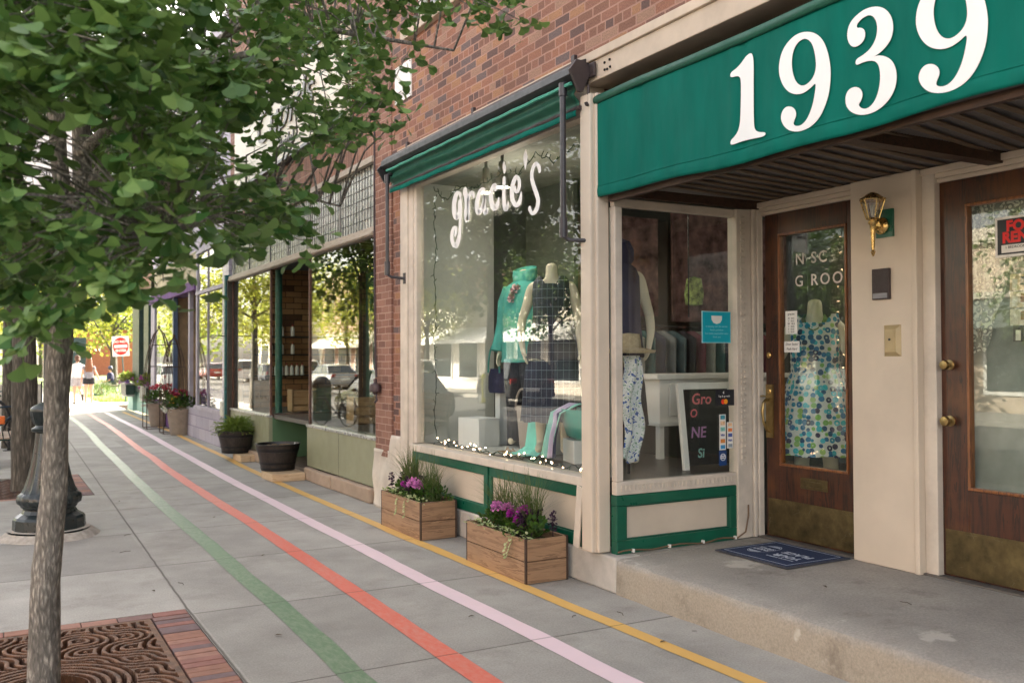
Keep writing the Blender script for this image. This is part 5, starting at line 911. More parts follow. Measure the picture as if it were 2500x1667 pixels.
# iron obelisk trellises
IRON=mat('rusty_iron',(.07,.042,.03),.6,var=.4,scale=30,bs=.3)
def trellis(x0,y0,w_,H_,label):
    t=th('iron_trellis',label,'trellis',(x0+w_/2,y0+w_/2,0),'arched iron trellises'); b=MB(); c=Vector((x0+w_/2,y0+w_/2,H_))
    for ix,iy in ((0,0),(1,0),(1,1),(0,1)):
        px,py=x0+w_*ix,y0+w_*iy; b.tube([(px,py,.02),(px,py,.75)],.012,5)
        for o_ in (0,.035):
            P=[]
            for k in range(12):
                s_=k/11; an=s_*math.pi/2; hx=1-math.cos(an) if 0 else 1-(1-math.cos(math.pi/2*s_))**1.2
                f_=math.cos(an*1.0)**.55 if s_<1 else 0
                P.append((c.x+(px-c.x+(o_ if ix==0 else -o_))*f_,c.y+(py-c.y)*f_,.75+(H_-.75)*s_))
            b.tube(P,.009,5)
    for z in (.02,.66,1.45,1.95):
        f_=1 if z<.8 else math.cos((z-.75)/(H_-.75)*math.pi/2)**.55
        h=w_/2*f_; b.tube([(c.x-h,c.y-h,z),(c.x+h,c.y-h,z),(c.x+h,c.y+h,z),(c.x-h,c.y+h,z),(c.x-h,c.y-h,z)],.009,5)
    b.lathe([(.0005,-.05),(.03,-.02),(.03,.02),(.0005,.05)],(c.x,c.y,H_+.02),8).tube([(c.x,c.y,H_),(c.x,c.y,H_+.2)],.007,5); b.build('ironwork',IRON,t,smooth=True)
trellis(3.19,22.85,.62,2.35,'further arched iron trellis standing by the flower pots'); trellis(3.29,21.15,.50,2.1,'nearer arched iron trellis in front of the red flowers')
t=th('garden_statue','small grey garden statue of a bird on a stand by the teal wall','statue',(4.0,27.4,0)); b=MB(); b.lathe([(.0005,0),(.16,0),(.16,.04),(.05,.08),(.04,.4),(.07,.45),(.10,.56),(.09,.7),(.04,.78),(.055,.84),(.04,.9),(.0005,.92)],(3.95,26.9,0),12); b.build('figure',mat('statue_grey',(.22,.24,.22),.7),t,smooth=True)
# window boxes
for y,l in ((31.65,'further black window box with pink flowers on the teal shop'),(27.45,'nearer black window box with purple and pink flowers')):
    t=th('window_box',l,'window box',(3.95,y,.6),'window boxes on the end shop'); q=random.Random(int(y)); zb=.53
    MB().box(3.72,3.99,y-.6,y+.6,zb,zb+.33).build('box',DC,t,bevel=.01); b=MB(); b.box(3.69,4.0,y-.63,y+.63,zb+.31,zb+.35).box(3.74,3.98,y-.58,y+.58,zb-.06,zb+.005); b.build('rim',mat('grey_lip',(.30,.29,.28),.6),t)
    b=MB(); bush(b,(3.85,y,zb+.40),.30,.7,.26,500,.10,.06,q); b.build('foliage',leafm('mixed_box_leaf',(.06,.10,.02),(.22,.22,.06),.3),t)
    for m in (MAGP,PINKP,mat('violet_petal',(.2,.1,.5),.6,bs=0)):
        b=MB()
        for k in range(6): pompom(b,(3.72+q.uniform(-.08,.2),y+q.uniform(-.6,.6),zb+.40+q.uniform(-.15,.22)),.06,16,q,.05)
        b.build('flowers',m,t)
# ---------------------------------------------------------------- figures
def skin(name,J,B,root,m,parent,M,sub=2,flat=.82):
    names=list(J); names.remove(root); names=[root]+names; ix={n:i for i,n in enumerate(names)}
    me=bpy.data.meshes.new(name); me.from_pydata([J[n][:3] for n in names],[(ix[a],ix[b]) for a,b in B],[])
    o=bpy.data.objects.new(name,me); COL.objects.link(o)
    s_=o.modifiers.new('s','SKIN'); s_.use_smooth_shade=True; s_.branch_smoothing=.6
    if not me.skin_vertices: me.skin_vertices.new() if hasattr(me.skin_vertices,'new') else None
    sv=me.skin_vertices[0].data
    for n in names:
        r=J[n][3]; sv[ix[n]].radius=(r,r) if not isinstance(r,tuple) else r
    sv[0].use_root=True
    u=o.modifiers.new('u','SUBSURF'); u.levels=sub; u.render_levels=sub
    dg=bpy.context.evaluated_depsgraph_get(); dg.update(); nm=bpy.data.meshes.new_from_object(o.evaluated_get(dg)); bpy.data.objects.remove(o)
    off=wloc(parent) if parent else Vector((0,0,0))
    nm.transform(Matrix.Translation(-off)@M@Matrix.Diagonal((1,flat,1,1))); nm.materials.clear(); nm.materials.append(m)
    for p_ in nm.polygons: p_.use_smooth=True
    q=bpy.data.objects.new(name,nm); COL.objects.link(q); q.parent=parent; return q
def bodyJ(head=True,over={}):
    J={'pel':(0,0,.96,.125),'spi':(0,0,1.12,.115),'che':(0,.0,1.32,.135),'nek':(0,-.01,1.47,.058),'nk2':(0,0,1.55,.052)}
    B=[('pel','spi'),('spi','che'),('che','nek'),('nek','nk2')]
    if head: J['hd1']=(0,.015,1.60,.072); J['hd2']=(0,.01,1.68,.085); B+=[('nk2','hd1'),('hd1','hd2')]
    for s_,k in (('l',-1),('r',1)):
        J['sh'+s_]=(.165*k,0,1.41,.058); J['ua'+s_]=(.20*k,0,1.27,.046); J['el'+s_]=(.225*k,-.01,1.12,.038); J['fa'+s_]=(.235*k,.02,1.0,.036); J['wr'+s_]=(.245*k,.05,.87,.025); J['pa'+s_]=(.25*k,.065,.81,.032)
        J['hi'+s_]=(.085*k,0,.90,.095); J['th'+s_]=(.09*k,.005,.72,.085); J['kn'+s_]=(.095*k,.0,.48,.055); J['ca'+s_]=(.10*k,-.02,.34,.055); J['an'+s_]=(.10*k,-.02,.09,.036); J['to'+s_]=(.11*k,.10,.04,.035)
        B+=[('che','sh'+s_),('sh'+s_,'ua'+s_),('ua'+s_,'el'+s_),('el'+s_,'fa'+s_),('fa'+s_,'wr'+s_),('wr'+s_,'pa'+s_),('pel','hi'+s_),('hi'+s_,'th'+s_),('th'+s_,'kn'+s_),('kn'+s_,'ca'+s_),('ca'+s_,'an'+s_),('an'+s_,'to'+s_)]
        if True:
            x,y,z,_=J['pa'+s_]
    for k,v in over.items():
        J[k]=tuple(v)+((J[k][3],) if len(v)==3 else ())
    # fingers: short chains rooted in the palm
    for s_,k in (('l',-1),('r',1)):
        x,y,z,_=J['pa'+s_]; wx,wy,wz,_=J['wr'+s_]; d=(Vector((x,y,z))-Vector((wx,wy,wz))).normalized()
        for i in range(4):
            o=(-.024+.016*i); l=(.055,.064,.06,.047)[i]
            a=Vector((x,y+o,z))+d*.028; b_=a+d*l*.55+Vector((-.004*k,0,0)); c=a+d*l+Vector((-.014*k,0,0))
            J['f%d%s'%(i,s_)]=(*a,.009); J['g%d%s'%(i,s_)]=(*b_,.0085); J['h%d%s'%(i,s_)]=(*c,.0065)
            B+=[('pa'+s_,'f%d%s'%(i,s_)),('f%d%s'%(i,s_),'g%d%s'%(i,s_)),('g%d%s'%(i,s_),'h%d%s'%(i,s_))]
        a=Vector((x-.012*k,y+.038,z+.012)); c=a+d*.035+Vector((-.008*k,.012,0))
        J['t0'+s_]=(*a,.010); J['t1'+s_]=(*c,.008); B+=[('pa'+s_,'t0'+s_),('t0'+s_,'t1'+s_)]
    return J,B
def rings(b,rs,n=40,fold=0,fn_=9,ph=0):
    L=[]
    for j,(z,cx,cy,rx,ry) in enumerate(rs):
        k=j/(len(rs)-1); r=[]
        for a in range(n):
            an=2*math.pi*a/n; f=1+fold*k*k*(math.sin(fn_*an+ph)+.5*math.sin((fn_*1.7//1)*an+1+ph))
            zz=z+(fold*.12*k**3*math.sin(fn_*an*.5//1*2+ph) if j==len(rs)-1 else 0)
            r.append((cx+rx*f*math.cos(an),cy+ry*f*math.sin(an),zz))
        L.append(r)
    b.loft(L,cap=False); return b
def place(x,y,z,rz,s=1): return Matrix.Translation((x,y,z))@Matrix.Rotation(rz,4,'Z')@Matrix.Diagonal((s,s,s,1))
MANN=mat('mannequin_cream',(.60,.55,.43),.42,var=.04,bs=.03)
def dotsm():
    m,nt,p=base('dotted_fabric'); v=pos(nt,(1,1,1),src='Object')
    vo=N(nt,'ShaderNodeTexVoronoi'); vo.inputs['Scale'].default_value=23; vo.inputs['Randomness'].default_value=.55; nt.links.new(v,vo.inputs['Vector'])
    dist=mth(nt,'ADD',vo.outputs['Distance'],mth(nt,'MULTIPLY',mth(nt,'SUBTRACT',noise(nt,v,40,2),.5),.12))
    sp=N(nt,'ShaderNodeSeparateXYZ'); nt.links.new(vo.outputs['Color'],sp.inputs[0])
    c=ramp(nt,sp.outputs[0],[(0,(.01,.08,.20)),(.18,(.01,.24,.40)),(.36,(.03,.45,.55)),(.5,(.30,.50,.14)),(.60,(.01,.16,.36)),(.76,(.02,.02,.08)),(.86,(.06,.48,.62)),(.93,(.2,.45,.1))],'CONSTANT')
    ringf=ramp(nt,dist,[(.0,1),(.17,1),(.20,0)]); hollow=mth(nt,'GREATER_THAN',sp.outputs[1],.78)
    c2=mixc(nt,c,(.60,.70,.66),mth(nt,'MULTIPLY',ringf,hollow))
    inside=ramp(nt,dist,[(.50,1),(.54,0)]); nt.links.new(mixc(nt,(.66,.70,.70),c2,inside),p.inputs['Base Color']); p.inputs['Roughness'].default_value=.7
    MATS['dots']=m; return m
def checkm(name,c,lc,step=.055,w_=.0035):
    m,nt,p=base(name); g=pos(nt,src='Object'); s_=N(nt,'ShaderNodeSeparateXYZ'); nt.links.new(g,s_.inputs[0])
    a=mth(nt,'LESS_THAN',mth(nt,'ABSOLUTE',mth(nt,'SUBTRACT',mth(nt,'FRACT',mth(nt,'DIVIDE',mth(nt,'ADD',s_.outputs[0],mth(nt,'MULTIPLY',s_.outputs[1],-.8)),step)),.5)),w_/step)
    d=mth(nt,'LESS_THAN',mth(nt,'ABSOLUTE',mth(nt,'SUBTRACT',mth(nt,'FRACT',mth(nt,'DIVIDE',s_.outputs[2],step*1.3)),.5)),w_/step)
    nt.links.new(mixc(nt,c,lc,mth(nt,'MAXIMUM',a,d)),p.inputs['Base Color']); p.inputs['Roughness'].default_value=.8; return m
def mannequin(label,x,y,z,rz,s,arms=None):
    t=th('mannequin',label,'mannequin',(x,y,z),'headless mannequins in the shop'); M=place(x,y,z,rz,s); J,B=bodyJ(False,arms or {}); J['nk2']=(0,0,1.60,.052)
    J['che']=(0,0,1.32,.125); J['spi']=(0,0,1.12,.09); J['hil']=(-.085,0,.90,.08); J['hir']=(.085,0,.90,.08)
    skin('body',J,B,'pel',MANN,t,M); return t,M
# mannequin behind the shop door
t,M=mannequin('headless mannequin in the sleeveless dotted blue and green dress behind the brown shop door',5.62,5.19,.27,R(128),1.12,{'ell':(-.27,-.02,1.12),'fal':(-.28,.02,1.0),'wrl':(-.285,.06,.87),'pal':(-.285,.075,.81),'elr':(.28,-.02,1.12),'far':(.29,.03,1.0),'wrr':(.275,.08,.88),'par':(.27,.10,.82)})
b=MB(); rings(b,[(1.475,.0,0,.155,.075),(1.43,0,.0,.168,.098),(1.36,0,.005,.168,.12),(1.25,0,.01,.165,.13),(1.1,0,0,.165,.13),(.95,0,0,.21,.165),(.8,0,0,.245,.19),(.65,0,0,.275,.21),(.52,0,0,.30,.235)],60,.05,8,.6)
# scooped neckline
for i in range(60):
    an=2*math.pi*i/60; sx_=math.cos(an); v_=b.v[i]; b.v[i]=(v_[0],v_[1],v_[2]-(.10 if math.sin(an)>.2 else .03)*max(0,1-(abs(sx_)/.62)**3)+.015*(abs(sx_)>.72))
b.xf(M).build('dress',dotsm(),t,smooth=True)
b=MB()
for k in range(6):
    P=[]; dz=.012*k
    for i in range(17):
        a=i/16*2*math.pi; P.append((.068*math.sin(a)*(1+.05*k),.02+.045*math.cos(a)+(.055 if math.cos(a)>0 else 0)*math.cos(a),1.485-dz*.5-.11*max(0,math.cos(a))**1.2-dz*.6*max(0,math.cos(a))))
    b.tube(P,.0055,6,cap=False)
b.xf(M).build('necklace',mat('green_beads',(.09,.17,.03),.5,var=.4,scale=40),t,smooth=True)
# mannequin with the turquoise jacket
AQ=mat('turquoise_cloth',(.045,.29,.265),.75,var=.12,scale=5,bs=.3,bscale=18,bd=.01); BLKC=mat('black_denim',(.018,.020,.028),.85,var=.4,scale=4,bs=.2,stretch=(30,30,1))
t,M=mannequin('headless mannequin wearing a turquoise hooded jacket and black trousers',4.45,7.70,.76,R(110),1.06)
b=MB(); rings(b,[(1.50,0,0,.07,.06),(1.455,0,0,.165,.10),(1.40,0,0,.205,.125),(1.25,0,0,.20,.15),(1.1,0,0,.20,.15),(.95,0,0,.215,.16),(.80,0,0,.225,.17),(.76,0,0,.228,.172)],48,.03,7)
for k in (-1,1): b.tube([(.15*k,0,1.42),(.215*k,0,1.30),(.245*k,-.01,1.12),(.26*k,.02,.98),(.27*k,.05,.86)],[.075,.072,.066,.062,.064],14)
b.xf(M).build('jacket',AQ,t,smooth=True)
b=MB(); b.loft([[(r*math.cos(a)*1.0,-.02+r*.8*math.sin(a)+(0),z+.03*math.sin(a)*-1) for a in [2*math.pi*i/24 for i in range(24)]] for r,z in ((.10,1.45),(.118,1.49),(.122,1.55),(.118,1.60),(.105,1.605),(.10,1.56),(.09,1.50))],cap=False); b.xf(M).build('hood',AQ,t,smooth=True)
b=MB()
for k in (-1,1): b.tube([(.085*k,0,.93),(.09*k,0,.7),(.10*k,0,.45),(.105*k,-.01,.2),(.11*k,-.01,.06)],[.12,.115,.09,.075,.078],16)
b.xf(M).build('trousers',BLKC,t,smooth=True)
b=MB()
for i in range(10): pompom(b,(-.02+.02*i*.3,.13,1.42-.012*i),.03,14,random.Random(i),.03)
b.xf(M).build('scarf',mat('floral_scarf',(.55,.38,.42),.7,var=.6,scale=60),t)
# mannequin with the windowpane dress
WP=checkm('windowpane_fabric',(.016,.02,.045),(.16,.20,.25),.06,.0018)
t,M=mannequin('headless mannequin in the sleeveless navy windowpane dress, close to the turquoise jacket',4.30,6.95,.76,R(140),1.05,{'elr':(.255,.0,1.12),'far':(.255,.05,1.0),'wrr':(.235,.10,.90),'par':(.22,.12,.84)})
b=MB(); rings(b,[(1.47,0,0,.12,.075),(1.42,0,0,.165,.105),(1.33,0,.005,.165,.13),(1.2,0,0,.155,.125),(1.05,0,0,.165,.13),(.9,0,0,.20,.16),(.7,0,0,.22,.18),(.45,0,0,.24,.20),(.28,0,0,.255,.215)],48,.05,8)
for i in range(48):
    an=2*math.pi*i/48; v_=b.v[i]; b.v[i]=(v_[0],v_[1],v_[2]-.06*max(0,1-(abs(math.cos(an))/.6)**3)+.015*(abs(math.cos(an))>.7))
b.xf(M).build('dress',WP,t,smooth=True)
# mannequin seen through the side window
NV=mat('navy_cloth',(.012,.016,.06),.8,var=.3,scale=5,bs=.3,bscale=20)
t,M=mannequin('headless mannequin in a navy hooded vest seen through the side display window',4.31,5.98,.76,R(165),1.06,{'ell':(-.25,.0,1.12),'fal':(-.245,.05,1.0),'wrl':(-.21,.11,.90),'pal':(-.19,.14,.85)})
b=MB(); rings(b,[(1.50,0,0,.08,.07),(1.46,0,0,.14,.10),(1.40,0,0,.165,.13),(1.25,0,0,.17,.14),(1.1,0,0,.17,.14),(.9,0,0,.19,.15),(.8,0,0,.20,.16)],40,.04,6)
b.loft([[(r*math.cos(a),-.02+r*.85*math.sin(a),z) for a in [2*math.pi*i/20 for i in range(20)]] for r,z in ((.09,1.47),(.13,1.52),(.13,1.60),(.10,1.66),(.05,1.68))],cap=False); b.xf(M).build('vest',NV,t,smooth=True)
b=MB(); rings(b,[(.84,0,0,.15,.13),(.6,0,0,.2,.16),(.3,0,0,.22,.18)],30,.03); b.xf(M).build('trousers',BLKC,t,smooth=True)
# ---------------------------------------------------------------- things in the display window
def cube_thing(name,label,x0,x1,y0,y1,z0,z1,m,rz=0):
    t=th(name,label,'box',((x0+x1)/2,(y0+y1)/2,z0),'white boxes in the display'); MB().obox(((x0+x1)/2,(y0+y1)/2,(z0+z1)/2),(x1-x0,y1-y0,z1-z0),Matrix.Rotation(rz,3,'Z')).build('box',m,t,bevel=.004); return t
WBX=mat('white_display_box',(.72,.76,.78),.5,var=.03,bs=0)
cube_thing('display_box','low white box at the left end of the display window',4.12,4.38,8.08,8.42,.74,1.02,WBX,R(10))
cube_thing('display_box','low white box under the teal basin and the striped towel',4.20,4.46,6.36,6.66,.74,.93,WBX,R(-15))
TOTE=mat('taupe_tote',(.35,.31,.28),.6,var=.06,bs=.05)
t=th('tote_bag','tall taupe tote bag with a looped handle standing on the display floor','bag',(4.38,7.52,.74)); b=MB(); b.loft([[(4.38+r*.55*math.cos(a),7.52+r*math.sin(a),z) for a in [2*math.pi*i/20 for i in range(20)]] for r,z in ((.10,.745),(.105,.76),(.15,1.16),(.148,1.165),(.14,1.14))],cap=True); b.build('bag',TOTE,t,smooth=True)
b=MB(); b.tube([(4.33,7.52-.13*math.cos(a),1.12+.20*math.sin(a)) for a in [math.pi*i/14 for i in range(15)]],.011,7); b.build('handle',TOTE,t,smooth=True)
b=MB(); 
for y in (7.39,7.65): b.ball((4.315,y,1.12),.012)
b.build('rivet',BLACK,t)
b=MB(); b.lathe([(.0005,.742),(.34,.742),(.34,.752),(.0005,.753)],(4.30,7.55,0),40,sy=1.3); tag(b.build('display_disc',mat('pale_disc',(.50,.52,.50),.6)),'pale oval board lying under the tote bag and towel','board')
MINT=mat('mint_towel',(.22,.66,.58),.85,var=.1,scale=6,bs=.3,bscale=40)
def drape(name,label,pts,w_,m,parent=None,stripes=None):
    b=MB(); 
    def fn(u,v):
        k=v*(len(pts)-1); i=min(int(k),len(pts)-2); f=k-i; p_=Vector(pts[i]).lerp(Vector(pts[i+1]),f); ww=w_*(1-.15*math.sin(v*3))
        return (p_.x-.02*math.sin(u*17+v*2)*(.4+v),p_.y+(u-.5)*ww,p_.z+.008*math.sin(u*9))
    b.grid(fn,40,40); return b.build(name,m,parent,smooth=True,solid=.004)
t=th('towel','pale mint towel draped over a small stand beside the tote bag','towel',(4.3,7.2,.74)); drape('cloth','',[(4.42,7.2,1.12),(4.36,7.2,1.15),(4.30,7.2,1.0),(4.27,7.2,.80),(4.18,7.18,.755),(4.10,7.16,.752)],.46,MINT,t)
MB().box(4.35,4.52,7.08,7.32,.745,1.10).build('stand',WBX,t)
TB=mat('teal_tub',(.02,.30,.25),.35,var=.08,bs=.03)
t=th('tub','rounded teal tub resting on the white box near the corner post','tub',(4.32,6.5,.94)); b=MB(); b.lathe([(.0005,0),(.14,0),(.19,.03),(.225,.15),(.235,.25),(.225,.25),(.21,.14),(.17,.04)],(4.36,6.42,.935),32,sy=1.35); b.build('tub',TB,t,smooth=True)
def stripem():
    m,nt,p=base('striped_towel'); g=pos(nt,src='Position'); s_=N(nt,'ShaderNodeSeparateXYZ'); nt.links.new(g,s_.inputs[0])
    f=mth(nt,'DIVIDE',mth(nt,'SUBTRACT',s_.outputs[1],6.42),.30)
    nt.links.new(ramp(nt,f,[(0,(.30,.66,.58)),(.28,(.015,.02,.10)),(.40,(.55,.48,.68)),(.62,(.28,.62,.55)),(.8,(.12,.42,.18)),(.9,(.3,.7,.6))],'CONSTANT'),p.inputs['Base Color']); p.inputs['Roughness'].default_value=.85; return m
t=th('striped_towel','mint, lilac and navy striped towel hanging over the teal tub','towel',(4.2,6.5,.9)); drape('cloth','',[(4.42,6.50,1.21),(4.25,6.52,1.225),(4.10,6.57,1.15),(4.06,6.60,.95),(4.05,6.62,.78)],.22,stripem(),t)
t=th('handbag','navy and teal handbag with a thin strap on the left of the display','bag',(4.5,8.3,1.3)); b=MB(); b.loft([[(4.5+.10*math.cos(a),8.25+.20*math.sin(a)*k,z) for a in [2*math.pi*i/18 for i in range(18)]] for k,z in ((.8,1.26),(1,1.30),(.95,1.42),(.6,1.50))]); b.build('bag',NV,t,smooth=True)
b=MB(); b.tube([(4.42,8.25-.12*math.cos(a),1.46+.28*math.sin(a)) for a in [math.pi*i/12 for i in range(13)]],.009,6); b.build('strap',AQ,t,smooth=True); MB().box(4.46,4.54,8.2,8.3,.74,1.28).build('stand',WBX,t)
t=th('sandals','pair of tan sandals on the display floor in front of the tote','shoes',(4.2,7.4,.745)); b=MB()
for dy in (0,.10):
    b.lathe([(.0005,0),(.035,0),(.035,.012),(.0005,.013)],(4.14,7.42+dy,.745),16,sx=2.4); b.tube([(4.17,7.385+dy,.757),(4.17,7.42+dy,.785),(4.17,7.455+dy,.757)],.006,5)
b.build('sandal',mat('tan_leather',(.32,.2,.1),.5),t)
PAT,nt,p=base('printed_scarf_cloth'); nt.links.new(ramp(nt,noise(nt,pos(nt),34,2,.5),[(0,(.03,.10,.35)),(.40,(.70,.73,.74)),(.60,(.05,.25,.12)),(.635,(.70,.73,.74))],'CONSTANT'),p.inputs['Base Color']); p.inputs['Roughness'].default_value=.8
t=th('printed_scarf','white scarf with blue and green print hanging by the inner green post','scarf',(4.02,5.6,1.3)); b=MB()
b.grid(lambda u,v:(4.08+.16*u+.02*math.sin(v*11),5.60+.03*math.sin(u*9+v*4),1.62-(.80-.10*abs(u-.5))*v),20,40); b.build('cloth',PAT,t,smooth=True,solid=.004)
b=MB(); b.lathe([(.0005,1.64),(.20,1.64),(.21,1.66),(.10,1.68),(.09,1.78),(.0005,1.79)],(4.17,5.66,0),24); b.build('straw_hat',mat('straw',(.42,.34,.22),.8,var=.2,scale=60,bs=.3),t,smooth=True); MB().tube([(4.17,5.66,.74),(4.17,5.66,1.64)],.012,6).build('stand',BLACK,t)
# fairy lights: cable and bulbs
q=random.Random(14); BUL=emis('warm_bulb',(1,.62,.35),5.5)
def fairy(label,P,nb,name='fairy_lights',lit=True):
    t=th(name,label,'string lights',P[0]); b=MB(); pts=[]
    for i in range(len(P)-1):
        for k in range(8):
            f=k/8; p_=Vector(P[i]).lerp(Vector(P[i+1]),f); pts.append(p_+Vector((q.uniform(-.008,.008),q.uniform(-.006,.006),.012*math.sin(i*3+k)+q.uniform(-.006,.006))))
    b.tube(pts,.0045,5)
    bl=MB()
    for i in range(nb):
        p_=pts[int(i*(len(pts)-1)/nb)]; d=Vector((q.uniform(-.3,.3),q.uniform(-1,1),q.uniform(-.6,1))).normalized(); e=p_+d*.035; b.tube([p_,e],.004,4)
        (bl if lit else b).ball(tuple(e+d*.008),.0062 if lit else .005,6,4)
    b.build('cable',mat('dark_green_cable',(.008,.03,.02),.5,bs=0),t)
    if lit: bl.build('bulbs',BUL,t)
fairy('string of small lit warm fairy lights lying along the foot of the display window',[(3.90+.06*math.sin(i*2.1),8.52-.20*i,.765+.012*(i%2)) for i in range(15)],46)
fairy('string of lit fairy lights hanging down beside the corner post',[(3.87,5.68+.03*math.sin(i*2),3.2-.22*i) for i in range(11)],18)
fairy('unlit dark cable of fairy lights looped along the top of the display window',[(3.87,8.45-.28*i,3.27-.13*abs(math.sin(i*1.35))) for i in range(11)],34,lit=False)
fairy('unlit cable of fairy lights hanging down the left edge of the display window',[(3.87,8.45+.03*math.sin(i*2.3),3.2-.24*i) for i in range(11)],22,lit=False)
# lit ceiling spots; the third is added to brighten the shop interior
SPOT=emis('lit_spot',(1,.85,.65),14)
for i,(x,y,l) in enumerate(((3.98,7.57,'lit grey can spotlight hanging behind the letter c'),(3.98,7.26,'lit grey can spotlight hanging behind the letter e'),(7.0,4.5,'lit ceiling spotlight over the clothes rack'))):
    t=th('can_spotlight',l,'spotlight',(x,y,3.3),'ceiling spotlights in the shop'); b=MB(); b.lathe([(.0005,.24),(.03,.23),(.035,.15),(.05,.12),(.075,.0),(.07,.0),(.045,.11)],(x,y,3.12),16); b.tube([(x,y,3.34),(x,y,3.42)],.015,6); b.build('housing',mat('spot_housing',(.16,.16,.14),.5),t,smooth=True)
    b=MB(); b.lathe([(.0005,.015),(.066,.015)],(x,y,3.12),16); b.build('lamp_face',SPOT,t)
    ld=bpy.data.lights.new('spot_light','POINT'); ld.energy=1.0 if i<2 else 5; ld.color=(1,.86,.68); ld.shadow_soft_size=.08; lo=bpy.data.objects.new('spot_light',ld); COL.objects.link(lo); lo.parent=t; lo.location=(.1 if i<2 else 0,0,-.30)
# shop interior furniture
t=th('cabinet','white wooden counter cabinet inside the side window','cabinet',(5.6,6.4,.3)); b=MB(); b.box(4.95,6.5,6.30,6.9,1.42,1.46).box(5.0,6.45,6.34,6.86,1.05,1.42).box(4.98,6.48,6.32,6.88,1.02,1.05).box(5.0,5.05,6.34,6.4,.3,1.05).box(6.4,6.45,6.34,6.4,.3,1.05); b.build('carcass',WHITE,t,bevel=.005); b=MB(); b.box(5.1,5.7,6.325,6.34,1.10,1.38).box(5.78,6.38,6.325,6.34,1.10,1.38); b.build('door',WHITE,t,bevel=.01)
CB=mat('chalkboard',(.015,.017,.016),.7,var=.3,bs=.05); CHR=mat('pink_chalk',(.62,.14,.16),.8,var=.3,scale=60,bs=0); CHM=mat('mauve_chalk',(.42,.22,.42),.8,var=.3,scale=60,bs=0); CHT=mat('teal_chalk',(.25,.5,.45),.8,var=.3,scale=60,bs=0)
t=th('chalkboard_sign','white framed chalkboard with pink and mauve writing leaning inside the side window','sign',(4.85,5.65,.8)); Mx=Matrix.Translation((4.93,5.62,.75))@Matrix.Rotation(R(-7),4,'X')
b=MB(); b.box(-.21,.24,.0,.02,.02,.62); b.xf(Mx).build('board',CB,t); b=MB(); b.box(-.26,-.21,-.005,.03,-.02,.66).box(.24,.29,-.005,.03,-.02,.66).box(-.21,.24,-.005,.03,.61,.66); b.xf(Mx).build('frame',WHITE,t,bevel=.004)
for s_,x,z,sz,m in (('Gro',-.04,.53,.12,CHR),('O',-.13,.42,.09,CHR),('NE',-.10,.27,.12,CHM),('Si',-.09,.11,.10,CHT)): text(s_,sz,m,Mx@fY(x,-.003,z),'writing',t,bold=.002,shear=.2)
t=th('clothes_rail','black clothes rail inside the shop behind the side window','clothes rail',(6,7.6,1.9)); MB().tube([(4.9,7.6,1.0),(4.9,7.6,1.92),(7.6,7.6,1.92),(7.6,7.6,1.0)],.015,8).build('rail',BLACK,t,smooth=True)
q=random.Random(17); gc=[(.05,.06,.10),(.25,.27,.28),(.10,.16,.18),(.03,.03,.04),(.20,.08,.10),(.30,.32,.30),(.06,.14,.14)]; nm=['navy','pale grey','slate blue','black','maroon','off white','dark teal']
gm=[mat('garment%d'%i,c,.85,var=.2,scale=5) for i,c in enumerate(gc)]
for i in range(20):
    x=4.98+i*.13; k=i%7
    t=th('hanging_garment','one of the %s garments on the clothes rail behind the side window'%nm[k],'garment',(x,7.6,1.2),'%s garments on the rail'%nm[k]); b=MB()
    b.loft([[(x+.035*math.cos(a)*s_+.01*math.sin(a*3),7.6+.24*w2*math.sin(a),z) for a in [2*math.pi*j/14 for j in range(14)]] for s_,w2,z in ((.5,.2,1.88),(1,.95,1.80),(1.2,.9,1.4),(1.3,1.0,1.05+.2*q.random()))]); b.build('cloth',gm[k],t,smooth=True); MB().tube([(x,7.6,1.87),(x,7.6,1.93)],.004,4).build('hanger_hook',BLACK,t)
MR=mat('maroon_artwork',(.14,.05,.05),.7,var=.8,scale=7,c2=(.34,.20,.20),bs=0)
for i,(x0,x1,z0,z1,l) in enumerate(((5.2,6.3,2.05,3.1,'large maroon and pink textile panel hanging high behind the clothes rail'),(6.5,8.2,2.0,3.2,'second maroon textile panel further inside the shop'))):
    t=th('textile_panel',l,'textile',(x0,8.0,z0)); MB().box(x0,x1,8.0,8.03,z0,z1).build('cloth',MR,t)
t=th('hanging_chain','thin chain hanging from the ceiling behind the side window','chain',(4.72,5.6,2.3)); b=MB()
for i in range(44): b.obox((4.72,5.62,2.70-.018*i),(.004 if i%2 else .010,.010 if i%2 else .004,.019))
b.build('links',BLACK,t)
t=th('wooden_frame_stack','stack of leaning wooden frames behind the dotted dress','frames',(6.3,4.6,1)); b=MB()
for i,a in enumerate((8,13,18)): b.xf(Matrix.Identity(4)); MB().obox((6.2+.2*i,4.35-.06*i,1.45),(.05,.05,1.3),Matrix.Rotation(R(a),3,'X')).build('frame',wood('frame_wood',(.30,.17,.08),(.45,.28,.14),'z',.5),t)
t=th('green_camo_bag','small lime and black patterned bag hanging inside near the door casing','bag',(5.0,5.8,2.1)); b=MB(); b.lathe([(.0005,0),(.07,.01),(.08,.1),(.06,.22),(.0005,.24)],(4.97,5.85,2.02),14); b.build('bag',mat('camo',(.02,.03,.01),.7,var=.9,scale=25,c2=(.35,.45,.12)),t,smooth=True)
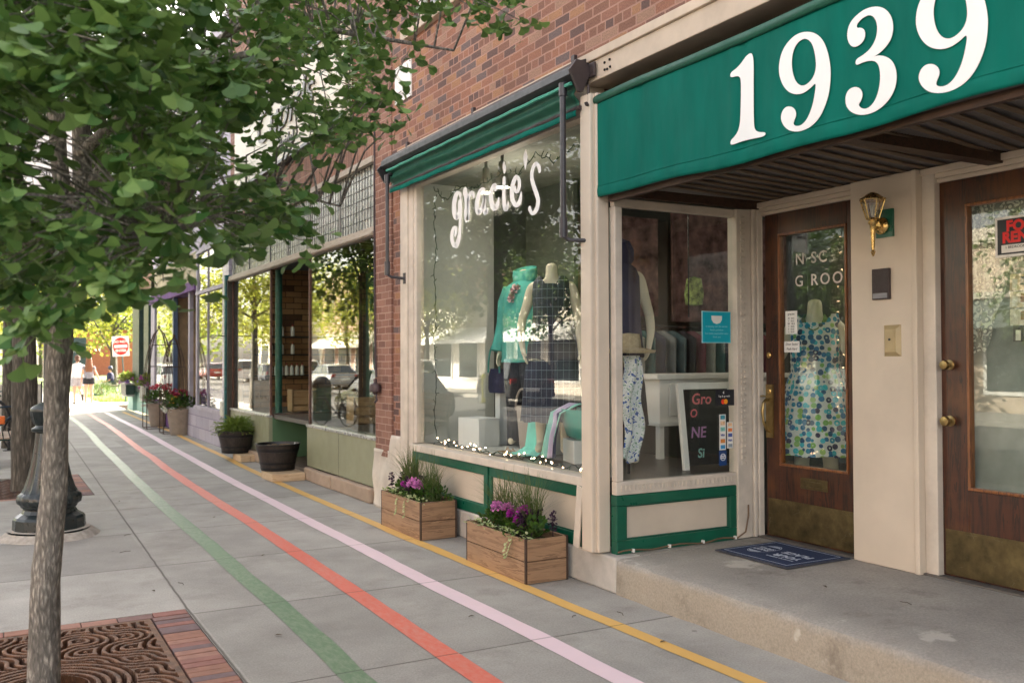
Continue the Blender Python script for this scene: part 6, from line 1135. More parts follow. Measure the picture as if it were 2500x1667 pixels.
# ---------------------------------------------------------------- people
SK=mat('skin',(.60,.36,.26),.5,var=.08,bs=.05); SK2=mat('tanned_skin',(.50,.29,.20),.5,var=.08,bs=.05)
def face(t,M,hair):
    b=MB(); b.ball((0,.085,1.625),.012).ball((-.075,.01,1.63),.016,8,5).ball((.075,.01,1.63),.016,8,5); b.lathe([(.0005,0),(.012,0),(.014,.006)],(0,.075,1.585),8); b.xf(M).build('nose_and_ears',SK,t,smooth=True)
    b=MB(); b.ball((-.03,.075,1.65),.010).ball((.03,.075,1.65),.010); b.xf(M).build('eyes',mat('eye_dark',(.03,.02,.02),.3),t); MB().obox((0,.08,1.588),(.04,.008,.008)).xf(M).build('mouth',mat('lips',(.42,.14,.12),.5),t)
WHT=mat('white_tshirt',(.78,.77,.77),.85,var=.04,bs=.2,bscale=12); PATS=mat('patterned_shorts_cloth',(.30,.28,.36),.85,var=.7,scale=60,c2=(.7,.68,.72))
x,y=2.86,37.6; M=place(x,y,0,R(4),1.0)
t=th('person','woman in white t-shirt and grey patterned shorts walking away, one foot lifted behind','person',(x,y,0))
J,B=bodyJ(True,{'thr':(.09,.02,.72),'knr':(.10,.05,.50),'car':(.11,-.11,.42),'anr':(.12,-.30,.31),'tor':(.13,-.33,.20),'anl':(-.09,.03,.08),'tol':(-.10,.15,.035),'ell':(-.25,.02,1.14),'fal':(-.24,.12,1.08),'wrl':(-.22,.20,1.05),'pal':(-.21,.25,1.05),'elr':(.26,.0,1.12),'far':(.26,.09,1.04),'wrr':(.24,.18,1.0),'par':(.23,.23,.98)})
skin('body',J,B,'pel',SK,t,M)
b=MB(); rings(b,[(1.50,0,0,.075,.07),(1.46,0,0,.16,.10),(1.38,0,0,.20,.13),(1.2,0,0,.20,.145),(1.0,0,0,.215,.15),(.96,0,0,.218,.152)],30,.02)
for k in (-1,1): b.tube([(.15*k,0,1.41),(.21*k,0,1.30),(.235*k,0,1.2)],[.08,.075,.078],12)
b.xf(M).build('t_shirt',WHT,t,smooth=True)
b=MB()
for k in (-1,1): b.tube([(.085*k,0,1.02),(.09*k,0,.88),(.10*k,.02,.70),(.10*k,.02,.66)],[.125,.135,.13,.132],14)
b.xf(M).build('shorts',PATS,t,smooth=True)
b=MB(); b.ball((0,-.01,1.70),.105,14,8).ball((0,-.05,1.62),.085,12,8); b.xf(M).build('hair',mat('brown_hair',(.10,.045,.025),.6,var=.3),t,smooth=True); face(t,M,None)
b=MB(); b.obox((-.10,.06,.03),(.09,.25,.05)).obox((.125,-.34,.26),(.09,.05,.25),Matrix.Rotation(R(-20),3,'X')); b.xf(M).build('shoe',mat('dark_shoe',(.06,.06,.06),.7),t,bevel=.02)
x,y=3.18,36.9; M=place(x,y,0,R(-3),.97)
t=th('person','girl with long brown hair in a grey top and black shorts walking away','person',(x,y,0)); J,B=bodyJ(True,{'anl':(-.10,-.03,.09),'tol':(-.11,.09,.04),'anr':(.10,.04,.09),'tor':(.11,.17,.04),'elr':(.27,.0,1.14),'far':(.31,.04,1.04),'wrr':(.36,.09,.95),'par':(.38,.12,.91)})
J['che']=(0,0,1.32,.11); J['pel']=(0,0,.96,.11); skin('body',J,B,'pel',SK,t,M)
b=MB(); rings(b,[(1.47,0,0,.10,.08),(1.40,0,0,.17,.11),(1.2,0,0,.155,.125),(1.0,0,0,.165,.13),(.97,0,0,.17,.135)],28,.02)
for k in (-1,1): b.tube([(.14*k,0,1.41),(.19*k,0,1.32)],[.07,.065],12)
b.xf(M).build('top',mat('grey_top',(.22,.23,.28),.85,var=.5,scale=40),t,smooth=True)
b=MB()
for k in (-1,1): b.tube([(.08*k,0,1.0),(.085*k,0,.88),(.09*k,.0,.76)],[.115,.122,.12],14)
b.xf(M).build('shorts',BLKC,t,smooth=True); b=MB(); b.loft([[(r*math.cos(a),-.045+.6*r*math.sin(a),z) for a in [2*math.pi*i/20 for i in range(20)]] for r,z in ((.02,1.79),(.085,1.75),(.105,1.66),(.12,1.5),(.15,1.35),(.13,1.2),(.06,1.12))]); b.xf(M).build('hair',mat('long_brown_hair',(.17,.07,.035),.5,var=.4,scale=20,stretch=(6,6,.5)),t,smooth=True); face(t,M,None)
b=MB(); b.obox((-.11,.04,.04),(.09,.25,.08)).obox((.11,.11,.04),(.09,.25,.08)); b.xf(M).build('shoe',WHITE,t,bevel=.02)
bx,by=4.95,46.5
BG=mat('bench_dark_green',(.01,.05,.045),.5); BSL=mat('bench_slats',(.35,.26,.2),.7)
t=th('park_bench','dark green park bench with pale slats on the grass, side on','bench',(bx,by,0)); b=MB()
for i in range(5): b.box(bx-.25+.1*i,bx-.17+.1*i,by-.75,by+.75,.43,.45)
b.build('seat',BSL,t); b=MB()
for i in range(4): b.obox((bx+.30+.025*i,by,.58+.11*i),(.02,1.5,.085))
b.build('backrest',BSL,t)
for s_ in (-.72,.72):
    b=MB(); b.tube([(bx-.28,by+s_,0),(bx-.22,by+s_,.42),(bx+.22,by+s_,.42),(bx+.32,by+s_,0)],.022,6).tube([(bx+.22,by+s_,.42),(bx+.42,by+s_,.98)],.022,6).tube([(bx-.22,by+s_,.42),(bx-.24,by+s_,.63),(bx+.28,by+s_,.65)],.018,6); b.build('leg',BG,t,smooth=True)
# seated man facing the path
M=place(bx-.05,by-.1,-.46,R(90),1.0); t=th('person','man in a navy t-shirt, white shorts and cap sitting on the park bench','person',(bx,by-.1,0))
J,B=bodyJ(True,{'thl':(-.10,.22,.93),'knl':(-.11,.46,.93),'cal':(-.11,.44,.76),'anl':(-.11,.46,.55),'tol':(-.12,.60,.50),'thr':(.10,.22,.93),'knr':(.11,.44,.93),'car':(.11,.55,.76),'anr':(.11,.66,.56),'tor':(.12,.80,.51),'ell':(-.24,.08,1.14),'fal':(-.22,.20,1.10),'wrl':(-.18,.32,1.07),'pal':(-.16,.38,1.06),'elr':(.24,.08,1.14),'far':(.22,.20,1.10),'wrr':(.18,.32,1.07),'par':(.16,.38,1.06)})
skin('body',J,B,'pel',SK2,t,M)
b=MB(); rings(b,[(1.50,0,0,.08,.08),(1.45,0,0,.17,.12),(1.38,0,0,.21,.15),(1.1,0,0,.20,.17),(.93,0,0,.20,.18)],28,.02)
for k in (-1,1): b.tube([(.16*k,0,1.41),(.22*k,.03,1.28),(.24*k,.06,1.2)],[.085,.08,.08],12)
b.xf(M).build('t_shirt',NV,t,smooth=True); b=MB()
for k in (-1,1): b.tube([(.09*k,-.02,.95),(.10*k,.2,.94),(.11*k,.42,.93)],[.13,.12,.115],14)
b.xf(M).build('shorts',mat('pale_shorts',(.6,.58,.56),.85),t,smooth=True)
b=MB(); b.lathe([(.10,1.69),(.098,1.74),(.07,1.785),(.0005,1.80)],(0,0,0),16).obox((0,.12,1.695),(.14,.12,.012)); b.xf(M).build('cap',mat('navy_cap',(.05,.07,.13),.6),t,smooth=True); b=MB(); b.ball((0,-.015,1.665),.095,12,8); b.xf(M).build('hair',mat('dark_hair',(.04,.03,.025),.6),t,smooth=True); face(t,M,None)
b=MB(); b.obox((-.115,.52,.49),(.10,.27,.08)).obox((.115,.72,.50),(.10,.27,.08)); b.xf(M).build('shoe',mat('blue_shoe',(.03,.06,.16),.6),t,bevel=.02)
# ---------------------------------------------------------------- lamp post
LPM=mat('black_green_cast_iron',(.012,.02,.022),.32,var=.3,scale=8,bs=.15,spec=.6)
lx_,ly_=.50,9.55
t=th('lamp_post','black cast iron street lamp post with a broad fluted base behind the near tree','lamp post',(lx_,ly_,0))
pr=[(.295,.02),(.305,.06),(.30,.15),(.285,.17),(.235,.20),(.215,.235),(.235,.25),(.24,.27)]
b=MB(); b.lathe(pr,(lx_,ly_,.02),16); b.build('base',LPM,t,bevel=.006)
b=MB(); b.lathe([(.24,.27),(.262,.29),(.268,.325),(.258,.36),(.225,.385)],(lx_,ly_,.02),80,fn=lambda an,j:1+(.025*math.sin(an*22+j*.9) if 0<j<4 else 0)); b.build('rope_ring',LPM,t,smooth=True)
b=MB(); b.lathe([(.225,.385),(.205,.42),(.175,.52),(.145,.66),(.122,.82),(.112,.93)],(lx_,ly_,.02),64,fn=lambda an,j:1+.045*math.cos(an*16)); b.build('fluted_shaft',LPM,t,smooth=True)
b=MB(); b.lathe([(.112,.92),(.15,.935),(.155,.96),(.125,.975),(.12,.99),(.135,1.01),(.152,1.06),(.158,1.10),(.165,1.115),(.165,1.14),(.145,1.16),(.10,1.185),(.062,1.20)],(lx_,ly_,.02),36,fn=lambda an,j:1+(.04*math.cos(an*12) if 5<=j<=7 else 0)); b.build('urn_collar',LPM,t,smooth=True)
b=MB(); b.lathe([(.058,1.19),(.055,2.6),(.05,4.2),(.075,4.25),(.04,4.3)],(lx_,ly_,.02),16); b.build('shaft',LPM,t,smooth=True)
b=MB(); b.lathe([(.10,4.3),(.17,4.42),(.19,4.62),(.15,4.82),(.08,4.9)],(lx_,ly_,.02),20,cap=True); b.build('globe',mat('lamp_globe',(.75,.74,.70),.35,bs=0),t,smooth=True)
b=MB(); b.grid(lambda u,v:(lx_+(.33+.10*(1-v)+.012*math.sin(u*25))*math.cos(u*6.2832),ly_+(.33+.10*(1-v)+.01*math.sin(u*31))*math.sin(u*6.2832),.001+.075*v-.02*(v>.98)),50,5); b.lathe([(.34,.073),(.29,.08)],(lx_,ly_,0),30); tag(b.build('grout_collar',mat('rough_grout',(.36,.33,.29),.9,var=.25,scale=20,bs=.9,bscale=60),smooth=True),'rough round concrete collar around the foot of the lamp post','footing')
t=th('school_sign','white school speed sign with black capital letters high on the lamp post','sign',(.4,9.45,3.4)); sx_=.36
Ms=place(.38,9.44,3.44,R(-22)); MB().box(-.30,.30,0,.012,-.36,.34).xf(Ms).build('board',mat('bright_white_sign',(.85,.85,.85),.4,bs=0),t)
for s_,z,sz in (('SCHOOL',.10,.095),('WHEN CHILDREN',-.03,.062),('ARE PRESENT',-.15,.062)): text(s_,sz,INK,Ms@fY(0,-.004,z),'writing',t,bold=.001)
t=th('parking_sign','white sign with a teal circle high on the lamp post above the school sign','sign',(.3,9.5,4.1)); Ms=place(.36,9.44,4.16,R(-22)); MB().box(-.22,.22,0,.012,-.26,.30).xf(Ms).build('board',mat('bright_white_sign',(.85,.85,.85),.4,bs=0),t); b=MB(); b.lathe([(.11,0),(.14,0),(.14,.004),(.11,.004)],(0,0,0),24); b.v=[(v[0],-v[2]-.003,v[1]) for v in b.v]; b.xf(Ms).build('circle',mat('teal_ring',(.02,.15,.16),.4),t)
# ---------------------------------------------------------------- tree grate and pits
PIT=mat('pit_soil',(.02,.015,.01),.95,bs=.6); MB().box(-.6,1.12,3.2,6.3,-.14,-.06).build('tree_pit_soil',PIT)['kind']='structure'
MULCH=mat('bark_mulch',(.07,.035,.022),.95,var=.6,scale=40,bs=.9,bscale=80); MB().grid(lambda u,v:(-.3+1.42*u,12.15+2.3*v,-.03+.02*math.sin(u*37)*math.sin(v*51)),60,80).build('mulch_bed',MULCH)['kind']='structure'
BK=[mat('paver%d'%i,c,.8,var=.15,scale=12,bs=.5,bscale=90) for i,c in enumerate(((.26,.12,.10),(.20,.12,.11),(.32,.17,.13),(.16,.11,.115),(.28,.14,.10)))]
q=random.Random(12)
def pavers(name,label,cells):
    b=MB()
    for (x0,x1,y0,y1) in cells: b.mi=q.randrange(5); j=.0025; b.box(x0+j,x1-j,y0+j,y1-j,-.06,.004+q.uniform(-.003,.003))
    o=b.build(name,BK,bevel=.004); tag(o,label,'brick edging'); return o
c=[(.895,1.115,3.2+.078*i,3.2+.078*(i+1)) for i in range(38)]
c+=[(1.115-.205*(i+1),1.115-.205*i,6.175,6.285) for i in range(8)]
pavers('brick_edging','red and grey brick edging around the near tree grate',c)
pavers('brick_edging','pale brick edging along the mulch bed of the second tree',[(.93,1.115,12.2+.15*i,12.2+.15*(i+1)) for i in range(15)]+[(.1+.2*i,.3+.2*i,12.155,12.2+.05) for i in range(4)])
TX,TY=.245,5.10
t=th('tree_grate','rusty brown cast iron tree grate with swirling openings','tree grate',(.2,4.9,0))
CS=.235; qo={}
def gh(x,y):
    dx,dy=x-TX,y-TY; r=math.hypot(dx,dy)
    if r<.20: return None
    if r<.43: return math.cos((r-.2)*2*math.pi/.047)
    x+=.012*math.sin(y*14); y+=.012*math.sin(x*11)
    ci,cj=math.floor(x/CS),math.floor(y/CS); u,v=x/CS-ci,y/CS-cj
    o=qo.setdefault((ci,cj),q.random()<.5)
    if o: u=1-u
    d=min(math.hypot(u,v),math.hypot(1-u,1-v)); return math.cos(2*math.pi*d*5)
NG=330; x0g,x1g,y0g,y1g=-.58,.885,4.2,6.165; b=MB(); idx={}
ny=int(NG*(y1g-y0g)/(x1g-x0g)*.8)
for j in range(ny+1):
    for i in range(NG+1):
        x=x0g+(x1g-x0g)*i/NG; y=y0g+(y1g-y0g)*j/ny
        if y<4.3: 
            if j%2: pass
        f=gh(x,y); e=min(x-x0g,x1g-x,y-y0g,y1g-y)
        if f is None: continue
        z=-.002+.004*(1 if e<.035 else max(-1,min(1,f*2.2)))
        if e>=.035 and f<-.15: z=-.045
        idx[(i,j)]=len(b.v); b.v.append((x,y,z))
for j in range(ny):
    for i in range(NG):
        k=[(i,j),(i+1,j),(i+1,j+1),(i,j+1)]
        if all(q_ in idx for q_ in k): b.f.append(tuple(idx[q_] for q_ in k)); b.m.append(0)
b.build('grate',mat('rusty_grate',(.11,.05,.028),.62,var=.5,scale=14,bs=.4,bscale=120,c2=(.20,.095,.05)),t,smooth=True)
# ---------------------------------------------------------------- near ginkgo
BARK=None
def barkm(name,c1,c2,sc=(26,26,4)):
    m,nt,p=base(name); v=pos(nt,sc); n1=noise(nt,v,1,6,.65,.8); v2=N(nt,'ShaderNodeTexVoronoi'); v2.inputs['Scale'].default_value=1.1; v2.feature='DISTANCE_TO_EDGE'
    nt.links.new(v,v2.inputs['Vector']); f=mth(nt,'ADD',mth(nt,'MULTIPLY',n1,.75),mth(nt,'MULTIPLY',v2.outputs['Distance'],.5))
    col=ramp(nt,f,[(.28,tuple(x*.5 for x in c1)),(.46,c1),(.68,c2)]); col=mixc(nt,col,ramp(nt,noise(nt,pos(nt),2.5,4),[(.3,.8),(.7,1.15)]),1,'MULTIPLY')
    nt.links.new(col,p.inputs['Base Color']); p.inputs['Roughness'].default_value=.9; bump(nt,p,f,.8,.02); return m
BARK=barkm('ginkgo_bark',(.20,.185,.165),(.54,.50,.44),(48,48,13)); BARKD=barkm('dark_furrowed_bark',(.085,.075,.06),(.22,.19,.155))
t=th('ginkgo_tree','near ginkgo street tree with a pale leaning trunk rising from the iron grate','tree',(TX,TY,0))
b=MB(); q=random.Random(7)
TR=[(.245,5.10,-.05),(.25,5.10,.5),(.285,5.10,.95),(.295,5.09,1.3),(.300,5.085,1.57),(.315,5.08,1.75),(.335,5.075,2.05),(.345,5.07,2.25)]
def rough_tube(b,P,r,n=18,am=.04):
    i0=len(b.v); b.tube(P,r,n)
    c0=Vector(P[0])
    for i in range(i0,len(b.v)):
        v=Vector(b.v[i]); k=am*(math.sin(v.z*17+v.x*40)+math.sin(v.z*9+v.y*55)); b.v[i]=(v.x+.01*k*math.cos(v.y*70),v.y+.01*k*math.sin(v.x*60),v.z)
import bisect
def interp(P,r,n):
    out=[];rad=[]
    for i in range(len(P)-1):
        for k in range(n): f=k/n; out.append(Vector(P[i]).lerp(Vector(P[i+1]),f)); rad.append(r[i]*(1-f)+r[i+1]*f)
    out.append(Vector(P[-1])); rad.append(r[-1]); return out,rad
P_,r_=interp(TR,[.077,.066,.060,.055,.059,.052,.052,.052],5); rough_tube(b,P_,r_,20,.3)
LIMBS=[([(.345,5.07,2.2),(.40,5.02,2.5),(.38,4.98,3.1),(.45,4.9,4.0),(.5,4.8,5.2)],[.05,.045,.04,.03,.015]),([(.345,5.07,2.2),(.30,5.12,2.6),(.27,5.15,3.3),(.2,5.2,4.4)],[.045,.04,.035,.02]),
 ([(.35,5.05,2.3),(.6,4.9,2.75),(.95,4.7,3.05),(1.5,4.5,3.25),(2.1,4.35,3.2)],[.035,.03,.022,.015,.006]),([(.38,5.0,2.6),(.7,4.6,2.9),(1.0,4.1,3.1),(1.2,3.5,3.2)],[.03,.022,.015,.006]),
 ([(.33,5.07,1.95),(.55,4.75,2.2),(.8,4.4,2.3),(1.1,4.1,2.35),(1.4,4.1,2.3)],[.028,.022,.015,.01,.004]),([(.33,5.07,2.0),(.15,4.6,2.3),(.0,3.9,2.5),(-.1,3.2,2.6)],[.028,.022,.015,.006]),([(.34,5.07,2.1),(.1,5.3,2.5),(-.4,5.3,2.9)],[.03,.02,.008]),([(.34,5.07,1.9),(.35,4.5,2.1),(.45,3.8,2.1),(.5,3.2,2.0)],[.022,.018,.012,.005])]
LP=[]
for P,r in LIMBS:
    P2,r2=interp(P,r,6); b.tube(P2,r2,9); LP+=list(zip(P2,r2))
CL=[Vector((x/100,y/100,z/100)) for x,y,z in CLU]
nCLU=len(CL)
for i in range(110):   # extra crown above and outside the frame, added to shade the rest
    a=q.uniform(0,6.283); rr_=1.9*math.sqrt(q.random()); z=q.uniform(3.3,5.6); CL.append(Vector((.5+rr_*math.cos(a)*(1.2-.2*z/5),4.4+rr_*math.sin(a),z)))
tw=MB()
for c in CL:
    n_=min(LP,key=lambda p_:(p_[0]-c).length_squared+ (.4 if p_[0].z>c.z+.1 else 0))[0]
    m_=(n_+c)/2+Vector((q.uniform(-.05,.05),q.uniform(-.05,.05),.06)); L_=(n_-c).length
    if L_<.7: tw.tube([n_,m_,c],[.006,.004,.002],4,cap=False)
    elif True: tw.tube([c+(n_-c)*(.25/L_)+Vector((0,0,.03)),c],[.003,.002],4,cap=False)
b.build('trunk',BARK,t,smooth=True)
def ginkgo_leaf(b,c,d,n,s_,q):
    d=Vector(d).normalized(); n=Vector(n); sd=d.cross(n)
    sd=sd.normalized() if sd.length>1e-4 else d.orthogonal().normalized(); n=sd.cross(d); c=Vector(c)
    base_=c+d*s_*.75; st_=MBp=c
    b.poly([c+sd*.0012,c-sd*.0012,base_-sd*.0014,base_+sd*.0014])
    w2=q.uniform(.85,1.1); fold=q.uniform(.05,.32); droop=q.uniform(-.1,.25); 
    def P(an,r): x=math.sin(an)*r*w2; y=math.cos(an)*r; return base_+sd*(s_*x)+d*(s_*y)+n*(s_*(fold*abs(x)-droop*y*y))
    mid=P(0,.82+q.uniform(-.14,.14)); cen=P(0,.4)
    for sg in (-1,1):
        R_=[P(sg*R(a),r) for a,r in ((8,.97+q.uniform(-.03,.03)),(20,1.02),(33,1.04),(44,1.0),(52,.88))]
        b.poly([base_,cen,mid]+R_+[P(sg*R(40),.42)]) if sg==1 else b.poly(([base_,cen,mid]+R_+[P(sg*R(40),.42)])[::-1])
b=tw; b.mi=1; camp=Vector((0,0,1.6))
for ci_,c in enumerate(CL):
    k=(q.randint(17,24) if ci_<500 else 13) if ci_<nCLU else 8
    for i in range(k):
        a=q.uniform(0,6.283); o=Vector((math.cos(a),math.sin(a),q.uniform(-1.5,.5))).normalized(); p_=c+Vector((q.uniform(-.06,.06),q.uniform(-.06,.06),q.uniform(-.07,.05)))
        nn=Vector((q.uniform(-.7,.7)+o.x*.7,q.uniform(-.7,.7)+o.y*.7,1.0)); ginkgo_leaf(b,p_,o,nn,((.058 if c.y<3.4 else .049) if ci_<nCLU else .07)*q.uniform(.6,1.2),q)
b.build('crown',[BARK,leafm('ginkgo_leaf',(.03,.10,.026),(.20,.33,.10),.18,.4,tc=(.25,.42,.05))],t)
# ---------------------------------------------------------------- other trees
def tree(x,y,h,cr,label,lm,bark,n=3500,ls=.10,trunk=.14,lean=(0,0),group=None,z0=0,low=.3,q=None,name='street_tree',cc=None,half=None):
    q=q or random.Random(int(x*13+y*7)); t=th(name,label,'tree',(x,y,z0),group); b=MB(); th_=h*low
    P=[(x,y,z0-.1),(x+lean[0]*.3,y+lean[1]*.3,z0+th_*.5),(x+lean[0]*.6,y+lean[1]*.6,z0+th_),(x+lean[0],y+lean[1],z0+h*.85)]
    P2,r2=interp(P,[trunk*1.15,trunk,trunk*.85,trunk*.15],6); rough_tube(b,P2,r2,14,.6); top=Vector(P[2])
    blobs=[]
    for i in range(9):
        a=2*math.pi*i/9+q.uniform(-.3,.3); rr_=cr*q.uniform(.35,.75); zz=z0+h*q.uniform(low+.12,.85); e=Vector((x+lean[0]+rr_*math.cos(a),y+lean[1]+rr_*math.sin(a),zz)); s_=top+Vector((0,0,q.uniform(0,h*.25)))
        b.tube([s_,(s_+e)/2+Vector((0,0,.15)),e],[trunk*.35,trunk*.2,trunk*.06],6); blobs.append((e,cr*q.uniform(.38,.58)))
    for i in range(7): a=q.uniform(0,6.28); blobs.append((Vector((x+lean[0]+cr*.4*math.cos(a),y+lean[1]+cr*.4*math.sin(a),z0+h*q.uniform(.5,.93))),cr*q.uniform(.3,.5)))
    b.build('trunk',bark,t,smooth=True); b=MB()
    for i in range(n):
        c,r=blobs[q.randrange(len(blobs))]; a=q.uniform(0,6.283); zz=q.uniform(-1,1); s_=math.sqrt(1-zz*zz); o=Vector((math.cos(a)*s_,math.sin(a)*s_,zz*.8)); k=r*q.uniform(.5,1)**.5*(1+.25*math.sin(a*5+zz*7)); p_=c+o*k
        leafat(b,p_,o+Vector((q.uniform(-.8,.8),q.uniform(-.8,.8),q.uniform(-.8,.4))),(q.uniform(-.6,.6),q.uniform(-.6,.6),1),ls*q.uniform(.7,1.3),ls*q.uniform(.6,.9),q)
    b.build('crown',lm,t); return t
LG=leafm('street_leaf',(.035,.085,.02),(.09,.17,.04),.4); LY=leafm('sunlit_leaf',(.10,.16,.02),(.26,.28,.05),.5,tc=(.6,.6,.08)); LO=leafm('park_leaf',(.07,.11,.02),(.16,.18,.04),.45)
tree(.42,13.3,6.2,2.1,'dark furrowed street tree in the mulch bed behind the lamp post',LG,BARKD,15000,.11,.145,(-.05,.0),low=.42)
tree(.35,19.5,6.0,2.2,'street tree further along the kerb beyond the bicycle rack',LG,BARKD,6500,.11,.12,group=None,low=.48)
tree(-.1,31,6.5,2.5,'far street tree near the kerb, third past the lamp post',LY,BARKD,5000,.13,.12,low=.38)
for i,(x,y,h,cr,m,l) in enumerate(((6.5,60,8,4,LY,'yellow green park tree behind the bench, closest to the shop corner'),(1.5,75,9,4.5,LO,'olive green park tree straight down the path'),(9,82,11,5.5,LO,'broad park tree behind the do not enter sign'),(-4,90,10,5,LY,'yellowish tree left of the path far away'),(14,70,10,5,LO,'dark park tree deep behind the end shop'),(4.2,95,10,5,LY,'pale sunlit tree at the far end of the park'),(-1.2,48,7,2.8,LY,'sunlit kerbside tree before the park'))):
    tree(x,y,h,cr,l,m,BARKD,4200,.22 if y>55 else .15,.2,low=.22,name='park_tree')
for i,(x,y,h,cr,l) in enumerate(((-12.6,22,6.5,2.4,'first street tree across the road opposite the display window'),(-12.8,33,7,2.8,'second street tree across the road'),(-12.6,45,7,3.0,'third street tree across the road in full sun'),(-12.7,58,8,3.4,'fourth street tree across the road'),(-12.6,74,8,3.6,'fifth street tree across the road, far away'),(-12.4,12,6.5,2.5,'street tree across the road opposite the doors'))):
    tree(x,y,h,cr,l,LG if y<40 else LY,BARKD,9000,.17,.13,low=.33,z0=0)
b=MB(); bush(b,(4.05,41.3,.25),.55,.7,.5,700,.14,.02,random.Random(3),.6); tag(b.build('ornamental_grass_clump',leafm('clump_leaf',(.03,.07,.03),(.08,.13,.06),.2)),'low dark green shrub on the lawn in front of the bench','shrub')
# ---------------------------------------------------------------- signs and street furniture
t=th('do_not_enter_sign','red and white do not enter sign on a thin leaning post','sign',(4.55,38.5,0)); MB().tube([(4.62,38.5,0),(4.42,38.5,2.6)],.025,6).build('post',BG,t)
Ms=place(4.42,38.42,2.13,R(-4),1); Ms=Ms@Matrix.Rotation(R(-3),4,'Y'); MB().box(-.30,.30,0,.01,-.38,.38).xf(Ms).build('board',mat('bright_white_sign',(.85,.85,.85),.4,bs=0),t)
b=MB(); b.lathe([(.0005,0),(.275,0),(.275,.004),(.0005,.005)],(0,0,0),36,sy=1.22); b.v=[(v[0],-v[2]-.002,v[1]) for v in b.v]; b.xf(Ms).build('red_disc',RED,t); MB().box(-.23,.23,-.012,-.008,-.055,.055).xf(Ms).build('white_bar',WHITEV,t)
text('DO NOT',.13,WHITEV,Ms@fY(0,-.010,.17),'writing',t,bold=.005); text('ENTER',.13,WHITEV,Ms@fY(0,-.010,-.17),'writing',t,bold=.005)
t=th('park_board','dark park notice board with a pale blue emblem behind the walking women','sign',(3.4,52,0)); MB().box(2.75,4.35,52,52.15,.3,2.75).build('board',mat('dark_teal_board',(.02,.05,.06),.5),t); b=MB(); b.lathe([(.0005,0),(.16,0)],(0,0,0),7,sy=.7); b.v=[(3.5+v[0],51.98,2.4+v[1]) for v in b.v]; b.build('emblem',mat('sky_blue',(.2,.4,.55),.5),t); text('Schoolhouse Park',.16,WHITEV,fY(3.55,51.98,2.05),'writing',t,bold=.004)
t=th('cafe_barrier','cream canvas cafe barrier with thin script lettering beyond the lamp post','barrier',(.8,26,0)); MB().box(.20,1.15,26,26.03,.12,1.02).build('panel',mat('cream_canvas',(.62,.56,.47),.8,bs=.05),t); b=MB()
for x in (.18,1.17): b.tube([(x,26.01,0),(x,26.01,1.08)],.02,6)
b.build('post',BLACK,t); text("yo's",.20,mat('grey_script',(.2,.18,.16),.7),fY(.93,25.99,.58),'lettering',t,shear=.3)
# bicycle and rack
def bike(x,y,rz,label,group=None,s=1.0,name='bicycle'):
    t=th(name,label,'bicycle',(x,y,0),group); M=place(x,y,0,rz,s); r=.34
    for wx in (-.52,.52):
        b=MB(); b.tube([(wx+r*math.cos(a),0,r+.005+r*math.sin(a)) for a in [2*math.pi*i/32 for i in range(33)]],.016,6,cap=False); wl=b.xf(M).build('wheel',BLACK,t,smooth=True); b=MB()
        for i in range(14): a=2*math.pi*i/14; b.tube([(wx,0,r),(wx+r*.97*math.cos(a),0,r+r*.97*math.sin(a))],.0016,3,cap=False)
        b.ball((wx,0,r),.03); b.xf(M).build('spokes',ALU,wl)
    b=MB(); 
    for p0,p1 in (((-.52,0,.34),(-.08,0,.30)),((-.52,0,.34),(-.18,0,.78)),((-.08,0,.30),(-.20,0,.86)),((-.08,0,.30),(.36,0,.70)),((-.18,0,.78),(.34,0,.82)),((.33,0,.90),(.38,0,.66)),((.38,0,.66),(.52,0,.34))): b.tube([p0,p1],.015,6)
    b.tube([(.33,-.0,.92),(.36,.0,.97)],.012,5).tube([(.42,-.24,.96),(.36,-.12,.98),(.36,.12,.98),(.42,.24,.96)],.012,6).lathe([(.08,-.01),(.09,0),(.08,.01)],(-.08,0,.30),16); b.xf(M).build('frame',mat('dark_blue_frame',(.01,.035,.07),.35),t,smooth=True)
    b=MB(); b.lathe([(.0005,0),(.12,0),(.11,.04),(.0005,.05)],(-.22,0,.88),12,sy=.5).tube([(-.20,0,.80),(-.21,0,.9)],.012,5); b.xf(M).build('saddle',BLACK,t,smooth=True); return t
bike(.05,18.1,R(8),'dark blue bicycle leaning at the rack left of the second tree'); bike(.25,21.8,R(70),'second bicycle parked beyond the rack, seen in the shop reflection',s=.98)
t=th('bike_rack','black hoop bicycle rack bolted to the pavement','bike rack',(.2,18.6,0)); b=MB(); b.tube([(-.33+.0,18.9,0),(-.33,18.9,.55)]+[(.0-.33*math.cos(a),18.9,.60+.33*math.sin(a)) for a in [math.pi*i/12 for i in range(13)]]+[(.33,18.9,.55),(.33,18.9,0)],.028,8).lathe([(.0005,0),(.09,0),(.09,.012),(.0005,.014)],(.33,18.9,0),12); b.build('hoop',BLACK,t,smooth=True)
t=th('bike_bag','small orange pannier bag hanging on the back of the bicycle','bag',(.2,18.1,.6)); MB().box(.16,.26,18.02,18.12,.52,.66).build('bag',mat('orange_nylon',(.75,.16,.03),.6),t,bevel=.02)
t=th('litter_bin','dark green round litter bin with a domed lid near the kerb','litter bin',(-.2,24.2,0)); b=MB(); b.lathe([(.0005,0),(.24,0),(.25,.03),(.25,.85),(.24,.87)],(-.15,24.0,0),28); b.build('body',DGREEN,t,smooth=True); b=MB(); b.lathe([(.26,.87),(.27,.90),(.22,1.05),(.10,1.15),(.0005,1.16)],(-.15,24.0,0),28); b.build('lid',BLACK,t,smooth=True)
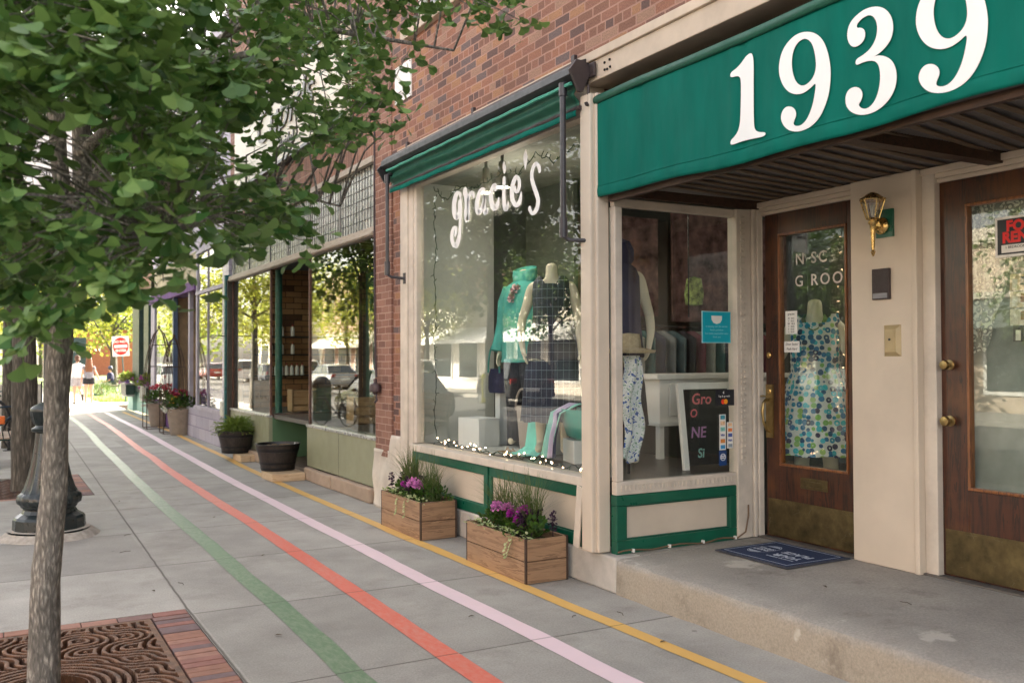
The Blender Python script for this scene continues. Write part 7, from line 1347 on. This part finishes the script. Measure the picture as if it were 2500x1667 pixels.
def bench(x,y,rz,label):
    t=th('slatted_bench',label,'bench',(x,y,0)); M=place(x,y,0,rz); b=MB()
    for i in range(5): b.box(-.75,.75,-.22+.09*i,-.15+.09*i,.43,.45)
    b.xf(M).build('seat',BSL,t); b=MB()
    for i in range(4): b.box(-.75,.75,.24+.02*i,.26+.02*i,.52+.11*i,.61+.11*i)
    b.xf(M).build('backrest',BSL,t)
    for s_ in (-.7,.7): b=MB(); b.tube([(s_,-.26,0),(s_,-.2,.42),(s_,.2,.42),(s_,.3,0)],.02,6).tube([(s_,.2,.42),(s_,.34,.95)],.02,6); b.xf(M).build('leg',BG,t,smooth=True)
bench(.25,16.6,R(90),'slatted bench with dark legs between the second and third street trees')
# ---------------------------------------------------------------- cars
TY_=mat('tyre_rubber',(.015,.015,.015),.8); RIMM=mat('alloy_rim',(.45,.45,.46),.35,metal=.9,bs=0); CGL=mat('car_glass',(.02,.028,.03),.06,var=.1,bs=0,spec=.9); HL=mat('headlight_lens',(.6,.6,.6),.1,bs=0); TL=mat('tail_lens',(.35,.01,.01),.2,bs=0)
def car(kind,x,y,rz,c,label,group,first={}):
    key=(kind,c)
    if key in first: t=dup(first[key]); 
    else:
        t=th('parked_'+kind,'','car',(0,0,0)); m=mat('paint_%s_%d'%(kind,int(c[0]*1000)),c,.25,var=.02,bs=0,coat=1)
        if kind=='suv': L,W,Hh,hood,prof=4.6,.93,1.72,1.02,[(-2.3,.45,.95),(-2.25,.3,1.0),(-1.2,.25,1.02),(0,.25,1.02),(1.0,.25,1.02),(1.9,.27,.95),(2.25,.3,.85),(2.3,.4,.7)]; gp=[(-2.15,1.02,1.05),(-1.95,1.02,1.62),(-1.6,1.02,1.70),(.2,1.02,1.72),(.55,1.02,1.66),(1.25,1.02,1.05)]
        else: L,W,Hh,hood,prof=4.5,.90,1.45,.88,[(-2.25,.4,.8),(-2.2,.3,.92),(-1.3,.22,.93),(0,.22,.92),(.9,.22,.92),(1.8,.25,.82),(2.2,.3,.7),(2.25,.4,.6)]; gp=[(-1.75,.9,.95),(-1.2,.9,1.36),(-.9,.9,1.42),(.2,.9,1.44),(.45,.9,1.38),(1.2,.9,.92)]
        b=MB(); b.loft([[(yy*W_,xx,zz) for yy,zz in ((-.9,z0),(-1,z0+.15),(-1,(z0+z1)/2+.05),(-.94,z1-.04),(-.80,z1),(.80,z1),(.94,z1-.04),(1,(z0+z1)/2+.05),(1,z0+.15),(.9,z0))] for xx,z0,z1 in prof for W_ in [W*(1 if abs(xx)<2 else .88 if abs(xx)>2.22 else .95)]]); b.build('body',m,t,smooth=True,bevel=0)
        b=MB(); b.loft([[(yy,xx,zz) for yy,zz in ((-W*.93,z0),(-W*.93+(z1-z0)*.32,z1),(W*.93-(z1-z0)*.32,z1),(W*.93,z0))] for xx,z0,z1 in gp]); b.build('window',CGL,t)
        b=MB(); b.loft([[(yy,xx,zz) for yy,zz in ((-W*.93+(z1-z0)*.32-.01,z1-.02),(-W*.93+(z1-z0)*.32+.05,z1+.025),(W*.93-(z1-z0)*.32-.05,z1+.025),(W*.93-(z1-z0)*.32+.01,z1-.02))] for xx,z0,z1 in gp[1:-1]])
        for xx in ((gp[1][0],gp[2][0],.1,gp[-1][0]) ):
            z1=gp[2][2]; 
        for k in (-1,1):
            for (a,c_) in ((gp[0],gp[1]),(gp[-1],gp[-2])): b.tube([(k*W*.93,a[0],a[1]),(k*(W*.93-(c_[2]-c_[1])*.32),c_[0],c_[2]+.01)],.035,5)
            b.tube([(k*W*.925,-.25,.95),(k*(W*.93-(gp[3][2]-gp[3][1])*.32),-.25,gp[3][2])],.035,5)
        b.build('roof',m,t,smooth=True)
        for k in (-1,1):
            for wy in (-1.4,1.38):
                b=MB(); b.lathe([(.20,-.10),(.32,-.11),(.345,-.07),(.345,.07),(.32,.11),(.20,.10)],(0,0,0),24); b.v=[(k*(W-.10)+v[2],wy+v[0],.345+v[1]-.13) for v in b.v]; wh=b.build('wheel',TY_,t,smooth=True)
                b=MB(); b.lathe([(.0005,.09),(.05,.10),(.07,.07),(.19,.085),(.215,.095),(.215,-.09),(.0005,-.09)],(0,0,0),20,fn=lambda an,j:1); b.v=[(k*(W-.10)+k*v[2],wy+v[0],.345+v[1]-.13) for v in b.v]; b.build('rim',RIMM,wh,smooth=True)
        zf=prof[-1][2]-.05
        for k in (-1,1): MB().obox((k*W*.68,prof[-1][0]-.06,zf),(.34,.12,.13)).build('headlight',HL,t,bevel=.03); MB().obox((k*W*.74,prof[0][0]+.05,prof[0][2]-.03),(.24,.1,.2)).build('tail_light',TL,t,bevel=.03); MB().obox((k*(W+.09),.95,prof[3][2]+.04),(.16,.1,.12)).build('wing_mirror',m,t,bevel=.03)
        MB().obox((0,prof[-1][0]-.0,zf-.12),(.7,.04,.16)).build('grille',BLACK,t); MB().obox((0,prof[0][0]-.0,.62),(.52,.03,.13)).build('number_plate',WHITE,t)
        first[key]=t
    t.location=(x,y,-.13+.13); t.location.z=-.0; t.rotation_euler=(0,0,rz); t['label']=label; t['group']=group; return t
WC,SC,BC,RC,GC=(.72,.72,.72),(.35,.36,.38),(.015,.016,.02),(.32,.02,.02),(.10,.11,.13)
G_='cars parked along the street'
for a in (('suv',-9.9,31,R(12),BC,'black suv parked across the road opposite the display window'),('suv',-10.0,42,R(2),WC,'first white suv parked across the road, facing the park'),('sedan',-10.1,53,0,SC,'silver saloon car parked across the road behind the first white suv'),('suv',-10.1,60,0,WC,'second white suv parked across the road, past a silver car'),('sedan',-10.0,67,0,GC,'dark grey saloon car parked across the road far away'),('suv',-10.0,75,0,WC,'third white suv parked across the road, farthest of the three'),('sedan',-10,18,0,GC,'dark grey saloon car parked across the road opposite the doors'),('sedan',-1.9,58,0,WC,'white saloon car parked at the near kerb far along the street'),('sedan',-1.9,66,0,GC,'dark grey saloon car parked at the near kerb behind the white one'),('sedan',-10,86,0,RC,'far red saloon car across the road'),('sedan',-1.9,23.5,0,BC,'black saloon car at the near kerb beside the litter bin')): 
    t=car(*a,G_); t.location.z=-.13
    
# ---------------------------------------------------------------- across the road
def block(x,y0,y1,h,c,label,awc=None,name='far_building',win=True):
    t=th(name,label,'building',(x,y0,0)); m=mat('facade%d'%int(y0*10),c,.8,var=.06,scale=1.5,bs=.05)
    MB().box(x-9,x,y0,y1,-.1,h).build('wall',m,t); b=MB(); b.box(x-.02,x+.15,y0-.05,y1+.05,h-.3,h+.15).box(x,x+.10,y0,y1,3.3,3.5); b.build('cornice',mat('far_cornice',(.55,.5,.42),.7),t)
    n=max(1,int((y1-y0)/3)); 
    for i in range(n):
        a=y0+(i+.12)*(y1-y0)/n; c_=y0+(i+.88)*(y1-y0)/n
        f=MB().box(x,x+.06,a,c_,.5,3.0).build('shop_window',WHITE,t); MB().box(x+.061,x+.075,a+.12,c_-.12,.62,2.88).build('pane',CGL,f)
        if h>6:
            f=MB().box(x,x+.06,a+.4,c_-.4,4.4,6.0).build('upper_window',WHITE,t); MB().box(x+.061,x+.075,a+.5,c_-.5,4.5,5.9).build('pane',CGL,f)
    if awc:
        b=MB(); b.loft([[(x+.05,y,3.25),(x+1.3,y,2.6),(x+1.3,y,2.4),(x+1.27,y,2.4),(x+1.27,y,2.56),(x+.05,y,3.18)] for y in (y0+.3,y1-.3)]); b.build('shop_canopy',mat('canopy%d'%int(y0),awc,.7,bs=0),t)
    return t
block(-15,2,14,7.5,(.35,.18,.13),'red brick building across the road opposite the doors'); block(-15,14.2,27,5.2,(.52,.42,.32),'tan low building across the road with an eye care sign',(.10,.13,.12)); block(-15,27.2,40,5.0,(.70,.64,.55),'long white low building across the road with a white canopy',(.75,.74,.72)); block(-15,40.2,56,4.4,(.72,.68,.62),'bright white shop across the road with a white awning',(.8,.8,.78)); block(-15,56.2,70,8,(.40,.26,.20),'brown brick building across the road',(.6,.56,.5)); block(-15,70.2,92,4.6,(.66,.58,.46),'cream low building far across the road'); block(-15,-12,1.8,8,(.45,.38,.30),'tan building across the road behind the viewer')
t=th('house','small red brown house beyond the park','house',(9,110,0)); MB().box(5,14,108,118,0,5).build('wall',mat('house_red',(.42,.14,.08),.8),t); b=MB(); b.loft([[(4.6,y,5),(9.5,y,8),(14.4,y,5)] for y in (107.5,118.5)]); b.build('roof',mat('house_roof',(.12,.10,.10),.8),t); f=MB().box(7,9,107.9,108,1.5,3.5).build('window',WHITE,t)
t=th('eye_care_sign','pale blue lettered sign board on the tan building across the road','sign',(-13,22.5,3.4)); MB().box(-13.62,-13.55,21.3,23.9,3.1,3.8).build('board',mat('dark_board',(.03,.04,.05),.5),t); Mt=Matrix(((0,0,1,-13.53),(1,0,0,22.6),(0,1,0,3.45),(0,0,0,1))); text('eyeDr.',.6,mat('sky_letters',(.35,.6,.75),.5),Mt,'lettering',t,bold=.02); MB().box(-15,-13.6,22.5,22.6,3.4,3.5).build('bracket',BLACK,t)
t=th('crossing_sign','yellow crossing sign on a steel post at the kerb, seen in reflection','sign',(-.4,22,0)); MB().tube([(-.4,21.6,0),(-.4,21.6,3.5)],.045,8).build('post',ALU,t,smooth=True); Mt=place(-.4,21.54,3.1,R(0)); b=MB(); b.obox((0,0,0),(.55,.01,.55),Matrix.Rotation(R(45),3,'Y')); b.xf(Mt).build('board',mat('school_yellow',(.75,.72,.04),.5,bs=0),t)
t=th('stop_paddle_sign','yellow and white pedestrian stop sign standing in the road','sign',(-7,27.7,0)); MB().box(-7.15,-6.85,27.7,27.72,.15,1.1).build('board',mat('school_yellow',(.75,.72,.04),.5,bs=0),t); MB().box(-7.10,-6.90,27.69,27.73,.3,.95).build('white_field',WHITE,t); MB().lathe([(.0005,0),(.3,0),(.3,.05),(.0005,.12)],(-7,27.71,-.13),12).build('foot',BLACK,t)
# distant tree line
tag((lambda b:([bush(b,(random.uniform(-70,90),random.uniform(130,165),random.uniform(2,9)),6,4,5,160,.9,.7,random.Random(i)) for i in range(60)],b)[1])(MB()).build('far_wood',LO),'distant band of trees behind the park','wood',kind='stuff')
# fallen leaves and twigs on the pavement
q=random.Random(77)
for i,(x,y) in enumerate(((1.0,6.9),(1.22,6.95),(1.95,7.65),(1.15,9.2),(2.0,9.75),(1.05,8.4),(2.6,5.2),(3.45,4.75),(3.35,4.2),(1.3,11.4),(2.75,17),(3.2,4.9),(4.3,3.9),(4.4,3.4),(1.5,5.4))):
    zz=.25 if x>3.8 else .003; b=MB(); a=q.uniform(0,6.28); Lh=q.uniform(.02,.05)
    if i%2: b.tube([(x,y,zz+.004),(x+Lh*math.cos(a),y+Lh*math.sin(a),zz+.006),(x+2*Lh*math.cos(a+.3),y+2*Lh*math.sin(a+.3),zz+.004)],.0022,4)
    else: leafat(b,(x,y,zz+.003),(math.cos(a),math.sin(a),.1),(0,0,1),.05,.02,q)
    tag(b.build('fallen_twig' if i%2 else 'fallen_leaf',mat('dry_leaf',(.07,.05,.03),.9)),('small dry twig' if i%2 else 'small dry leaf')+' fallen on the pavement','debris','leaf litter on the pavement')
